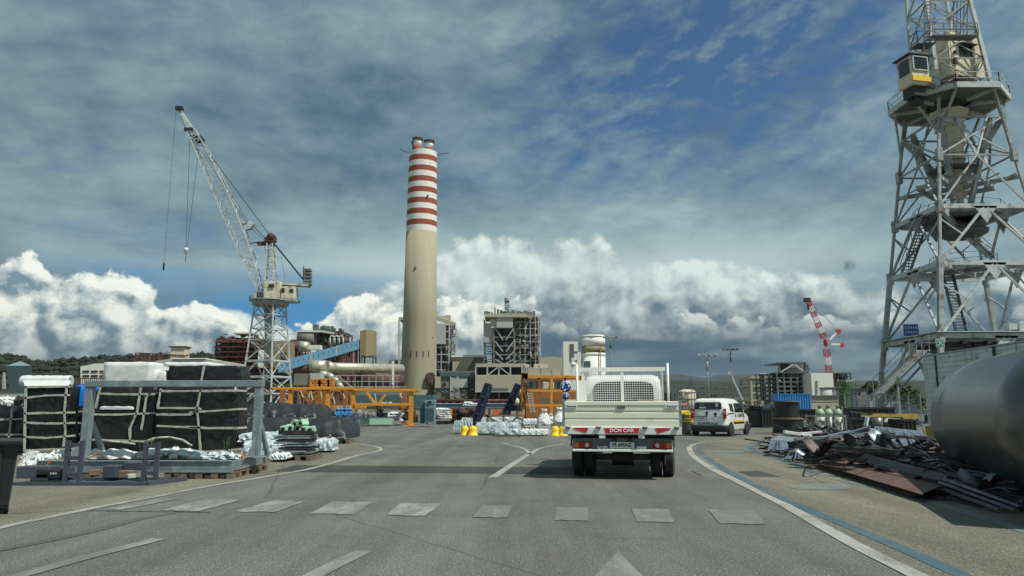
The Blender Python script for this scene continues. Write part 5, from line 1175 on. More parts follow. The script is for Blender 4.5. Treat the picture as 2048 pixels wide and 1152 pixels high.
for seg_, (x0, x1, y0) in enumerate(((1330, 1412, 773), (1412, 1500, 775))): frame(rk, 'rack_bay', x0, x1, y0, 815, Y + seg_ * 8, 6, 6, 3, M_far, .32, 1)
part(rk, 'pipe_bundle', M_greycon, (1420, 1500, 795, 800, Y - 3, 3)); clutter(rk, 'equipment', 1395, 1545, 797, 814, Y - 12, 8, 80, 21, M_palegrey, .004, .03); clutter(rk, 'dark_equipment', 1395, 1545, 800, 815, Y - 14, 8, 90, 22, M_brown, .005, .04)
Y = 190.0; fr = thing('concrete_frame', 'pale bare concrete frame building three storeys high left of the dark module', 'building', at0(1523, Y)); part(fr, 'top_beam', M_beige, (1501, 1545, 752, 757, Y - .5, 10)); frame(fr, 'columns', 1503, 1544, 757, 815, Y, 9, 2, 4, M_beige, .55, 1); clutter(fr, 'equipment', 1506, 1542, 770, 812, Y + 2, 4, 36, 23, M_palegrey, .01, .06)
q = MB().slab([W(1512, 752, Y + 4), W(1522, 747, Y + 4), W(1545, 752, Y + 4)], 3).build('sheet_roof', M_chwhite, fr)
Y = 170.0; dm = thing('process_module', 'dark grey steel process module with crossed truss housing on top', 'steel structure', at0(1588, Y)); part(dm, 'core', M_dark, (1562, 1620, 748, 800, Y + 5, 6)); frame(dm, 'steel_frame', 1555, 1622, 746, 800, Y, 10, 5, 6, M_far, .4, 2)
part(dm, 'top_back', M_far, (1560, 1612, 727, 746, Y + 6, 1)); part(dm, 'top_frame', M_steel, (1558, 1613, 724.5, 727, Y - .5, 10), (1558, 1613, 744.5, 746.5, Y - .5, 10), (1558, 1561, 727, 746, Y - .3, .6), (1610, 1613, 727, 746, Y - .3, .6))
q = MB().bar(W(1562, 744, Y - .4), W(1586, 729, Y - .4), .3).bar(W(1610, 744, Y - .4), W(1588, 729, Y - .4), .3).fb(1580, 1596, 727.5, 735, Y - .3, .4); q.build('cross_truss', M_palegrey, dm); MB().tube(W(1585.5, 744, Y + 1), W(1585.5, 744, Y + 2), 1.4, n=16).build('round_hatch', M_palegrey, dm)
MB().path([W(1618, 790, Y - 1), W(1618, 742, Y - 1), W(1616, 732, Y - 1), W(1614, 730, Y - 1)], .35, 8).build('exhaust_pipe', M_tealdk, dm); clutter(dm, 'pipework', 1556, 1622, 748, 800, Y, 4, 110, 24, M_far, .01, .06); frame(dm, 'side_gallery', 1530, 1556, 748, 800, Y + 2, 6, 3, 6, M_far, .3, 1)
Y = 165.0; wc = thing('white_clad_module', 'plain white clad box beside the dark process module', 'building', at0(1646, Y)); part(wc, 'cladding', M_chwhite, (1624, 1668, 746, 815, Y, 10)); q = MB()
for y in range(762, 790, 4): q.bar(W(1631, y, Y - .1), W(1636, y, Y - .1), .12)
q.build('ladder', M_steel, wc)
dg = thing('rack_module', 'dark open steel module behind the round white tank', 'steel structure', at0(1686, Y + 5)); frame(dg, 'steel_frame', 1669, 1703, 746, 800, Y + 5, 8, 4, 8, M_far, .3, 2); part(dg, 'core', M_dark, (1670, 1692, 749, 790, Y + 9, 2)); clutter(dg, 'pipework', 1669, 1702, 747, 795, Y + 4, 4, 50, 25, M_far, .02, .08); part(dg, 'roof_beam', M_far, (1665, 1703, 745, 747, Y + 4, 9))
Y = 130.0
for x, r, y, lab in ((1667, 2.05, 777, 'wide white round tank with brown rim behind the cream container'), (1725, 1.05, 777, 'slim grey tank standing left of the last white tank'), (1745, 1.45, 777, 'white tank nearest the dark crane leg and bushes')):
    c = Vector(at0(x, Y)); q = thing('round_tank', lab, 'tank', c, group='round tanks behind the yard'); MB().lathe([(r, 0), (r, ZY(y, Y))], c, 28).build('shell', M_chwhite if x != 1725 else M_greycon, q); MB().lathe([(r + .15, ZY(y, Y)), (r + .12, ZY(y, Y) + .15), (.01, ZY(y, Y) + .3)], c, 28).build('rim', M_greycon, q)
Y = 105.0; cc = thing('cream_container', 'long cream container with dark roof edge right of the blue container', 'container', at0(1648, Y)); part(cc, 'body', M_beige, (1619, 1677, 793, 820, Y, 2.6)); part(cc, 'roof_edge', M_far, (1618, 1679, 790.5, 793, Y - .2, 3)); part(cc, 'seam', M_greycon, (1619, 1677, 803, 803.6, Y - .05, .04))
Y = 92.0; bc = thing('blue_container', 'bright blue corrugated container behind the stacked cable reels', 'container', at0(1590, Y)); q = MB(); xa, xb = W(1556, 800, Y).x, W(1623, 800, Y).x; n = 27; z0, z1 = .1, ZY(789, Y); vs = []
for i in range(n + 1):
    for dd in (0, 1): x = xa + (xb - xa) * (i + dd * .5) / (n + .5); vs.append((x, Y + (.09 if (i % 2) else 0), z0)); vs.append((x, Y + (.09 if (i % 2) else 0), z1))
q.add(vs, [(2 * i, 2 * i + 2, 2 * i + 3, 2 * i + 1) for i in range(len(vs) // 2 - 1)]); q.bx(xa, xb, Y + .12, Y + 2.4, z0, z1); q.build('corrugated_side', M_cont, bc); MB().bx(xa - .03, xb + .03, Y - .02, Y + 2.42, z1 + .002, z1 + .1).build('top_rail', M_cont, bc); q = MB()
for i in range(6): x = xa + (xb - xa) * i / 6; q.bx(x, x + .09, Y + 1.0, Y + 1.1, 0, .098)
Y = 125.0; gs = thing('green_scaffold', 'green painted scaffold tower of pipes beside the round tank', 'scaffold', at0(1701, Y)); frame(gs, 'scaffold_frame', 1690, 1713, 763, 815, Y, 3, 5, 4, M_grscaf, .14, 1); clutter(gs, 'pipework', 1690, 1712, 766, 812, Y, 2, 30, 26, M_grscaf, .02, .08); part(gs, 'top_tray', M_palegrey, (1691, 1710, 760, 762.5, Y, 2))
# lamp masts
def lamp(x, ytop, Y, label, dark=False, heads=4, r=.09):
    b = Vector(at0(x, Y)); zt = ZY(ytop, Y); th = thing('light_mast', label, 'light mast', b, group='tall light masts'); MB().tube(b, b + Vector((0, 0, zt)), r * 1.5, r, n=10).build('pole', M_galv if not dark else M_greycon, th)
    MB().bar(b + Vector((-1.4, 0, zt)), b + Vector((1.4, 0, zt)), .14).lathe([(.16, zt - 2.3), (.16, zt - .5)], b, 8).build('crossarm', M_palegrey if not dark else M_far, th)
    for k in range(heads): dx = -1.35 + 2.7 * k / (heads - 1); MB().box(b + Vector((dx, -.15, zt + .18)), (.55, .65, .18), 0, ('Y', R((-18, -8, 8, 18)[k % 4]))).build('lamp_head', M_palegrey if not dark else M_far, th)
lamp(1418, 712, 118, 'tall galvanised light mast with four pale lamp heads right of the truck'); lamp(1466, 700, 140, 'tallest light mast with dark lamp heads standing past the van', True); lamp(1224, 676, 160, 'thin dark light mast right beside the silo', True, 2); lamp(1413, 764, 330, 'small far light mast behind the pipe rack', True, 2)
ob = thing('leaning_derrick', 'thin white pole leaning over the pipe rack beside the tallest light mast', 'pole', at0(1482, 150)); MB().bar(W(1485, 800, 150), W(1461, 747, 150), .35).box(W(1460, 746, 150), (.9, .4, .7)).build('derrick_pole', M_palegrey, ob)
pyl = thing('pylon', 'distant lattice pylon beyond the storage tank', 'pylon', at0(1382, 420)); q = MB(); lattice(q, W(1382, 790, 420), W(1382, 757, 420), 3, .8, 6, .35, .2); q.bar(W(1377, 765, 420), W(1387, 765, 420), .3); q.build('lattice', M_far, pyl)
# trees behind the big crane
def tree(x, ytop, Y, w, seed, label):
    b = Vector(at0(x, Y)); h = ZY(ytop, Y); th = thing('tree', label, 'tree', b, group='trees behind the big crane'); m = MB(); m.tube(b, b + Vector((.2, 0, h * .6)), .22, .10, n=8); r_ = random.Random(seed)
    for k in range(6): t = r_.uniform(.3, .6); m.tube(b + Vector((.1, 0, h * t)), b + Vector((r_.uniform(-1, 1) * w * .6, r_.uniform(-1, 1) * w * .6, h * r_.uniform(.6, .85))), .07, .03, n=5)
    m.build('trunk', M_bark, th); c = MB()
    for k in range(5): icoclump(c, b + Vector((r_.uniform(-.5, .5) * w, r_.uniform(-.4, .4) * w, h * r_.uniform(.45, .82))), w * .55, h * .22, seed * 9 + k, 260, .22)
    c.build('crown', M_leaf, th)
for i, (x, y, Y_, w, l) in enumerate(((1762, 753, 100, 1.9, 'tallest dark tree just left of the big crane leg'), (1738, 764, 108, 1.7, 'low bushy tree above the slim grey tank'), (1792, 762, 96, 2.0, 'broad tree seen between the big crane leg and its stair'), (1815, 770, 92, 1.6, 'small tree behind the access stair of the big crane'))): tree(x, y, Y_, w, i + 2, l)
# ================================================================== storage yard, left and middle
def straps(root, lines, Y, w=.058, m=M_strap, name='strap', back=.8):
    for pts in lines:
        q = MB(); P = [W(x, y, Y - .045) for x, y in pts]
        horiz = abs(pts[0][0] - pts[-1][0]) > abs(pts[0][1] - pts[-1][1]); R_ = []
        for a, b in zip(P, P[1:]):
            n = 5
            for i in range(n): R_.append(lerp(a, b, i / n) + Vector((rnd.uniform(-1, 1) * .004, 0, rnd.uniform(-1, 1) * .005)))
        R_.append(P[-1]); vs = []
        for i, p in enumerate(R_):
            ww = w * rnd.uniform(.75, 1.15); o = Vector((0, 0, ww / 2)) if horiz else Vector((ww / 2, 0, 0)); vs += [p - o, p + o, p - o + Vector((0, .03, 0)), p + o + Vector((0, .03, 0))]
        k = len(R_); fs = []
        for i in range(k - 1): a = 4 * i; fs += [(a, a + 1, a + 5, a + 4), (a + 1, a + 3, a + 7, a + 5), (a + 2, a, a + 4, a + 6)]
        q.add(vs, fs + [(0, 2, 3, 1), (4 * k - 4, 4 * k - 3, 4 * k - 1, 4 * k - 2)])
        if horiz:
            for e, s_ in ((R_[0], -1), (R_[-1], 1)): q.box(e + Vector((s_ * .012, back / 2, 0)), (.02, back, w * .9))
        q.build(name, m, root)
def bale(name, label, x0, x1, yt, Y, D, lines, m=M_wrapblk, seed=1, amp=.045, base=None, top=None, cat='bale', group=None, nx=16):
    a, b = W(x0, 860, Y).x, W(x1, 860, Y).x; zt = ZY(yt, Y); zb = .1 if base is None else base
    th = thing(name, label, cat, ((a + b) / 2, Y + D / 2, zb), group=group)
    crumple(MB(), ((a + b) / 2, Y + D / 2, zb), (b - a, D, zt - zb), seed, nx, 8, amp, 0, .97).build('wrapped_body', m, th) if False else None
    q = MB(); crumple(q, ((a + b) / 2, Y + D / 2, zb), (b - a, D, zt - zb), seed, nx, 8, amp, 0, .97); q.build('wrapped_body', m, th)
    straps(th, lines, Y - amp, back=D * .7); return th
YB = 21.0
bale('wrapped_bale', 'tall black wrapped bale with pale straps topped by a white roll', 48, 136, 771, YB, .42, [[(50, 774), (135, 773)], [(49, 796), (90, 791), (135, 790)], [(48, 827), (137, 825)], [(48, 845), (90, 847), (137, 846)], [(48, 874), (90, 876), (137, 872)], [(48, 901), (137, 898)], [(133, 773), (128, 823), (130, 863), (126, 893)], [(51, 772), (48, 900)]], seed=2)
bale('wrapped_bale', 'black wrapped bale holding up the bright blue bag', 135, 180, 812, YB + 1.2, 1.2, [[(136, 824), (179, 822)], [(136, 846), (179, 846)], [(136, 870), (179, 867)]], seed=3, nx=8)
bale('wrapped_bale', 'wide black strapped bale under the big white cover behind the galvanised frame', 183, 311, 766, YB, 1.5, [[(200, 787), (240, 789), (310, 788)], [(186, 829), (240, 829), (310, 826)], [(186, 879), (286, 883), (310, 880)], [(281, 775), (274, 823), (259, 858), (260, 888)], [(200, 774), (190, 817)], [(301, 786), (292, 795), (288, 823), (282, 860)]], seed=4)
bale('wrapped_bale', 'largest black strapped bale with a weed growing before it', 313, 472, 764, YB - .2, .9, [[(321, 782), (400, 782), (476, 781)], [(315, 816), (395, 816)], [(314, 829), (381, 829), (398, 818)], [(315, 852), (400, 855)], [(380, 825), (476, 818)], [(380, 856), (476, 856)], [(380, 906), (474, 899)], [(321, 777), (315, 815)], [(401, 779), (394, 815), (401, 904)]], seed=5)
bale('wrapped_bale', 'upper black bale lying on the largest strapped bale', 328, 474, 731, YB + .0, .8, [[(408, 732), (402, 762)]], seed=6, base=ZY(763, YB), amp=.02)
bale('wrapped_bale', 'low black bale heaped with white scraps beside the dark bin', -60, 45, 812, YB + .8, 1.4, [[(24, 816), (17, 878)], [(-20, 839), (44, 838)], [(-20, 869), (45, 869)]], seed=7)
def soft(name, label, cat, x0, x1, y0, y1, Y, D, m, seed, amp=.03, rz=0, taper=.9, nx=10, child=None, group=None):
    a, b = W(x0, (y0 + y1) / 2, Y).x, W(x1, (y0 + y1) / 2, Y).x; z0 = max(ZY(y1, Y), 0); z1 = ZY(y0, Y)
    q = MB(); crumple(q, ((a + b) / 2, Y + D / 2, z0), (b - a, D, z1 - z0), seed, nx, 6, amp, rz, taper, smooth=m is not M_clear and name not in ('loose_sheeting', 'wrapped_bundle'))
    if child: return q.build(name, m, child)
    return tag(q.build(name, m), label, cat, group)
q = thing('sheeting_roll', 'white roll of sheeting lying on the tall strapped bale', 'roll', W(92, 771, YB + .5)); a, b = W(44, 761, YB + .35), W(143, 760, YB + .35)
k = MB(); n = 14; k.lathe([(.001, 0), (.10, .0), (.155, .01)] + [(.165 + rnd.uniform(-.012, .012), .02 + (b.x - a.x - .04) * i / n) for i in range(n + 1)] + [(.155, b.x - a.x - .01), (.10, b.x - a.x - .02), (.02, b.x - a.x - .05)], a + Vector((0, 0, -.02)), 18, 'X'); k.build('rolled_sheet', M_sheet, q)
k = MB(); k.slab([W(46, 762, YB + .15), W(141, 762, YB + .15), W(138, 772, YB - .08), W(50, 773, YB - .08)], .02); k.build('loose_flap', M_sheet, q)
soft('draped_cover', 'large white sheet cover heaped on the wide strapped bale', 'cover', 206, 303, 724, 766, YB + .1, 1.2, M_sheet, 11, .02, taper=.98)
soft('draped_cover', 'narrow pale sheet hanging between the two largest bales', 'cover', 303, 329, 740, 766, YB + .3, 1.1, M_sheet, 12, .02)
soft('folded_cover', 'thin white folded cover lying on top of the upper black bale', 'cover', 326, 424, 724, 732, YB + .3, 1.1, M_sheet, 13, .015)
q = thing('blue_bag', 'bright blue bulky bag on a black bale left of the wide bale', 'bag', W(168, 812, YB + 1.3)); soft('bag_body', '', '', 137, 202, 771, 812, YB + 1.3, 1.0, M_blue, 14, .045, taper=.88, child=q); straps(q, [[(146, 771), (144, 811)]], YB + 1.22, .06, M_galv)
for i, (x0, x1, y0, y1) in enumerate(((-8, 14, 796, 810), (14, 28, 803, 812), (26, 46, 795, 812))): soft('sheet_scrap', ('white sheet scrap at the outer end of the low bale', 'small white scrap in the middle of the low bale top', 'black plastic scrap bunched up on the low bale')[i], 'scrap', x0, x1, y0, y1, YB + 1.0, .6, M_sheet if i < 2 else M_tarp, 20 + i, .06)
soft('sheet_slit', 'white folded sheeting peeping out of the wide strapped bale', 'sheeting', 199, 266, 813, 819, YB - .08, .06, M_sheet, 24, .008, child=None)
# galvanised frame
fr = thing('galvanised_frame', 'large galvanised steel portal frame lying on wooden pallets before the bales', 'steel frame', (-7.1, 14.9, 0))
X0, X1 = -8.78, -5.17; zb0, zb1 = .135, .315
f = MB().bx(X0, X1, 14.0, 14.09, zb0, zb1).bx(X0, X1, 13.97, 14.12, zb1, zb1 + .016).bx(X0, X1, 13.97, 14.12, zb0 - .016, zb0); f.build('front_beam', M_galv, fr)
MB().bx(X0, X1, 15.9, 16.0, zb0, zb1).build('rear_beam', M_galv, fr)
for x in (X0 + .01, X1 - .10): MB().bx(x, x + .09, 14.12, 15.88, zb0 + .004, zb1 - .004).build('side_beam', M_galv, fr)
zt = 1.84
for x in (-8.53, -5.11): MB().bx(x - .075, x + .075, 15.02, 15.18, zb1, zt - .13).bx(x - .2, x + .2, 14.9, 15.3, zb1 + .001, zb1 + .025).build('post', M_galv, fr, bevel=.008)
MB().bx(-8.62, -5.03, 15.0, 15.2, zt - .128, zt).build('top_beam', M_galv, fr, bevel=.008)
for x in (-8.53, -5.11):
    MB().slab([(x - .01, 15.0, zb1 + .03), (x - .01, 14.5, zb1 + .03), (x - .01, 15.0, zb1 + .40)], .02).build('gusset', M_galv, fr); MB().bar((x, 15.22, 1.05), (x, 15.8, zb1 + .02), .07, .10).build('rear_brace', M_galv, fr)
for i, (x0, x1) in enumerate(((-8.7, -7.5), (-6.4, -5.13))):
    pl_ = thing('wooden_pallet', ('weathered pallet under the hidden end of the galvanised frame', 'weathered pallet under the frame corner nearest the road')[i], 'pallet', ((x0 + x1) / 2, 15, 0), group='pallets under the galvanised frame')
    for k in range(5): x = x0 + (x1 - x0 - .12) * k / 4; MB().bx(x, x + .12, 13.98, 14.12, 0, .10).build('block', M_wood, pl_)
    for k in range(5):
        y = 14.3 + k * .38
        for xx in (x0, x1 - .12): MB().bx(xx, xx + .12, y, y + .13, 0, .10).build('block', M_wood, pl_)
    q = MB()
    for k in range(12): y = 13.98 + k * .165; q.bx(x0, x1, y, y + .12, .101, .118)
    q.build('deck_boards', M_wood, pl_)
for i, (x0, y0, x1, y1, Y) in enumerate(((178, 918, 198, 902, 14.05), (91, 934, 104, 920, 13.93), (482, 905, 489, 919, 14.55))):
    tag(MB().bar(W(x0, y0, Y), W(x1, y1, Y), .035, .012).build('ratchet_strap', M_orstrap), ('orange strap end on the frame beneath its hidden post', 'pale orange strap wrapped round the outer end of the frame', 'orange strap end beside the road side post foot')[i], 'strap')
for i, (x0, x1, y0, y1, Y, mt, lb) in enumerate(((36, 62, 916, 940, 14.3, M_sheet, 'crumpled white cloth nearest the dark bin'), (55, 88, 912, 930, 14.5, M_sheet, 'white bunched sheeting lying on the frame end'), (40, 64, 905, 919, 15.2, M_palegrey, 'pale grey foam block behind the white cloth'), (84, 132, 906, 918, 15.4, M_sheet, 'flat white sheet stretched behind the frame end'), (400, 470, 907, 919, 14.6, M_clear, 'torn clear film lying inside the frame corner'), (150, 262, 902, 918, 15.5, M_sheet, 'dirty white sheeting spread on the frame base'), (262, 400, 900, 917, 15.6, M_clear, 'long wrinkled film spread along the frame base'))):
    soft('loose_sheeting', lb, 'sheeting', x0, x1, y0, y1, Y, .4, mt, 40 + i, .05, taper=.7)
q = MB(); q.path([W(289, 884, 16.2), W(310, 876, 16.2), W(338, 874, 16.2), (W(365, 880, 16.2)), W(384, 892, 16.2)], .024, 6); tag(q.build('slack_strap', M_strap), 'arched slack fabric strap before the largest bale', 'strap')
q = MB(); q.path([W(270, 888, 16), W(240, 884, 16), W(205, 881, 16)], .02, 5); tag(q.build('slack_hose', M_strap), 'thin pale hose lying before the wide bale', 'hose')
# slate blue stillage
st = thing('slate_stillage', 'slate blue steel stillage with two ladder shaped uprights in front of the frame', 'stillage', (-7.4, 13.3, 0))
MB().bx(-8.55, -6.15, 12.78, 12.86, 0, .06).bx(-8.55, -5.85, 13.6, 13.68, 0, .06).bx(-6.23, -6.15, 12.86, 13.6, 0, .06).bar((-6.15, 12.82, .03), (-5.85, 13.64, .03), .07).bx(-8.5, -6.25, 12.9, 13.55, .012, .03).build('base_frame', M_slate, st)
for (xa, xb, Y, h) in ((132, 160, 12.9, .74), (288, 312, 13.2, .70)):
    a, b = W(xa, 900, Y).x, W(xb, 900, Y).x; q = MB().bx(a - .02, a + .045, Y, Y + .07, .03, h).bx(b - .02, b + .045, Y, Y + .07, .03, h)
    for z in (.14, .42, h - .10): q.bx(a + .045, b - .02, Y + .01, Y + .05, z, z + .06)
    q.build('upright', M_slate, st)
for (x0, x1, y0, y1, Y) in ((32, 98, 933, 957, 13.0), (102, 130, 935, 955, 13.3), (205, 232, 932, 956, 13.3), (246, 285, 925, 940, 13.5), (60, 95, 948, 962, 12.95)):
    MB().fb(x0, x1, y0, y1, Y, .3).build('side_plate', M_slate, st, bevel=.01)
q = thing('black_hose_box', 'flat black box with small white lettering on the slate stillage', 'box', W(112, 955, 13.1)); o = MB().fb(72, 118, 940, 957, 12.95, .25).build('box_body', M_black, q, bevel=.01); p = W(107, 947, 12.94); text('LOLA', tuple(p - Vector(q.location)), .045, M_signwhite, o)
for i, (x, y, Y, s) in enumerate(((252, 948, 13.1, .12), (190, 945, 13.4, .10), (262, 952, 12.95, .07))): tag(MB().box(W(x, y, Y), (s * 1.8, .14, s), R(20 * i)).build('timber_offcut', M_wood if i < 2 else M_strap, bevel=.01), ('split timber block beside the second upright', 'small timber block between the uprights', 'tiny pale offcut on the stillage edge')[i], 'timber')
# dark bin
bn = thing('waste_bin', 'dark brown waste bin with a white emblem cut off by the picture edge', 'bin', (-6.75, 9.6, 0))
bz = .89;
def shear(q): q.v = [(x + .21 - (y - 9.35) * .66, y, z) for x, y, z in q.v]; return q
q = MB().add([(-7.25, 9.40, .1), (-6.36, 9.40, .1), (-6.36, 10.1, .1), (-7.25, 10.1, .1), (-7.35, 9.35, bz), (-6.31, 9.35, bz), (-6.31, 10.2, bz), (-7.35, 10.2, bz)], [(0, 1, 2, 3), (4, 5, 6, 7), (0, 1, 5, 4), (1, 2, 6, 5), (2, 3, 7, 6), (3, 0, 4, 7)]); bd = shear(q).build('bin_body', M_dark, bn, bevel=.02)
shear(MB().bx(-7.40, -6.27, 9.30, 10.25, bz - .05, bz + .004)).build('rim', M_black, bn, bevel=.01); MB().bx(-6.37, -6.30, 9.34, 9.38, .2, .82).bx(-6.62, -6.585, 9.33, 9.36, .2, .82).build('rib', M_black, bd, bevel=.008)
[shear(MB().tube((-6.42, y, .10), (-6.36, y, .10), .09, n=14)).build('wheel', M_rubber, bn) for y in (9.5, 9.95)]
q = MB()
for k in range(3): t = R(90 + 120 * k); t2 = R(90 + 120 * (k + .75)); c = Vector((-6.475, 9.35, .36)); q.bar(c + Vector((.035 * math.cos(t), 0, .035 * math.sin(t))), c + Vector((.035 * math.cos(t2), 0, .035 * math.sin(t2))), .014, .006)
q.build('emblem', M_signwhite, bd); MB().slab([(-6.53, 9.355, .62), (-6.50, 9.355, .70), (-6.46, 9.355, .62)], .004).build('label_sticker', M_signwhite, bd)
# weeds
def weed(x, y, h, Y, seed, label):
    b = W(x, y, Y); b.z = .12; th = thing('weed', label, 'plant', b, group='weeds around the frame'); r_ = random.Random(seed); q = MB(); l = MB()
    for s in range(6):
        dx, dy = r_.uniform(-.12, .12), r_.uniform(-.1, .1); hh = h * r_.uniform(.55, 1); q.bar(b, b + Vector((dx, dy, hh)), .008)
        for k in range(34):
            t = r_.uniform(.15, 1); p = b + Vector((dx * t, dy * t, hh * t)); a = R(r_.uniform(0, 360)); L_ = .055 * (1.25 - t); e = p + Vector((math.cos(a) * L_, math.sin(a) * L_, L_ * .7)); sd_ = Vector((-math.sin(a), math.cos(a), 0)) * .010; l.add([p - sd_, p + sd_, e + sd_ * .3, e - sd_ * .3], [(0, 1, 2, 3)])
    q.build('stem', M_grscaf, th); l.build('leaves', M_weed, th)
M_weed = mat('weed_leaves', (.13, .16, .05), .8, var=.3, vs=4)
for i, (x, y, h, Y, lb) in enumerate(((286, 905, .44, 15.7, 'spindly weed nearest the wide bale'), (306, 905, .62, 15.9, 'taller of the weeds in the middle of the frame'), (330, 905, .30, 15.6, 'low weed below the arched strap'), (348, 905, .42, 15.8, 'weed growing through the arched strap'), (368, 905, .28, 15.6, 'small weed at the end of the arched strap'), (449, 905, .60, 15.9, 'tall pointed weed by the road side end of the largest bale'), (466, 905, .34, 15.7, 'short weed beside the tall pointed one'))): weed(x, y, h, Y, i, lb)
# tarpaulin covered piles
def tarp(x0, x1, yt, yb, Y, D, seed, label, cap=None):
    a, b = W(x0, 850, Y).x, W(x1, 850, Y).x; zt = ZY(yt, Y); zb = max(ZY(yb, Y), .0)
    th = thing('tarpaulin_pile', label, 'covered pile', ((a + b) / 2, Y + D / 2, zb)); r_ = random.Random(seed)
    nx, ny, nz = 44, 18, 10; vs = []; fs = []
    lobes = [(r_.uniform(0, 1), r_.uniform(.05, .2), r_.uniform(.06, .26)) for _ in range(9)]
    def topz(u, v): return (zt - zb) * min(1, max(u, .0) / .10 + .35, (1 - u) / .16 + .45) * (1 - .18 * sum(math.exp(-((u - c) / w) ** 2) * h * 4 for c, w, h in lobes) * .5) - .03 * math.sin(v * 9 + u * 14)
    def fold(u, t): return .04 * t * math.sin(u * 46 + 2.5 * math.sin(u * 11 + seed)) * (1 - .3 * t) + .03 * math.sin(u * 23 + t * 9)
    for j in range(nz + 1):                                          # front skirt, bottom to top
        t = j / nz
        for i in range(nx + 1): u = i / nx; vs.append((a + (b - a) * u, Y - .15 - fold(u, 1 - t) * .9 + .62 * t ** 1.6, zb + topz(u, 0) * t ** .8 + .02 * math.sin(u * 31 + t * 5)))
    for j in range(1, ny + 1):
        v = j / ny
        for i in range(nx + 1): u = i / nx; vs.append((a + (b - a) * u, Y + .47 + (D - .47) * v, zb + topz(u, v) + r_.uniform(-.01, .01)))
    K = nx + 1; rows = nz + ny
    fs = [(j * K + i, j * K + i + 1, (j + 1) * K + i + 1, (j + 1) * K + i) for j in range(rows) for i in range(nx)]
    for e in (0, nx):                                                # closed ends
        ring = [j * K + e for j in range(rows + 1)]; n0 = len(vs); vs.append((vs[ring[-1]][0], Y + D, zb)); fs.append(tuple(ring + [n0]))
    q = MB().add(vs, fs, True); q.build('tarpaulin', M_tarp, th)
    k = MB(); P = [Vector((a + (b - a) * i / 22, Y - .24 - fold(i / 22, 1) * .9, zb + .06 + .03 * math.sin(i * 2.1))) for i in range(23)]; k.path(P, .016, 5)
    for i in range(1, 22, 3): k.box(P[i] + Vector((0, -.02, .06)), (.05, .03, .07))
    k.build('lashing_rope', M_strap, th); return th
t1 = tarp(476, 694, 833, 878, 27.4, 2.4, 5, 'long low black tarpaulin pile on pallets nearest the road')
t2 = tarp(482, 634, 805, 839, 31.5, 2.6, 9, 'higher black tarpaulin pile rising behind the long low one')
def prow(x0, x1, Y, n, label, zt=.13):
    a, b = W(x0, 850, Y).x, W(x1, 850, Y).x; th = thing('wooden_pallet', label, 'pallet', ((a + b) / 2, Y, 0)); 
    for k in range(n): x = a + (b - a - .12) * k / (n - 1); MB().bx(x, x + .12, Y, Y + 1.1, 0, zt - .03).build('bearer', M_wood, th)
    q = MB()
    for k in range(7): q.bx(a, b, Y + .02 + k * .16, Y + .12 + k * .16, zt - .029, zt)
    q.build('deck_boards', M_wood, th)
prow(600, 699, 27.3, 8, 'row of pallets under the road side end of the long tarpaulin pile'); prow(548, 625, 18.7, 4, 'pallet carrying the stack of grey green plates')
# wrapped stacks between frame and tarps
ps = thing('plate_stack', 'untidy stack of grey green steel plates on a pallet', 'plate stack', W(588, 905, 18.8)); a, b = W(550, 890, 18.8).x, W(624, 890, 18.8).x; z = .132
for i in range(9):
    t_ = rnd.uniform(.02, .05); dx = rnd.uniform(-.08, .08); MB().box(((a + b) / 2 + dx, 19.2, z + t_ / 2), (b - a - rnd.uniform(0, .2), .9, t_), R(rnd.uniform(-4, 4))).build('plate', M_galv if i % 3 else M_dark, ps, bevel=.004); z += t_ + rnd.uniform(.006, .03)
tr = thing('casting_tray', 'shallow dark tray of mint green castings on the plate stack', 'tray', (W(590, 870, 18.8).x, 19.2, z)); xm = W(590, 870, 18.8).x
MB().bx(xm - .42, xm + .46, 18.8, 19.5, z, z + .03).bx(xm - .42, xm + .46, 18.8, 18.83, z + .03, z + .10).build('tray', M_dark, tr)
for k, (dx, dz, rz_) in enumerate(((-.34, .14, 20), (-.17, .16, -15), (0, .15, 10), (.17, .13, -8), (.33, .12, 12), (-.08, .27, 30), (.1, .28, -20))):
    o = MB().box((xm + dx, 19.05 + .05 * (k % 3), z + dz), (.20, .28, .15), R(rz_), ('Y', R((-10, 12, -6, 8, -12, 25, -20)[k]))).build('casting', M_mint, tr, bevel=.012)
    MB().lathe([(.001, -.02), (.045, -.02), (.045, .02)], (xm + dx, 19.05 + .05 * (k % 3) - .15, z + dz), 12, 'Y').build('bore', M_black, o)
for i, (x0, x1, y0, y1, Y, D, mt, lb) in enumerate(((478, 560, 866, 884, 21, 1.2, M_clear, 'upper layer of the clear wrapped stack behind the frame post'), (480, 556, 884, 915, 20, 1.2, M_clear, 'lower clear wrapped stack behind the frame post'), (545, 575, 868, 905, 20.6, 1.0, M_clear, 'clear wrapped bundle between frame and plate stack'), (622, 664, 879, 901, 22.0, .9, M_clear, 'low film wrapped machine parts beside the plate stack'), (540, 572, 908, 919, 18.2, .5, M_sheet, 'torn white wrapping on the ground by the plate stack'), (700, 712, 826, 852, 40, .8, M_slate, 'small dark wrapped unit beyond the tarpaulin pile'))):
    soft('wrapped_bundle', lb, 'wrapped bundle', x0, x1, y0, y1, Y, D, mt, 60 + i, .035, taper=.85, nx=14)
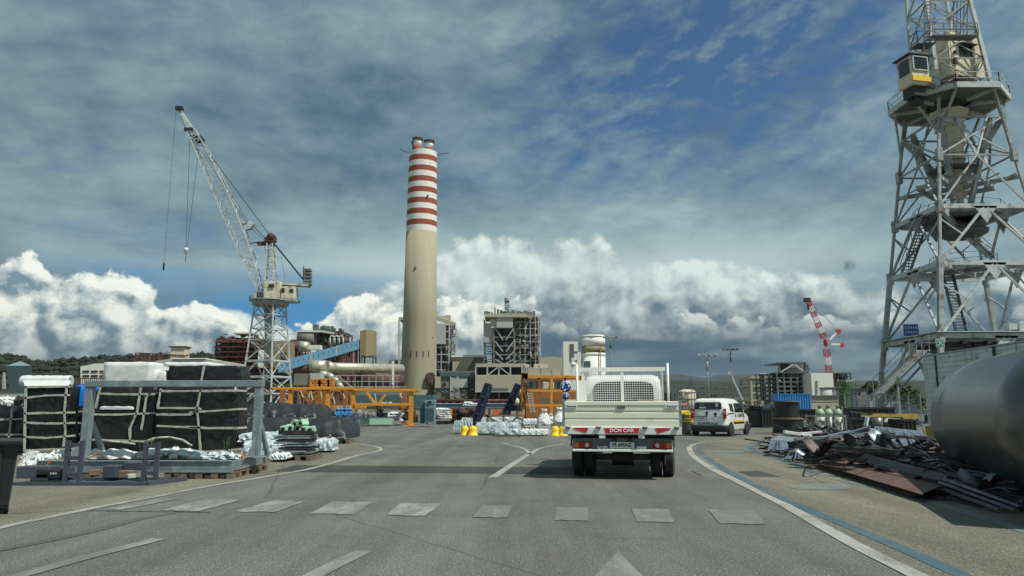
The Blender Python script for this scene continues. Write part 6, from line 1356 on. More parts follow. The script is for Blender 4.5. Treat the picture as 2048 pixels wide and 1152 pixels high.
# orange portal racks
def beams(th, name, segs, w, m, h=None):
    for a, b in segs: MB().bar(a, b, w, h).build(name, m, th, bevel=.01)
gr = thing('orange_rack', 'long orange steel gantry rack standing across the yard before the chimney', 'steel rack', W(700, 850, 55)); Y = 54.0
for x, yb in ((580, 845), (655, 848), (706, 851), (822, 851)): p = W(x, 800, Y); MB().bx(p.x - .15, p.x + .15, Y, Y + .3, 0, ZY(779, Y) - .001).bx(p.x - .4, p.x + .4, Y - .1, Y + .5, 0, .05).build('upright', M_orange, gr)
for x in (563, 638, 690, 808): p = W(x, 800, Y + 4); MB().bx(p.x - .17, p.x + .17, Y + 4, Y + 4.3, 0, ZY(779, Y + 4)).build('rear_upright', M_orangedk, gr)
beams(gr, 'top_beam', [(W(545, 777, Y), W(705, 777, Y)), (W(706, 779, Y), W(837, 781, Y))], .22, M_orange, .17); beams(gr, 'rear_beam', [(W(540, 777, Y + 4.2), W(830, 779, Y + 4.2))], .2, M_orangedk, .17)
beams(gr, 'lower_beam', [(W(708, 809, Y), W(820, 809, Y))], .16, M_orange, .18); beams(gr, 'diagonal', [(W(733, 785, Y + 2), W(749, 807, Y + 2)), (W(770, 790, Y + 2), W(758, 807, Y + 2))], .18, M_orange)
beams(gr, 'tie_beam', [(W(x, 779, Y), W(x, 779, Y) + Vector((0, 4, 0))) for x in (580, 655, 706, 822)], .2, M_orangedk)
r_ = random.Random(4)
for k in range(20): x = r_.uniform(600, 815); p = W(x, r_.uniform(782, 788), Y + r_.uniform(.5, 3.5)); MB().bar(p, p + Vector((r_.uniform(-.3, .3), 0, -r_.uniform(.2, .9))), .07).build('hanging_bracket', M_cream if k % 2 else M_orangedk, gr)
tr2 = thing('orange_truss_crate', 'small orange cross braced crate resting on top of the long orange rack', 'steel rack', W(645, 775, Y + 1)); q = MB(); y0_, y1_ = 759, 774
for (xa, xb) in ((622, 640), (640, 657), (657, 667)):
    for Yk in (Y + .4, Y + 1.8): q.bar(W(xa, y0_, Yk), W(xb, y0_, Yk), .14).bar(W(xa, y1_, Yk), W(xb, y1_, Yk), .14).bar(W(xa, y0_, Yk), W(xa, y1_, Yk), .14).bar(W(xb, y0_, Yk), W(xb, y1_, Yk), .14).bar(W(xa, y0_, Yk), W(xb, y1_, Yk), .09).bar(W(xa, y1_, Yk), W(xb, y0_, Yk), .09)
q.build('truss_frame', M_orange, tr2)
ob = thing('orange_low_rack', 'low orange rack with braces behind the tarpaulin piles', 'steel rack', W(640, 850, 62)); q = MB(); Yk = 62
for x in (600, 618, 634, 650): q.bar(W(x, 830, Yk), W(x, 783, Yk), .2)
for a, b in (((600, 785), (620, 805)), ((622, 806), (636, 786)), ((636, 786), (650, 806)), ((598, 822), (660, 822)), ((596, 786), (655, 786))): q.bar(W(*a, Yk), W(*b, Yk), .22)
q.build('rack_frame', M_orangedk, ob); MB().fb(632, 730, 810, 817, 60, .6).build('orange_beam', M_orange, ob)
gb = thing('site_cabin', 'grey ribbed cabin with a pale blue panel above the orange rack', 'cabin', at0(610, 200)); q = MB().fb(588, 620, 747, 770, 200, 4); q.build('ribbed_wall', M_greycon, gb); MB().fb(620, 641, 746, 759, 199.5, 4).build('blue_panel', M_palegrey, gb); frame(gb, 'support_frame', 572, 642, 770, 815, 200, 3, 6, 2, M_far, .25, 1)
# valves, machines and bundles under and beside the rack
vm = thing('blue_valve_skid', 'bright blue valve manifold on legs beside the orange upright', 'machine', W(686, 850, 50)); q = MB(); Y = 50.0
for k in range(4): x = W(676 + k * 8, 830, Y).x; q.tube((x, Y, .35), (x, Y, 1.15), .10, n=8).tube((x, Y - .2, .9), (x, Y + .2, .9), .13, n=10).lathe([(.16, 1.15), (.16, 1.22), (.03, 1.24), (.03, 1.42)], (x, Y, 0), 10)
q.tube((W(672, 830, Y).x, Y, .5), (W(703, 830, Y).x, Y, .5), .11, n=8).tube((W(672, 830, Y).x, Y, .95), (W(703, 830, Y).x, Y, .95), .09, n=8).build('valve_group', M_bluecon if False else mat('valve_blue', (.05, .28, .62), .45), vm)
q = MB()
for x in (673, 687, 701): q.bx(W(x, 830, Y).x - .05, W(x, 830, Y).x + .05, Y, Y + .5, 0, 1.2)
q.build('skid_frame', M_cont, vm)
gp = thing('mint_skid', 'low mint green steel skid lying under the orange rack', 'steel frame', W(750, 851, 53)); Y = 52.5; MB().fb(739, 784, 837, 849, Y, .15).fb(720, 739, 839, 848, Y + .3, 1.2).build('side_panel', M_mint, gp); MB().fb(718, 782, 835, 837.5, Y + .1, 2).build('top_rail', M_tealdk, gp)
def machine(x0, x1, y0, y1, Y, seed, label, m=M_palegrey, m2=M_dark, cat='machine', name='machine_unit', group=None):
    r_ = random.Random(seed); a, b = W(x0, 830, Y).x, W(x1, 830, Y).x; zt = ZY(y0, Y); zb = max(ZY(y1, Y), 0); w = b - a; th = thing(name, label, cat, ((a + b) / 2, Y, zb), group=group)
    q = MB().bx(a, b, Y, Y + .9, zb, zb + (zt - zb) * .15); q.build('skid_base', m2, th); q = MB(); k = max(2, int(w / .5))
    for i in range(k):
        xa = a + w * i / k; h = (zt - zb) * r_.uniform(.5, 1)
        if r_.random() < .6: q.bx(xa + .02, xa + w / k - .02, Y + .05, Y + .8, zb + (zt - zb) * .152, zb + h)
        else: q.lathe([(w / k * .4, zb + (zt - zb) * .152), (w / k * .42, zb + h * .8), (w / k * .2, zb + h), (.02, zb + h)], (xa + w / k / 2, Y + .4, 0), 12)
    q.build('casing', m, th, bevel=.02); q = MB()
    for i in range(8): p = Vector((r_.uniform(a, b), Y - .03, r_.uniform(zb + .1, zt))); q.tube(p, p + Vector((r_.uniform(-.3, .3), .02, r_.uniform(-.25, .25))), .03, n=5)
    q.build('pipes', m2, th); return th
M_offw = M_palegrey
for i, a in enumerate(((708, 730, 818, 838, 58, 'pale machine with square windows left of the grey motor', M_palegrey), (731, 750, 820, 838, 58, 'grey motor housing in the middle of the orange rack', M_steel), (745, 762, 802, 815, 62, 'cream machine cabinet standing above the lower beam', M_cream), (762, 780, 801, 812, 64, 'white machine hood with dark opening under the rack', M_chwhite), (752, 775, 815, 838, 57, 'dark stacked machine frames beside the white bags', M_dark), (640, 668, 808, 833, 57, 'round dark drum machine behind the second orange upright', M_brown), (800, 820, 812, 840, 58, 'rusty brown machine by the last orange upright', M_brown), (824, 836, 818, 845, 58, 'cluttered brown pump between rack and teal cabinet', M_brown), (902, 960, 832, 846, 62, 'low brown pump skid behind the glass like bundles', M_brown), (872, 902, 838, 848, 60, 'dark pump base left of the white bag pile', M_dark), (870, 880, 826, 838, 61, 'small silver fan unit left of the white bag pile', M_silver))): machine(*a[:5], 70 + i, a[5], a[6])
def bags(x0, x1, y0, y1, Y, n, label, m=M_sheet, cols=1):
    a, b = W(x0, 830, Y).x, W(x1, 830, Y).x; z0 = max(ZY(y1, Y), .02); z1 = ZY(y0, Y); th = thing('bag_stack', label, 'bag stack', ((a + b) / 2, Y, z0)); h = (z1 - z0) / n
    for i in range(n):
        q = MB(); o = rnd.uniform(-.1, .1); crumple(q, ((a + b) / 2 + o, Y + .5, z0 + h * i), ((b - a) * rnd.uniform(.8, 1), 1.0, h * .92), 90 + i, 12, 5, .035, R(rnd.uniform(-5, 5)), .8, smooth=False); q.build('bag', m, th)
    return th
bags(775, 804, 824, 842, 55, 4, 'stack of white bags under the orange rack'); bags(872, 900, 816, 836, 57, 5, 'pile of cream white bags right of the teal cabinet'); bags(925, 945, 803, 811, 75, 2, 'white bags on the far blue trough'); bags(938, 962, 806, 812, 74, 2, 'second heap of white bags on the far blue trough'); bags(1050, 1075, 838, 860, 40, 4, 'crumpled white bags between wrapped beams and cone bag')
tc_ = thing('teal_cabinet', 'tall grey teal transformer cabinet with louvred front beside the orange rack', 'cabinet', W(856, 848, 52)); Y = 51.5
MB().fb(849, 869, 808, 846, Y, .9).build('cabinet_body', M_teal, tc_, bevel=.02); MB().fb(840, 848, 800, 847, Y + .4, 1.0).build('rear_unit', M_tealdk, tc_, bevel=.02); hd = MB().fb(848.5, 870, 800, 807.5, Y - .05, 1).build('top_box', M_teal, tc_, bevel=.02)
MB().fb(856, 863, 802, 806, Y - .1, .06).build('top_opening', M_dark, hd); q = MB()
for k in range(5): q.fb(850.5 + k * 3.7, 852.8 + k * 3.7, 816, 840, Y - .05, .06)
q.build('louvre', M_tealdk, tc_); MB().fb(849.5, 853, 846, 849.5, Y, .8).fb(866, 869, 846, 849.5, Y, .8).build('feet', M_teal, tc_)
# far troughs, red pipes
bt = thing('blue_trough', 'long blue sheet covered trough running in front of the control building', 'trough', at0(960, 78)); MB().fb(862, 1042, 808, 815.5, 78, 2).build('side_sheet', mat('faded_blue', (.10, .20, .32), .6, var=.2, vs=.5), bt); MB().fb(862, 1042, 806.5, 808, 77.9, 2.2).build('top_rail', M_palegrey, bt)
rp = thing('red_pipe_bank', 'long bank of rusty red pipes behind the blue trough', 'pipe bank', at0(960, 95)); q = MB()
for k in range(3): q.tube(W(872, 801 + k * 2.4, 95 + k), W(1045, 801 + k * 2.4, 95 + k), .16, n=6)
for x in range(878, 1045, 14): q.bx(W(x, 800, 95).x, W(x, 800, 95).x + .25, 94.8, 97.5, 0, 2.0)
q.build('pipe_bank', M_redsteel, rp); sh = thing('long_blue_shed', 'dark teal low shed seen through the orange rack', 'shed', at0(790, 120)); MB().fb(700, 866, 790, 815, 120, 6).build('wall', M_tealdk, sh); MB().fb(700, 800, 783, 790, 121, 6).build('roof', M_greycon, sh)
rk2 = thing('brown_pipe_rack', 'rusty brown low pipe rack between the white bags and the navy jib', 'pipe rack', at0(930, 60)); frame(rk2, 'rack_frame', 902, 968, 819, 838, 60, 2, 7, 2, M_brown, .09, 1); clutter(rk2, 'stored_pipe', 903, 966, 820, 836, 60, 1.6, 40, 31, M_brown, .03, .2)
MB().fb(900, 904, 817, 838, 59.6, .2).build('end_post', M_orange, rk2)
# navy jibs
def jib(x0, y0, x1, y1, Y, label):
    a, b = W(x0, y0, Y), W(x1, y1, Y + 1.2); a.z = max(a.z, .25); th = thing('navy_jib', label, 'crane jib', (a.x, a.y, 0)); q = MB(); d = (b - a).normalized(); s_ = Vector((0, 1, 0)); u_ = d.cross(s_).normalized(); L_ = (b - a).length
    for e in (-1, 1): q.bar(a + u_ * .13 * e, b + u_ * .13 * e, .10, .28)
    q.build('chord', M_bluedk, th); k = MB(); n = 9
    for i in range(n): k.bar(a + d * L_ * i / n - u_ * .13, a + d * L_ * (i + .8) / n + u_ * .13, .06, .18); k.box(a + d * L_ * (i + .5) / n, (.20, .14, .12), 0, ('Y', math.atan2(d.x, d.z)))
    k.build('lacing', M_bluedk, th); k = MB()
    for i in range(5): p = a + d * L_ * (i + .6) / 5 + Vector((.05 * (-1) ** i, -.17, 0)); k.box(p, (.10, .05, .07))
    k.build('pin', M_steel, th); MB().box(b, (.42, .3, .2), 0, ('Y', math.atan2(d.x, d.z))).build('jib_end', M_bluedk, th)
jib(947, 858, 977, 771, 41, 'navy blue jib section leaning up beside the yellow caps'); jib(1010, 832, 1036, 771, 50, 'second navy jib section leaning against the orange scaffold'); 
q = thing('winch_machine', 'dark navy machine base at the foot of the second navy jib', 'machine', at0(1028, 52)); MB().fb(1012, 1045, 808, 822, 52, 2).fb(1030, 1045, 790, 808, 52.3, 1.5).build('base_block', M_bluedk, q, bevel=.05); MB().lathe([(.001, -.1), (.28, -.1), (.28, .1)], W(1031, 803, 51.8), 14, 'Y').lathe([(.001, -.1), (.3, -.1), (.3, .1)], W(1037, 781, 52), 14, 'Y').build('sheave', M_cream, q)
# wrapped beams, glassy bundle
for i, (x0, x1, y0, y1, Y, D, mt, lb) in enumerate(((950, 1042, 845, 866, 35.5, 1.4, M_clear, 'long white wrapped bundle of beams behind the yellow caps'), (962, 1046, 834, 845, 38, 1.2, M_clear, 'upper row of silver beams lying on the white bundle'), (990, 1042, 858, 869, 34, .8, M_clear, 'low grey wrapped bundle right before the white beams'), (1042, 1098, 859, 869, 34.5, 1.2, M_sheet, 'low white wrapped bundle beside the cone bags'), (1046, 1090, 838, 847, 37, 1.0, M_sheet, 'flat white package behind the crumpled bags'), (908, 926, 842, 863, 37, .8, M_clear, 'clear wrapped upright bundle left of the yellow caps'), (922, 944, 836, 852, 38, .8, M_clear, 'clear wrapped bundle behind the yellow caps'))):
    soft('wrapped_bundle', lb, 'wrapped bundle', x0, x1, y0, y1, Y, D, mt, 110 + i, .022, taper=.92, nx=30)
q = thing('timber_bearers', 'rough timber bearers and wedges on the silver beams', 'timber', at0(1000, 37)); k = MB(); Y = 37.2
for a, b in (((968, 832), (1045, 831)), ((975, 848), (975, 832)), ((1007, 848), (1007, 832)), ((972, 830), (995, 846)), ((1022, 846), (1034, 834)), ((1034, 834), (1046, 840))): k.bar(W(*a, Y), W(*b, Y), .10)
k.build('bearer', M_wood, q); q = MB(); Y = 52; tag(MB().fb(984, 1003, 820, 830, Y, 1.5).build('orange_red_crate', mat('crate_red', (.62, .16, .07), .6)), 'low orange red crate behind the silver beams', 'crate')
for i, (x, Y, s, lb) in enumerate(((930, 35.6, 1, 'outer yellow domed cap on the road edge by the navy jib'), (946, 35.4, 1.08, 'yellow domed cap nearest the foot of the navy jib'), (1110, 34.9, 1, 'yellow domed cap left of the truck below a cone bag'), (1125, 34.9, 1, 'yellow domed cap half hidden by the truck corner'))):
    c = Vector(at0(x, Y)); r = .19 * s; q = thing('plastic_dome', lb, 'cap', c, group='yellow domed caps'); MB().lathe([(r * 1.15, 0), (r * 1.15, .05), (r, .06), (r, .24), (r * .92, .34), (r * .65, .42), (r * .3, .45), (.001, .46)], c, 20).build('dome', M_yellow, q); MB().lathe([(r * 1.25, .0), (r * 1.25, .02), (r * 1.16, .03)], c, 20).build('rim', M_yellow, q)
for i, (x, y0, y1, Y, w, lb) in enumerate(((1088, 818, 862, 37, .5, 'white cone topped bag on a pale crate beside the crumpled bags'), (1119, 815, 852, 38, .5, 'white cone topped bag nearest the truck'), (1102, 827, 838, 40, .3, 'small white bag between the two cone topped bags'))):
    c = Vector(at0(x, Y)); zt = ZY(y0, Y); r = w * .62; q = thing('cone_bag', lb, 'bag', c, group='cone topped white bags'); MB().bx(c.x - r, c.x + r, Y - r, Y + r, 0, zt * .42).build('crate', M_palegrey if i == 0 else M_greycon, q, bevel=.01)
    gb_ = MB().lathe([(r * 1.0, zt * .42), (r * 1.08, zt * .5), (r * .95, zt * .62), (r * .68, zt * .74), (r * .42, zt * .84), (r * .30, zt * .88), (r * .5, zt * .94), (r * .42, zt * 1.0), (.01, zt * .97)], c, 13, sm=False)
    gb_.v = [(x_ + rnd.uniform(-.045, .045), y_ + rnd.uniform(-.045, .045), z_ + rnd.uniform(-.03, .03)) for x_, y_, z_ in gb_.v]; gb_.build('gathered_bag', M_sheet, q)
# orange scaffold racks
sc_ = thing('orange_scaffold', 'tall orange scaffold rack with brown panels behind the roundabout sign', 'scaffold', at0(1100, 50)); Y = 50.0
def seg(name, L_, w, m): 
    for a, b in L_: MB().bar(W(*a, Y), W(*b, Y), w).build(name, m, sc_)
seg('ledger', [((1042, 752), (1166, 754)), ((1050, 781), (1162, 782)), ((1052, 810), (1150, 811))], .15, M_orange); seg('standard', [((1044, 752), (1044, 850)), ((1103, 752), (1103, 850)), ((1159, 752), (1159, 850)), ((1162, 752), (1162, 850))], .16, M_orange)
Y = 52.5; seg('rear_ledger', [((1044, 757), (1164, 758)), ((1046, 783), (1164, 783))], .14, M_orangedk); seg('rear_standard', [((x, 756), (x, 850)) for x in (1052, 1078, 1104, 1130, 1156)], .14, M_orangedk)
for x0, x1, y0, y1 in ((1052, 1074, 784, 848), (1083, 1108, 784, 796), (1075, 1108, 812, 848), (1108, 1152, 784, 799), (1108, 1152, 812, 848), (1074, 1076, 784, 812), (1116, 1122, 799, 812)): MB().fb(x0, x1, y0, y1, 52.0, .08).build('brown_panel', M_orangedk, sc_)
q = MB(); Y = 49.2; r_ = random.Random(3)
for k in range(14): a = (r_.uniform(1038, 1058), r_.uniform(750, 840)); q.bar(W(*a, Y), W(a[0] + r_.uniform(-6, 8), a[1] + r_.uniform(-25, 25), Y + r_.uniform(0, 2)), r_.uniform(.05, .1))
q.build('loose_rod', M_brown, sc_); q = MB()
for e in (0, 1.0): q.bar(W(1055 + e * 8, 784, Y), W(1062 + e * 8, 826, Y), .06)
for k in range(8): q.bar(W(1056 + k, 787 + k * 5, Y), W(1063 + k, 787 + k * 5, Y), .05)
q.build('ladder', M_palegrey, sc_); q = MB(); Y = 49.5
for k in range(8): x = 1043 + k % 3 * 4; q.bx(W(x, 750, Y).x, W(x, 750, Y).x + .15, Y - .1, Y + .3, ZY(756, Y), ZY(748 - k % 4, Y))
q.build('coupler', M_orange, sc_)
for i, (x0, x1, lb) in enumerate(((1086, 1097, 'cream unit left inside the orange scaffold bay'), (1100, 1108, 'narrow cream unit at the middle standard of the scaffold'))): tag(MB().fb(x0, x1, 764, 778, 53.5, 1).build('roof_cabinet', M_cream, bevel=.03), lb, 'cabinet')
# road signs
sg = thing('roundabout_sign', 'blue round sign with white circling arrows above a smaller blue arrow sign', 'road sign', at0(1131, 42)); Y = 42.0; c1, c2 = W(1131.5, 773.5, Y), W(1131.5, 792.5, Y); MB().tube((c1.x, Y + .06, 0), (c1.x, Y + .06, c1.z + .3), .03, n=8).build('pole', M_galv, sg)
for c, r, big in ((c1, .315, True), (c2, .205, False)):
    p = MB().lathe([(.001, .03), (r, .03), (r, 0), (.001, 0)], c, 32, 'Y').build('disc', M_signwhite, sg); f = MB().lathe([(.001, -.002), (r * .93, -.002), (r * .93, -.008), (.001, -.008)], c, 32, 'Y').build('blue_face', M_signblue, p)
    k = MB()
    if big:
        for j in range(3):
            t0 = R(100 + 120 * j); pts = [(c.x + r * .56 * math.cos(t0 - R(s_)), c.y - .012, c.z + r * .56 * math.sin(t0 - R(s_))) for s_ in range(0, 75, 12)]
            for u_, v_ in zip(pts, pts[1:]): k.bar(u_, v_, r * .20, .006)
            e = Vector(pts[-1]); dr = (e - Vector(pts[-2])).normalized(); nn = Vector((dr.z, 0, -dr.x)); k.slab([e + nn * r * .26, e + dr * r * .42, e - nn * r * .26], .004)
    else: k.bar(c + Vector((-r * .6, -.012, 0)), c + Vector((r * .15, -.012, 0)), r * .25, .006).slab([c + Vector((r * .1, -.013, r * .35)), c + Vector((r * .65, -.013, 0)), c + Vector((r * .1, -.013, -r * .35))], .004)
    k.build('arrow', M_signwhite, f)
# ================================================================== right hand yard
# big steel pipe
pd = Vector((math.sin(R(19)), math.cos(R(19)), 0)); pr = 1.09; pe = Vector((8.64, 13.3, pr)); L_ = 5.9
pp = thing('steel_pipe', 'huge dull grey steel pipe lying on the ground in front of the panelled wall', 'pipe', (pe.x, pe.y, 0)); pa = Vector((pd.y, -pd.x, 0)); n = 64; vs = []
for k, (s_, r) in enumerate(((0, pr - .03), (0, pr), (1.05, pr), (2.1, pr), (4, pr), (L_, pr), (L_, pr - .03), (0, pr - .03))):
    for i in range(n): t = 2 * math.pi * i / n; vs.append(pe - pd * s_ + pa * (r * math.cos(t)) + Vector((0, 0, r * math.sin(t))))
q = MB().add(vs, [(k * n + i, k * n + (i + 1) % n, (k + 1) * n + (i + 1) % n, (k + 1) * n + i) for k in range(7) for i in range(n)], True); po = q.build('shell', M_pipe, pp)
for s_, t0, t1 in ((.62, 60, 170), (1.9, 55, 120)):
    q = MB(); P = [pe - pd * s_ + pa * ((pr + .002) * math.cos(R(t))) + Vector((0, 0, (pr + .002) * math.sin(R(t)))) for t in range(t0, t1, 5)]
    for a, b in zip(P, P[1:]): q.bar(a, b, .014, .004)
    q.build('weld_seam', M_signwhite, po)
# panelled wall block on a yellow base
wd = Vector((-.077, -1, 0)).normalized(); wp_ = Vector((16.05, 29, 0)); wn_ = Vector((-1, .077, 0)).normalized()
wl_ = thing('panelled_wall', 'long pale grey panelled block wall with dark joints on a yellow base behind the pipe', 'wall', wp_)
def wb(s0, s1, z0, z1, o0, o1, nm, m, par=wl_):
    q = MB(); P = []
    for s_ in (s0, s1):
        for o in (o0, o1):
            for z in (z0, z1): P.append(wp_ + wd * s_ - wn_ * o + Vector((0, 0, z)))
    q.add(P, [(0, 1, 3, 2), (4, 6, 7, 5), (0, 4, 5, 1), (2, 3, 7, 6), (0, 2, 6, 4), (1, 5, 7, 3)]); return q.build(nm, m, par, bevel=.01)
wz = ZY(714, 29)
for k in range(6):
    s0 = 1.0 + k * 2.6 if k else 0.0; s1 = 1.0 + (k + 1) * 2.6 - .06 if k else 3.54; b_ = wb(s0, s1, .62, wz, 0, .5, 'wall_panel', M_wallp)
    q = MB()
    for j in range(15): z = .8 + j * .178; P0 = wp_ + wd * (s0 + .02) + wn_ * .003; P1 = wp_ + wd * (s1 - .02) + wn_ * .003; q.bar(P0 + Vector((0, 0, z)), P1 + Vector((0, 0, z)), .008)
    q.build('board_mark', M_steel, b_)
wb(1.0, 1.12, .64, wz - .02, -.03, 0, 'joint_strip', M_dark); wb(4.9, 5.05, wz - .3, wz + .01, -.04, 0, 'joint_strip', M_dark); wb(-.15, 15, 0, .60, -.06, .9, 'yellow_base', mat('dirty_yellow', (.42, .30, .04), .8, var=.3, vs=1.5, dirt=(.16, .12, .06), da=.4, ds=2))
wb(-.001, 15, wz + .001, wz + .06, -.02, .52, 'coping', M_galv)
# concrete bank behind the rubbish
bk = thing('yellow_kerb_block', 'dirty yellow concrete block between the black crates and the panelled wall', 'block', at0(1790, 44)); MB().fb(1742, 1836, 828, 838, 44, 1.2).build('upper_face', MATS['dirty_yellow'], bk); MB().fb(1742, 1838, 838, 851, 43.6, 1.8).build('lower_face', M_dark, bk)
# cable reels
def reel(c, r, h, rb, cb, label, m=M_reel, fl=M_wood, grp='cable reels in the yard'):
    th = thing('cable_reel', label, 'cable reel', c, group=grp); c = Vector(c)
    for z in (0, h - .05): MB().lathe([(.08, z), (r, z), (r, z + .05), (.08, z + .05), (.08, z)], c, 28, sm=False).build('flange', fl, th)
    MB().lathe([(rb, .05)] + [(cb * (1 - .03 * (k % 2)), .06 + (h - .12) * k / 16) for k in range(17)] + [(rb, h - .05)], c, 28).build('wound_cable', m, th)
rc = Vector(at0(1574, 38)); reel(rc, .80, .74, .5, .76, 'wide lower cable reel wound with black cable, nearest the van'); reel(rc + Vector((.02, .1, .742)), .68, .86, .42, .60, 'narrower black cable reel stacked on the wide lower one')
q = thing('wooden_pallet', 'flattened dark boards under the stacked cable reels', 'pallet', rc); MB().box((rc.x - .1, rc.y - .2, -.0), (2.6, 1.4, .03)).build('boards', M_wood, q)
for o in [o for o in bpy.data.objects if o.get('category') == 'cable reel' and o.location.y < 39]: o.location.z += .02
reel(Vector(at0(1516, 50)), .85, 1.25, .5, .80, 'black covered reel right behind the van bonnet', M_reel, M_dark); reel(Vector(at0(1497, 56)), .75, 1.0, .5, .7, 'black covered reel hidden by the van', M_reel, M_dark)
def crate(x0, x1, yt, Y, label, m=M_black, d=1.3):
    a, b = W(x0, 840, Y).x, W(x1, 840, Y).x; zt = ZY(yt, Y); th = thing('black_crate', label, 'crate', ((a + b) / 2, Y, 0), group='black crates along the yard'); MB().bx(a + .03, b - .03, Y + .04, Y + d, .08, zt - .02).build('crate_body', m, th); q = MB(); n = max(3, int((b - a) / .28))
    for i in range(n + 1): x = a + (b - a - .06) * i / n; q.bx(x, x + .06, Y, Y + .035, .02, zt)
    q.bx(a, b, Y - .03, Y - .002, zt - .12, zt).bx(a, b, Y - .03, Y - .002, .05, .16); q.build('slats', M_dark, th)
for i, (x0, x1, y, Y, lb) in enumerate(((1524, 1544, 817, 49, 'slatted black crate between the reels near the van'), (1545, 1570, 815, 52, 'black crate behind the stacked reels, van side'), (1604, 1632, 818, 50, 'black crate between the reels and the gas bottles'), (1694, 1722, 815, 46, 'black crate just past the gas bottles'), (1722, 1756, 814, 46, 'black crate in the middle of the long row'), (1756, 1791, 814, 46, 'last tall black crate beside the yellow block'), (1700, 1745, 835, 40, 'lower black crate stacked in front of the long row'), (1746, 1806, 834, 40, 'long low black crate carrying a board'), (1806, 1832, 838, 38, 'low black crate at the yellow wall base'))): crate(x0, x1, y, Y, lb)
for i, (a, b, Y, w, m, lb) in enumerate((((1722, 832), (1748, 833), 39.5, .12, M_card, 'pale plank on the lower black crate'), ((1772, 836), (1800, 838), 39.5, .14, M_strap, 'pale sheet scrap on the long low crate'), ((1700, 823), (1745, 829), 43, .1, M_steel, 'grey pole lying over the middle crate'), ((1735, 826), (1788, 827), 43, .3, M_dark, 'dark board resting on the crate row'))): tag(MB().bar(W(*a, Y), W(*b, Y), w, .06).build('board', m), lb, 'board')
# gas cylinders in a cage
gc = thing('cylinder_cage', 'open grey steel cage holding three green shouldered gas bottles', 'cage', at0(1660, 26)); Y = 25.6; a, b = W(1631, 840, Y).x, W(1692, 840, Y).x; q = MB()
for x in (a, b):
    for y in (Y, Y + .8): q.bx(x - .02, x + .02, y, y + .04, 0, 1.05)
for z in (.12, .98): q.bx(a + .02, b - .02, Y, Y + .04, z, z + .05); q.bx(a + .02, b - .02, Y + .8, Y + .84, z, z + .05); q.bx(a - .02, a + .02, Y + .04, Y + .8, z, z + .05); q.bx(b - .02, b + .02, Y + .04, Y + .8, z, z + .05)
q.bx(a + .02, b - .02, Y + .04, Y + .8, .05, .08); q.bar((a + .35, Y - .02, .98), (a + .2, Y - .02, .3), .035).bar((a + .55, Y - .02, .95), (a + .85, Y - .02, .3), .035).bar((b - .1, Y - .03, .1), (b - .12, Y - .03, 1.35), .04); q.build('cage_frame', M_galv, gc)
for i, (x, dy, dm) in enumerate(((1641, .25, 0), (1658, .4, 0), (1677, .28, 0))):
    c = Vector((W(x, 840, Y + dy).x, Y + dy, .082)); q = thing('gas_cylinder', ('gas bottle at the van end of the cage', 'darker gas bottle in the middle of the cage', 'gas bottle with worn label at the wall end of the cage')[i], 'gas cylinder', c, group='gas bottles in the cage'); r = .155
    MB().lathe([(r * .9, 0), (r, .03), (r, .95)], c, 20).build('body', M_cyl if i != 1 else M_steel, q); MB().lathe([(r, .95), (r * .97, 1.03), (r * .8, 1.10), (r * .45, 1.16), (.05, 1.18)], c, 20).build('shoulder', M_cylgr, q); MB().lathe([(.05, 1.18), (.055, 1.20), (.06, 1.28), (.03, 1.31)], c, 12).build('valve_cap', M_steel, q)
q = MB(); r_ = random.Random(2); c = W(1655, 822, 26.2)
for k in range(14): q.bar(c + Vector((r_.uniform(-.06, .06), 0, -.1)), c + Vector((r_.uniform(-.12, .12), r_.uniform(-.1, .1), r_.uniform(.05, .2))), .012)
tag(q.build('dry_weed', M_brown), 'dry brown weed standing behind the middle gas bottle', 'plant')
# ------------------------------------------------------------------ scrap heap
def bent_sheet(label, x, y, z, w, l, rz, seed, m):
    "a torn, buckled piece of sheet metal"
    r_ = random.Random(seed); c = G(x, y, z); n = 9; k = 5; vs = []; M = Matrix.Rotation(R(rz), 3, 'Z'); a1, a2 = r_.uniform(.05, .16), r_.uniform(0, 6)
    for t in (0, .006):
        for i in range(n + 1):
            for j in range(k + 1):
                u, v = i / n - .5, j / k - .5; zz = a1 * math.sin(u * 7 + a2) + .05 * math.sin(v * 6 + u * 5 + a2) + abs(u) * .1 * r_.uniform(.8, 1.2)
                vs.append(c + M @ Vector((v * w * (1 + .15 * math.sin(u * 9)), u * l, zz + t + .08)))
    K = k + 1; N_ = (n + 1) * K; fs = [(i * K + j, i * K + j + 1, (i + 1) * K + j + 1, (i + 1) * K + j) for i in range(n) for j in range(k)]; fs += [tuple(q + N_ for q in f)[::-1] for f in fs]
    tag(MB().add(vs, fs, True).build('bent_sheet', m), label, 'sheet metal')
def scrap(region, n, zf, Ls, ws, dir_, spread, seed, tilt=.1):
    r_ = random.Random(seed); q = MB(); P = [Vector(p) for p in region]
    for _ in range(n):
        u, v = r_.random(), r_.random(); p = lerp(lerp(P[0], P[1], u), lerp(P[3], P[2], u), v); p.z = zf(u, v) * r_.uniform(.15, 1)
        a = R(dir_ + r_.gauss(0, spread)); L2 = r_.uniform(*Ls); d = Vector((math.cos(a), math.sin(a), r_.gauss(0, tilt))).normalized() * L2 / 2; w = r_.uniform(*ws)
        e1, e2 = p - d, p + d; e1.z = max(e1.z, .02); e2.z = max(e2.z, .02); h = w * r_.uniform(.12, .55)
        if r_.random() < .4: mm_ = lerp(e1, e2, r_.uniform(.3, .7)) + Vector((r_.uniform(-.1, .1), r_.uniform(-.1, .1), r_.uniform(.02, .16) * L2)); q.bar(e1, mm_, w, h).bar(mm_, e2, w, h)
        else: q.bar(e1, e2, w, h)
    return q
A = lambda x, y: G(x, y)
reg = [A(1545, 900), A(1770, 965), A(1880, 925), A(1640, 880)]
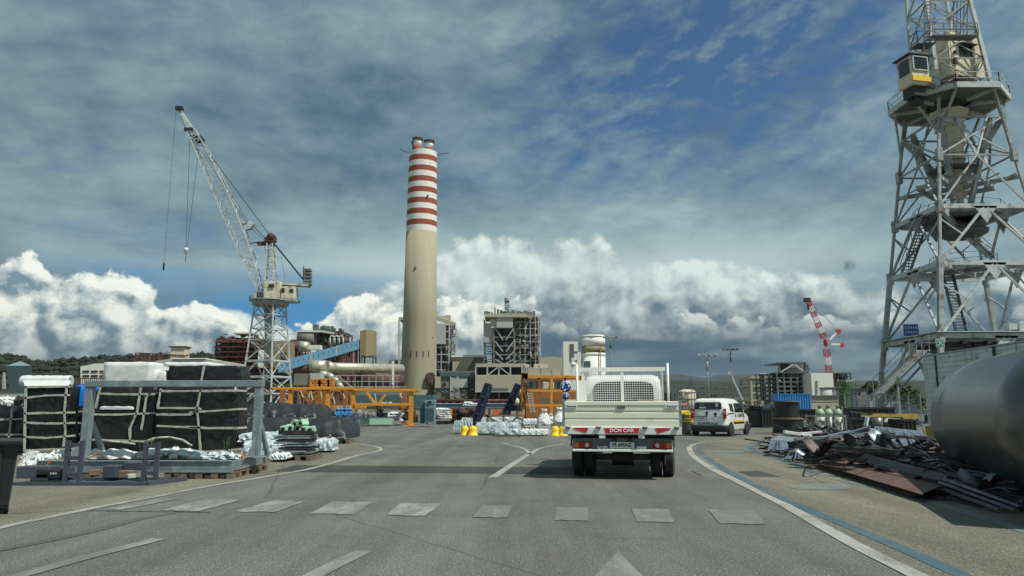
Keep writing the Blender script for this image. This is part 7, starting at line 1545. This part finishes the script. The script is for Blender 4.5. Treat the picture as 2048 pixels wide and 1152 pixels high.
hf = lambda u, v: .07 + .44 * math.sin(min(v * 1.3, 1) * 1.57) * (.6 + .4 * math.sin(u * 5 + 1))
tag(scrap(reg, 520, hf, (.4, 2.4), (.03, .13), 107, 24, 1, .16).build('scrap_steel', M_dark), 'long heap of dark scrap steel strips lying along the parking bay', 'scrap', kind='stuff')
tag(scrap(reg, 150, lambda u, v: hf(u, v) * 1.15, (.3, 1.8), (.02, .07), 110, 34, 2, .2).build('scrap_offcuts', M_steel), 'grey steel offcuts scattered over the dark scrap heap', 'scrap', kind='stuff')
tag(scrap(reg, 50, lambda u, v: hf(u, v) * 1.1, (.3, 1.2), (.05, .16), 100, 60, 3, .2).build('scrap_rusty', M_brown), 'rusty brown pieces mixed into the scrap heap', 'scrap', kind='stuff')
tag(scrap([A(1690, 945), A(2060, 1035), A(2200, 960), A(1800, 905)], 330, lambda u, v: .06 + .34 * math.sin(v * 2.6), (.8, 3.2), (.04, .15), 104, 9, 4, .05).build('scrap_sections', M_dark), 'dark steel sections strewn from the rusty plates towards the pipe', 'scrap', kind='stuff')
tag(scrap([A(1780, 970), A(2060, 1030), A(2120, 985), A(1850, 940)], 60, lambda u, v: .10 + .34 * math.sin(v * 2.6), (.6, 2.4), (.02, .05), 104, 12, 5, .05).build('scrap_bars', M_strip), 'bright thin bars among the dark steel sections', 'scrap', kind='stuff')
tag(scrap([A(1900, 985), A(2060, 1024), A(2070, 960), A(1905, 935)], 160, lambda u, v: .05 + .2 * v, (.08, .5), (.04, .16), 60, 90, 6, .3).build('rubble', M_greycon), 'grey rubble and broken concrete under the big pipe', 'rubble', kind='stuff')
tag(scrap([A(1560, 905), A(2048, 1032), A(2048, 1000), A(1600, 895)], 150, lambda u, v: .03, (.03, .22), (.02, .07), 60, 90, 7, .2).build('small_debris', M_strap), 'small pale debris scattered along the foot of the scrap heap', 'debris', kind='stuff')
def fan(label, tops, bots, n, Y0, Y1, seed, w=(.03, .07), group=None):
    r_ = random.Random(seed); q = MB()
    for i in range(n):
        t = (i + r_.uniform(-.3, .3)) / n; a = lerp((*tops[0], 0), (*tops[1], 0), t); b = lerp((*bots[0], 0), (*bots[1], 0), min(max(t + r_.uniform(-.08, .08), 0), 1))
        p, s_ = W(a.x, a.y, Y0 + r_.uniform(-.1, .1)), W(b.x, b.y + r_.uniform(-6, 4), Y1 + r_.uniform(-.2, .2)); s_.z = max(s_.z, .05); m_ = lerp(p, s_, .5) + Vector((r_.uniform(-.03, .03), 0, .05)); ww = r_.uniform(*w); q.bar(p, m_, ww, .012).bar(m_, s_, ww, .012)
    tag(q.build('metal_strips', M_strip), label, 'metal strips', kind='stuff')
fan('fan of bright bent metal strips spilling from the heap before the crates', ((1752, 853), (1838, 862)), ((1772, 902), (1872, 893)), 34, 19.6, 18.4, 1, (.05, .11)); fan('fan of bright strips at the road end of the scrap heap', ((1548, 872), (1566, 872)), ((1534, 902), (1582, 908)), 16, 22.6, 21.6, 2, (.05, .11)); fan('dark glinting strips slumped beside the rusty plates', ((1590, 898), (1600, 896)), ((1572, 920), (1628, 926)), 10, 20.0, 18.6, 3, (.03, .06))
def slabthing(name, label, cat, pts, t, m, zs=None):
    P = [G(x, y, z) for x, y, z in pts]; q = MB().slab(P, t); return tag(q.build(name, m), label, cat)
slabthing('rusty_plate', 'big flat rusty brown steel plate lying nearest the road', 'steel plate', [(1632, 926, .12), (1842, 988, .12), (1892, 967, .22), (1674, 908, .22)], .012, M_rust)
slabthing('rusty_plate', 'long narrow rusty plate sliding out under the big flat one', 'steel plate', [(1628, 929, .05), (1826, 992, .04), (1842, 988, .08), (1655, 923, .09)], .012, M_brown)
slabthing('dark_plate', 'dark grey plate lying on top of the rusty one towards the heap', 'steel plate', [(1680, 912, .30), (1880, 962, .26), (1900, 950, .36), (1700, 900, .44)], .012, M_dark)
slabthing('rusty_plate', 'brown plate half buried between heap and dark plate', 'steel plate', [(1655, 898, .28), (1740, 915, .30), (1780, 905, .42), (1690, 890, .40)], .012, M_brown)
slabthing('grey_sheet', 'folded grey sheet metal on the road end of the heap', 'sheet metal', [(1543, 881, .42), (1556, 872, .50), (1578, 874, .5), (1562, 882, .42)], .01, M_galv)
slabthing('grey_sheet', 'second folded grey sheet beside the first on the heap', 'sheet metal', [(1563, 882, .42), (1580, 874, .50), (1600, 876, .5), (1582, 884, .42)], .01, M_galv)
q = [W(1838, 897, 15.9), W(1878, 886, 15.9), W(1904, 929, 15.0), W(1886, 934, 15.0), W(1852, 922, 15.2)]; tag(MB().slab(q, .02).build('brown_board', M_rust), 'plain brown board leaning between heap and pipe end', 'board')
tag(MB().slab([W(1780, 917, 14.6), W(1886, 920, 14.0), W(1888, 943, 13.9), W(1860, 938, 14.0)], .03).build('channel_plate', M_dark), 'dark upright channel plate in front of the pipe end', 'steel plate')
for i, (a, b, w, m, lb) in enumerate((((1500, 886, .10), (1552, 886, .14), .03, M_dark, 'thin dark rod sticking out of the heap over the road'), ((1889, 958, .30), (2040, 1012, .10), .05, M_strip, 'bright steel angle on top of the long sections'), ((1880, 964, .24), (2030, 1020, .06), .05, M_strip, 'second bright angle beneath the topmost one'), ((1870, 972, .16), (2000, 1020, .05), .06, M_steel, 'grey angle lying along the road edge'), ((1905, 962, .2), (2050, 1004, .12), .07, M_steel, 'grey channel closest to the pipe'), ((1870, 944, .2), (1942, 968, .1), .24, M_dark, 'thick dark box beam beside the rusty plate'), ((1590, 878, .55), (1760, 868, .66), .12, M_galv, 'long grey channel crowning the heap'), ((1700, 868, .62), (1860, 876, .70), .14, M_steel, 'long dull beam across the crown of the heap'), ((1600, 892, .42), (1800, 905, .5), .18, M_dark, 'thick dark beam in the middle of the heap'), ((1640, 875, .60), (1700, 862, .7), .06, M_galv, 'bent galvanised angle below the gas bottles'), ((1690, 868, .6), (1740, 852, .8), .06, M_strip, 'bright flat bar rising behind the gas bottles'), ((1660, 900, .44), (1800, 915, .4), .08, M_brown, 'rusty bar above the brown plates'), ((1610, 880, .46), (1700, 892, .5), .20, M_dark, 'short dark girder at the front of the heap'))):
    p, s_ = G(*a), G(*b); tag(MB().bar(p, s_, w, w * .5).build('steel_section', m), lb, 'steel section')
for i, (x, y, Y, sx, sz, rz_, lb) in enumerate(((1595, 868, 23, .9, .10, 8, 'white foam strip on the road end of the heap'), (1620, 866, 23.5, .7, .07, -5, 'thin white foil lying on the heap before the reels'), (1733, 843, 21, .06, .26, 20, 'white upright bracket in front of the crates'), (1772, 841, 28, .03, .16, 30, 'white scrap on the black crate edge'), (1815, 912, 16, .10, .18, 10, 'small white lump at the foot of the strips'), (1780, 860, 20, 1.1, .03, 3, 'pale flat bar lying under the crates'))):
    tag(MB().box(W(x, y, Y), (sx, .12, sz), R(rz_), ('Y', R(rz_))).build('white_scrap', M_sheet, bevel=.01), lb, 'scrap')
c = W(1755, 848, 24); tag(MB().lathe([(.001, -.2), (.17, -.2), (.17, .2), (.12, .2), (.12, .1), (.001, .1)], c, 18).build('steel_tube_end', M_steel), 'short grey tube standing on the heap', 'tube')
q = MB(); q.path([W(1824, 836, 27), W(1834, 842, 27), W(1843, 852, 27), W(1849, 868, 27)], .018, 6); tag(q.build('bent_hose', M_strap), 'thin pale bent hose reaching down to the yellow base', 'hose')
for i, (x, y) in enumerate(((1664, 852), (1700, 848), (1790, 855))): pass
# wire fences and yard bits around the crane foot
def fence(x0, x1, yt, Y0, Y1, n, label, wires=6):
    a, b = Vector(at0(x0, Y0)), Vector(at0(x1, Y1)); h = ZY(yt, Y0); th = thing('wire_fence', label, 'fence', (a + b) / 2); q = MB()
    for i in range(n + 1): p = lerp(a, b, i / n); q.bar(p, p + Vector((0, 0, h)), .06)
    q.build('posts', M_galv, th); q = MB()
    for k in range(wires): z = h * (k + 1) / wires - .03; q.bar(a + Vector((0, 0, z)), b + Vector((0, 0, z)), .022)
    for i in range(n * 8): p = lerp(a, b, i / (n * 8)); q.bar(p + Vector((0, 0, .05)), p + Vector((0, 0, h - .02)), .012)
    q.build('wire_mesh', M_galv, th)
fence(1690, 1842, 790, 58, 52, 7, 'tall wire mesh fence at the foot of the big crane'); fence(1700, 1800, 800, 75, 70, 6, 'second wire mesh fence beyond the round tanks')
for i, (x0, x1, y0, Y, m, lb) in enumerate(((1715, 1735, 779, 85, M_greycon, 'grey ribbed cabin behind the wire fence'), (1806, 1836, 808, 70, M_palegrey, 'pale parked utility cabinet seen through the crane legs'), (1740, 1752, 790, 90, M_palegrey, 'white switch cabinet behind the wire fence'), (1770, 1800, 800, 95, M_palegrey, 'white low store behind the crane leg'))):
    q = thing('utility_cabin', lb, 'cabin', at0((x0 + x1) / 2, Y)); MB().fb(x0, x1, y0, 815 + 1.3 * FPX / Y, Y, 1.8).build('cabin_body', m, q, bevel=.03); MB().fb(x0 + 2, x0 + 6, y0 + 5, y0 + 10, Y - .05, .06).build('window', M_glass, q); MB().fb(x0 - 1, x1 + 1, y0 - 1.2, y0 - .05, Y - .1, 2).build('roof', M_far, q)
# behind the truck: yellow unit and black stack
q = thing('yellow_unit', 'yellow machine hood between the truck and the van', 'machine', at0(1372, 48)); MB().fy([W(1358, 824, 48), W(1378, 821, 48), W(1386, 836, 48), W(1388, 848, 48), W(1358, 848, 48)], 1.6).build('hood', M_yellow, q, bevel=.03); MB().fb(1361, 1370, 828, 836, 47.95, .06).build('grille', M_dark, q)
q = thing('mat_stack', 'stack of dark rubber mats on the road edge between truck and van', 'stack', at0(1371, 37))
for k in range(11): a, b = W(1358, 850, 37).x, W(1383, 850, 37).x; z = .02 + k * .085; MB().box(((a + b) / 2 + rnd.uniform(-.04, .04), 37.5, z + .035), (b - a, 1.2, .06), R(rnd.uniform(-5, 5)), ('Y', R(rnd.uniform(-2, 2)))).build('mat', M_dark if k % 2 else M_reel, q, bevel=.01)
# equipment strip behind van
for i, (x0, x1, y0, y1, Y, m, m2, lb) in enumerate(((1395, 1420, 806, 818, 80, M_palegrey, M_dark, 'pale pump set behind the van roof'), (1500, 1528, 805, 822, 75, M_brown, M_dark, 'brown pump set behind the black crates'), (1530, 1556, 803, 820, 78, M_palegrey, M_brown, 'pale pump set left of the blue container'), (1604, 1618, 838, 858, 41, M_palegrey, M_brown, 'small cluttered valve unit beside the stacked reels'), (1617, 1630, 845, 860, 40, M_cream, M_brown, 'little cream gearbox left of the gas bottles'))): machine(x0, x1, y0, y1, Y, 130 + i, lb, m, m2)
q = MB().slab([W(1583, 820, 60), W(1600, 820, 60), W(1592, 835, 60)], .3); tag(MB().fb(1592, 1596, 812, 834, 60, .2).build('yellow_post', M_yellow), 'short yellow post below the blue container', 'post')

for i, a in enumerate(((1640, 905, .35, .5, 1.3, 25, M_dark, 'buckled dark sheet at the front edge of the heap'), (1700, 890, .55, .45, 1.1, -20, M_steel, 'buckled grey sheet on the crown of the heap'), (1760, 885, .5, .5, 1.2, 10, M_galv, 'pale buckled sheet below the bright strips'), (1830, 925, .3, .5, 1.0, -35, M_dark, 'dark crumpled sheet before the leaning board'), (1600, 915, .12, .35, .8, 50, M_steel, 'small grey buckled sheet near the parking line'), (1960, 985, .15, .4, 1.2, 8, M_steel, 'grey buckled sheet beside the bright angles'))): bent_sheet(a[7], a[0], a[1], a[2], a[3] * .6, a[4] * .6, a[5], i, a[6])
for i, (pts, r, m, lb) in enumerate(((((1775, 880, .5), (1800, 872, .75), (1830, 878, .7), (1850, 900, .35)), .02, M_steel, 'bent grey pipe arching over the bright strips'), (((1700, 905, .4), (1740, 893, .62), (1790, 905, .45), (1800, 925, .3)), .015, M_rope, 'loose black cable on the brown plates'), (((1640, 890, .5), (1655, 880, .7), (1690, 884, .6)), .02, M_brown, 'short bent rusty pipe on the heap'), (((1860, 945, .2), (1885, 930, .5), (1930, 945, .35), (1950, 965, .1)), .018, M_rope, 'black cable loop beside the channel plate'))):
    P = [G(*p) for p in pts]; Q = []
    for k in range(len(P) - 1):
        p0, p1, p2, p3 = P[max(k - 1, 0)], P[k], P[k + 1], P[min(k + 2, len(P) - 1)]
        for t in (0, .25, .5, .75): Q.append(.5 * ((2 * p1) + (p2 - p0) * t + (2 * p0 - 5 * p1 + 4 * p2 - p3) * t * t + (3 * p1 - p0 - 3 * p2 + p3) * t ** 3))
    tag(MB().path(Q + [P[-1]], r, 6).build('bent_pipe' if m is not M_rope else 'loose_cable', m), lb, 'pipe' if m is not M_rope else 'cable')
# ================================================================== air: far things fade to blue grey
hz = MB().bx(-9100, 9100, -450, 15100, -9.5, 460)
M_haze = bpy.data.materials.new('haze_air'); M_haze.use_nodes = True; ht = M_haze.node_tree; ht.nodes.clear()
pv = ht.nodes.new('ShaderNodeVolumePrincipled'); pv.inputs['Color'].default_value = (.80, .90, .97, 1); pv.inputs['Density'].default_value = 2.8e-5; pv.inputs['Anisotropy'].default_value = .2
ho = ht.nodes.new('ShaderNodeOutputMaterial'); ht.links.new(pv.outputs[0], ho.inputs['Volume'])
tag(hz.build('haze', M_haze), 'thin blue grey haze over the far hills', 'haze', kind='stuff')
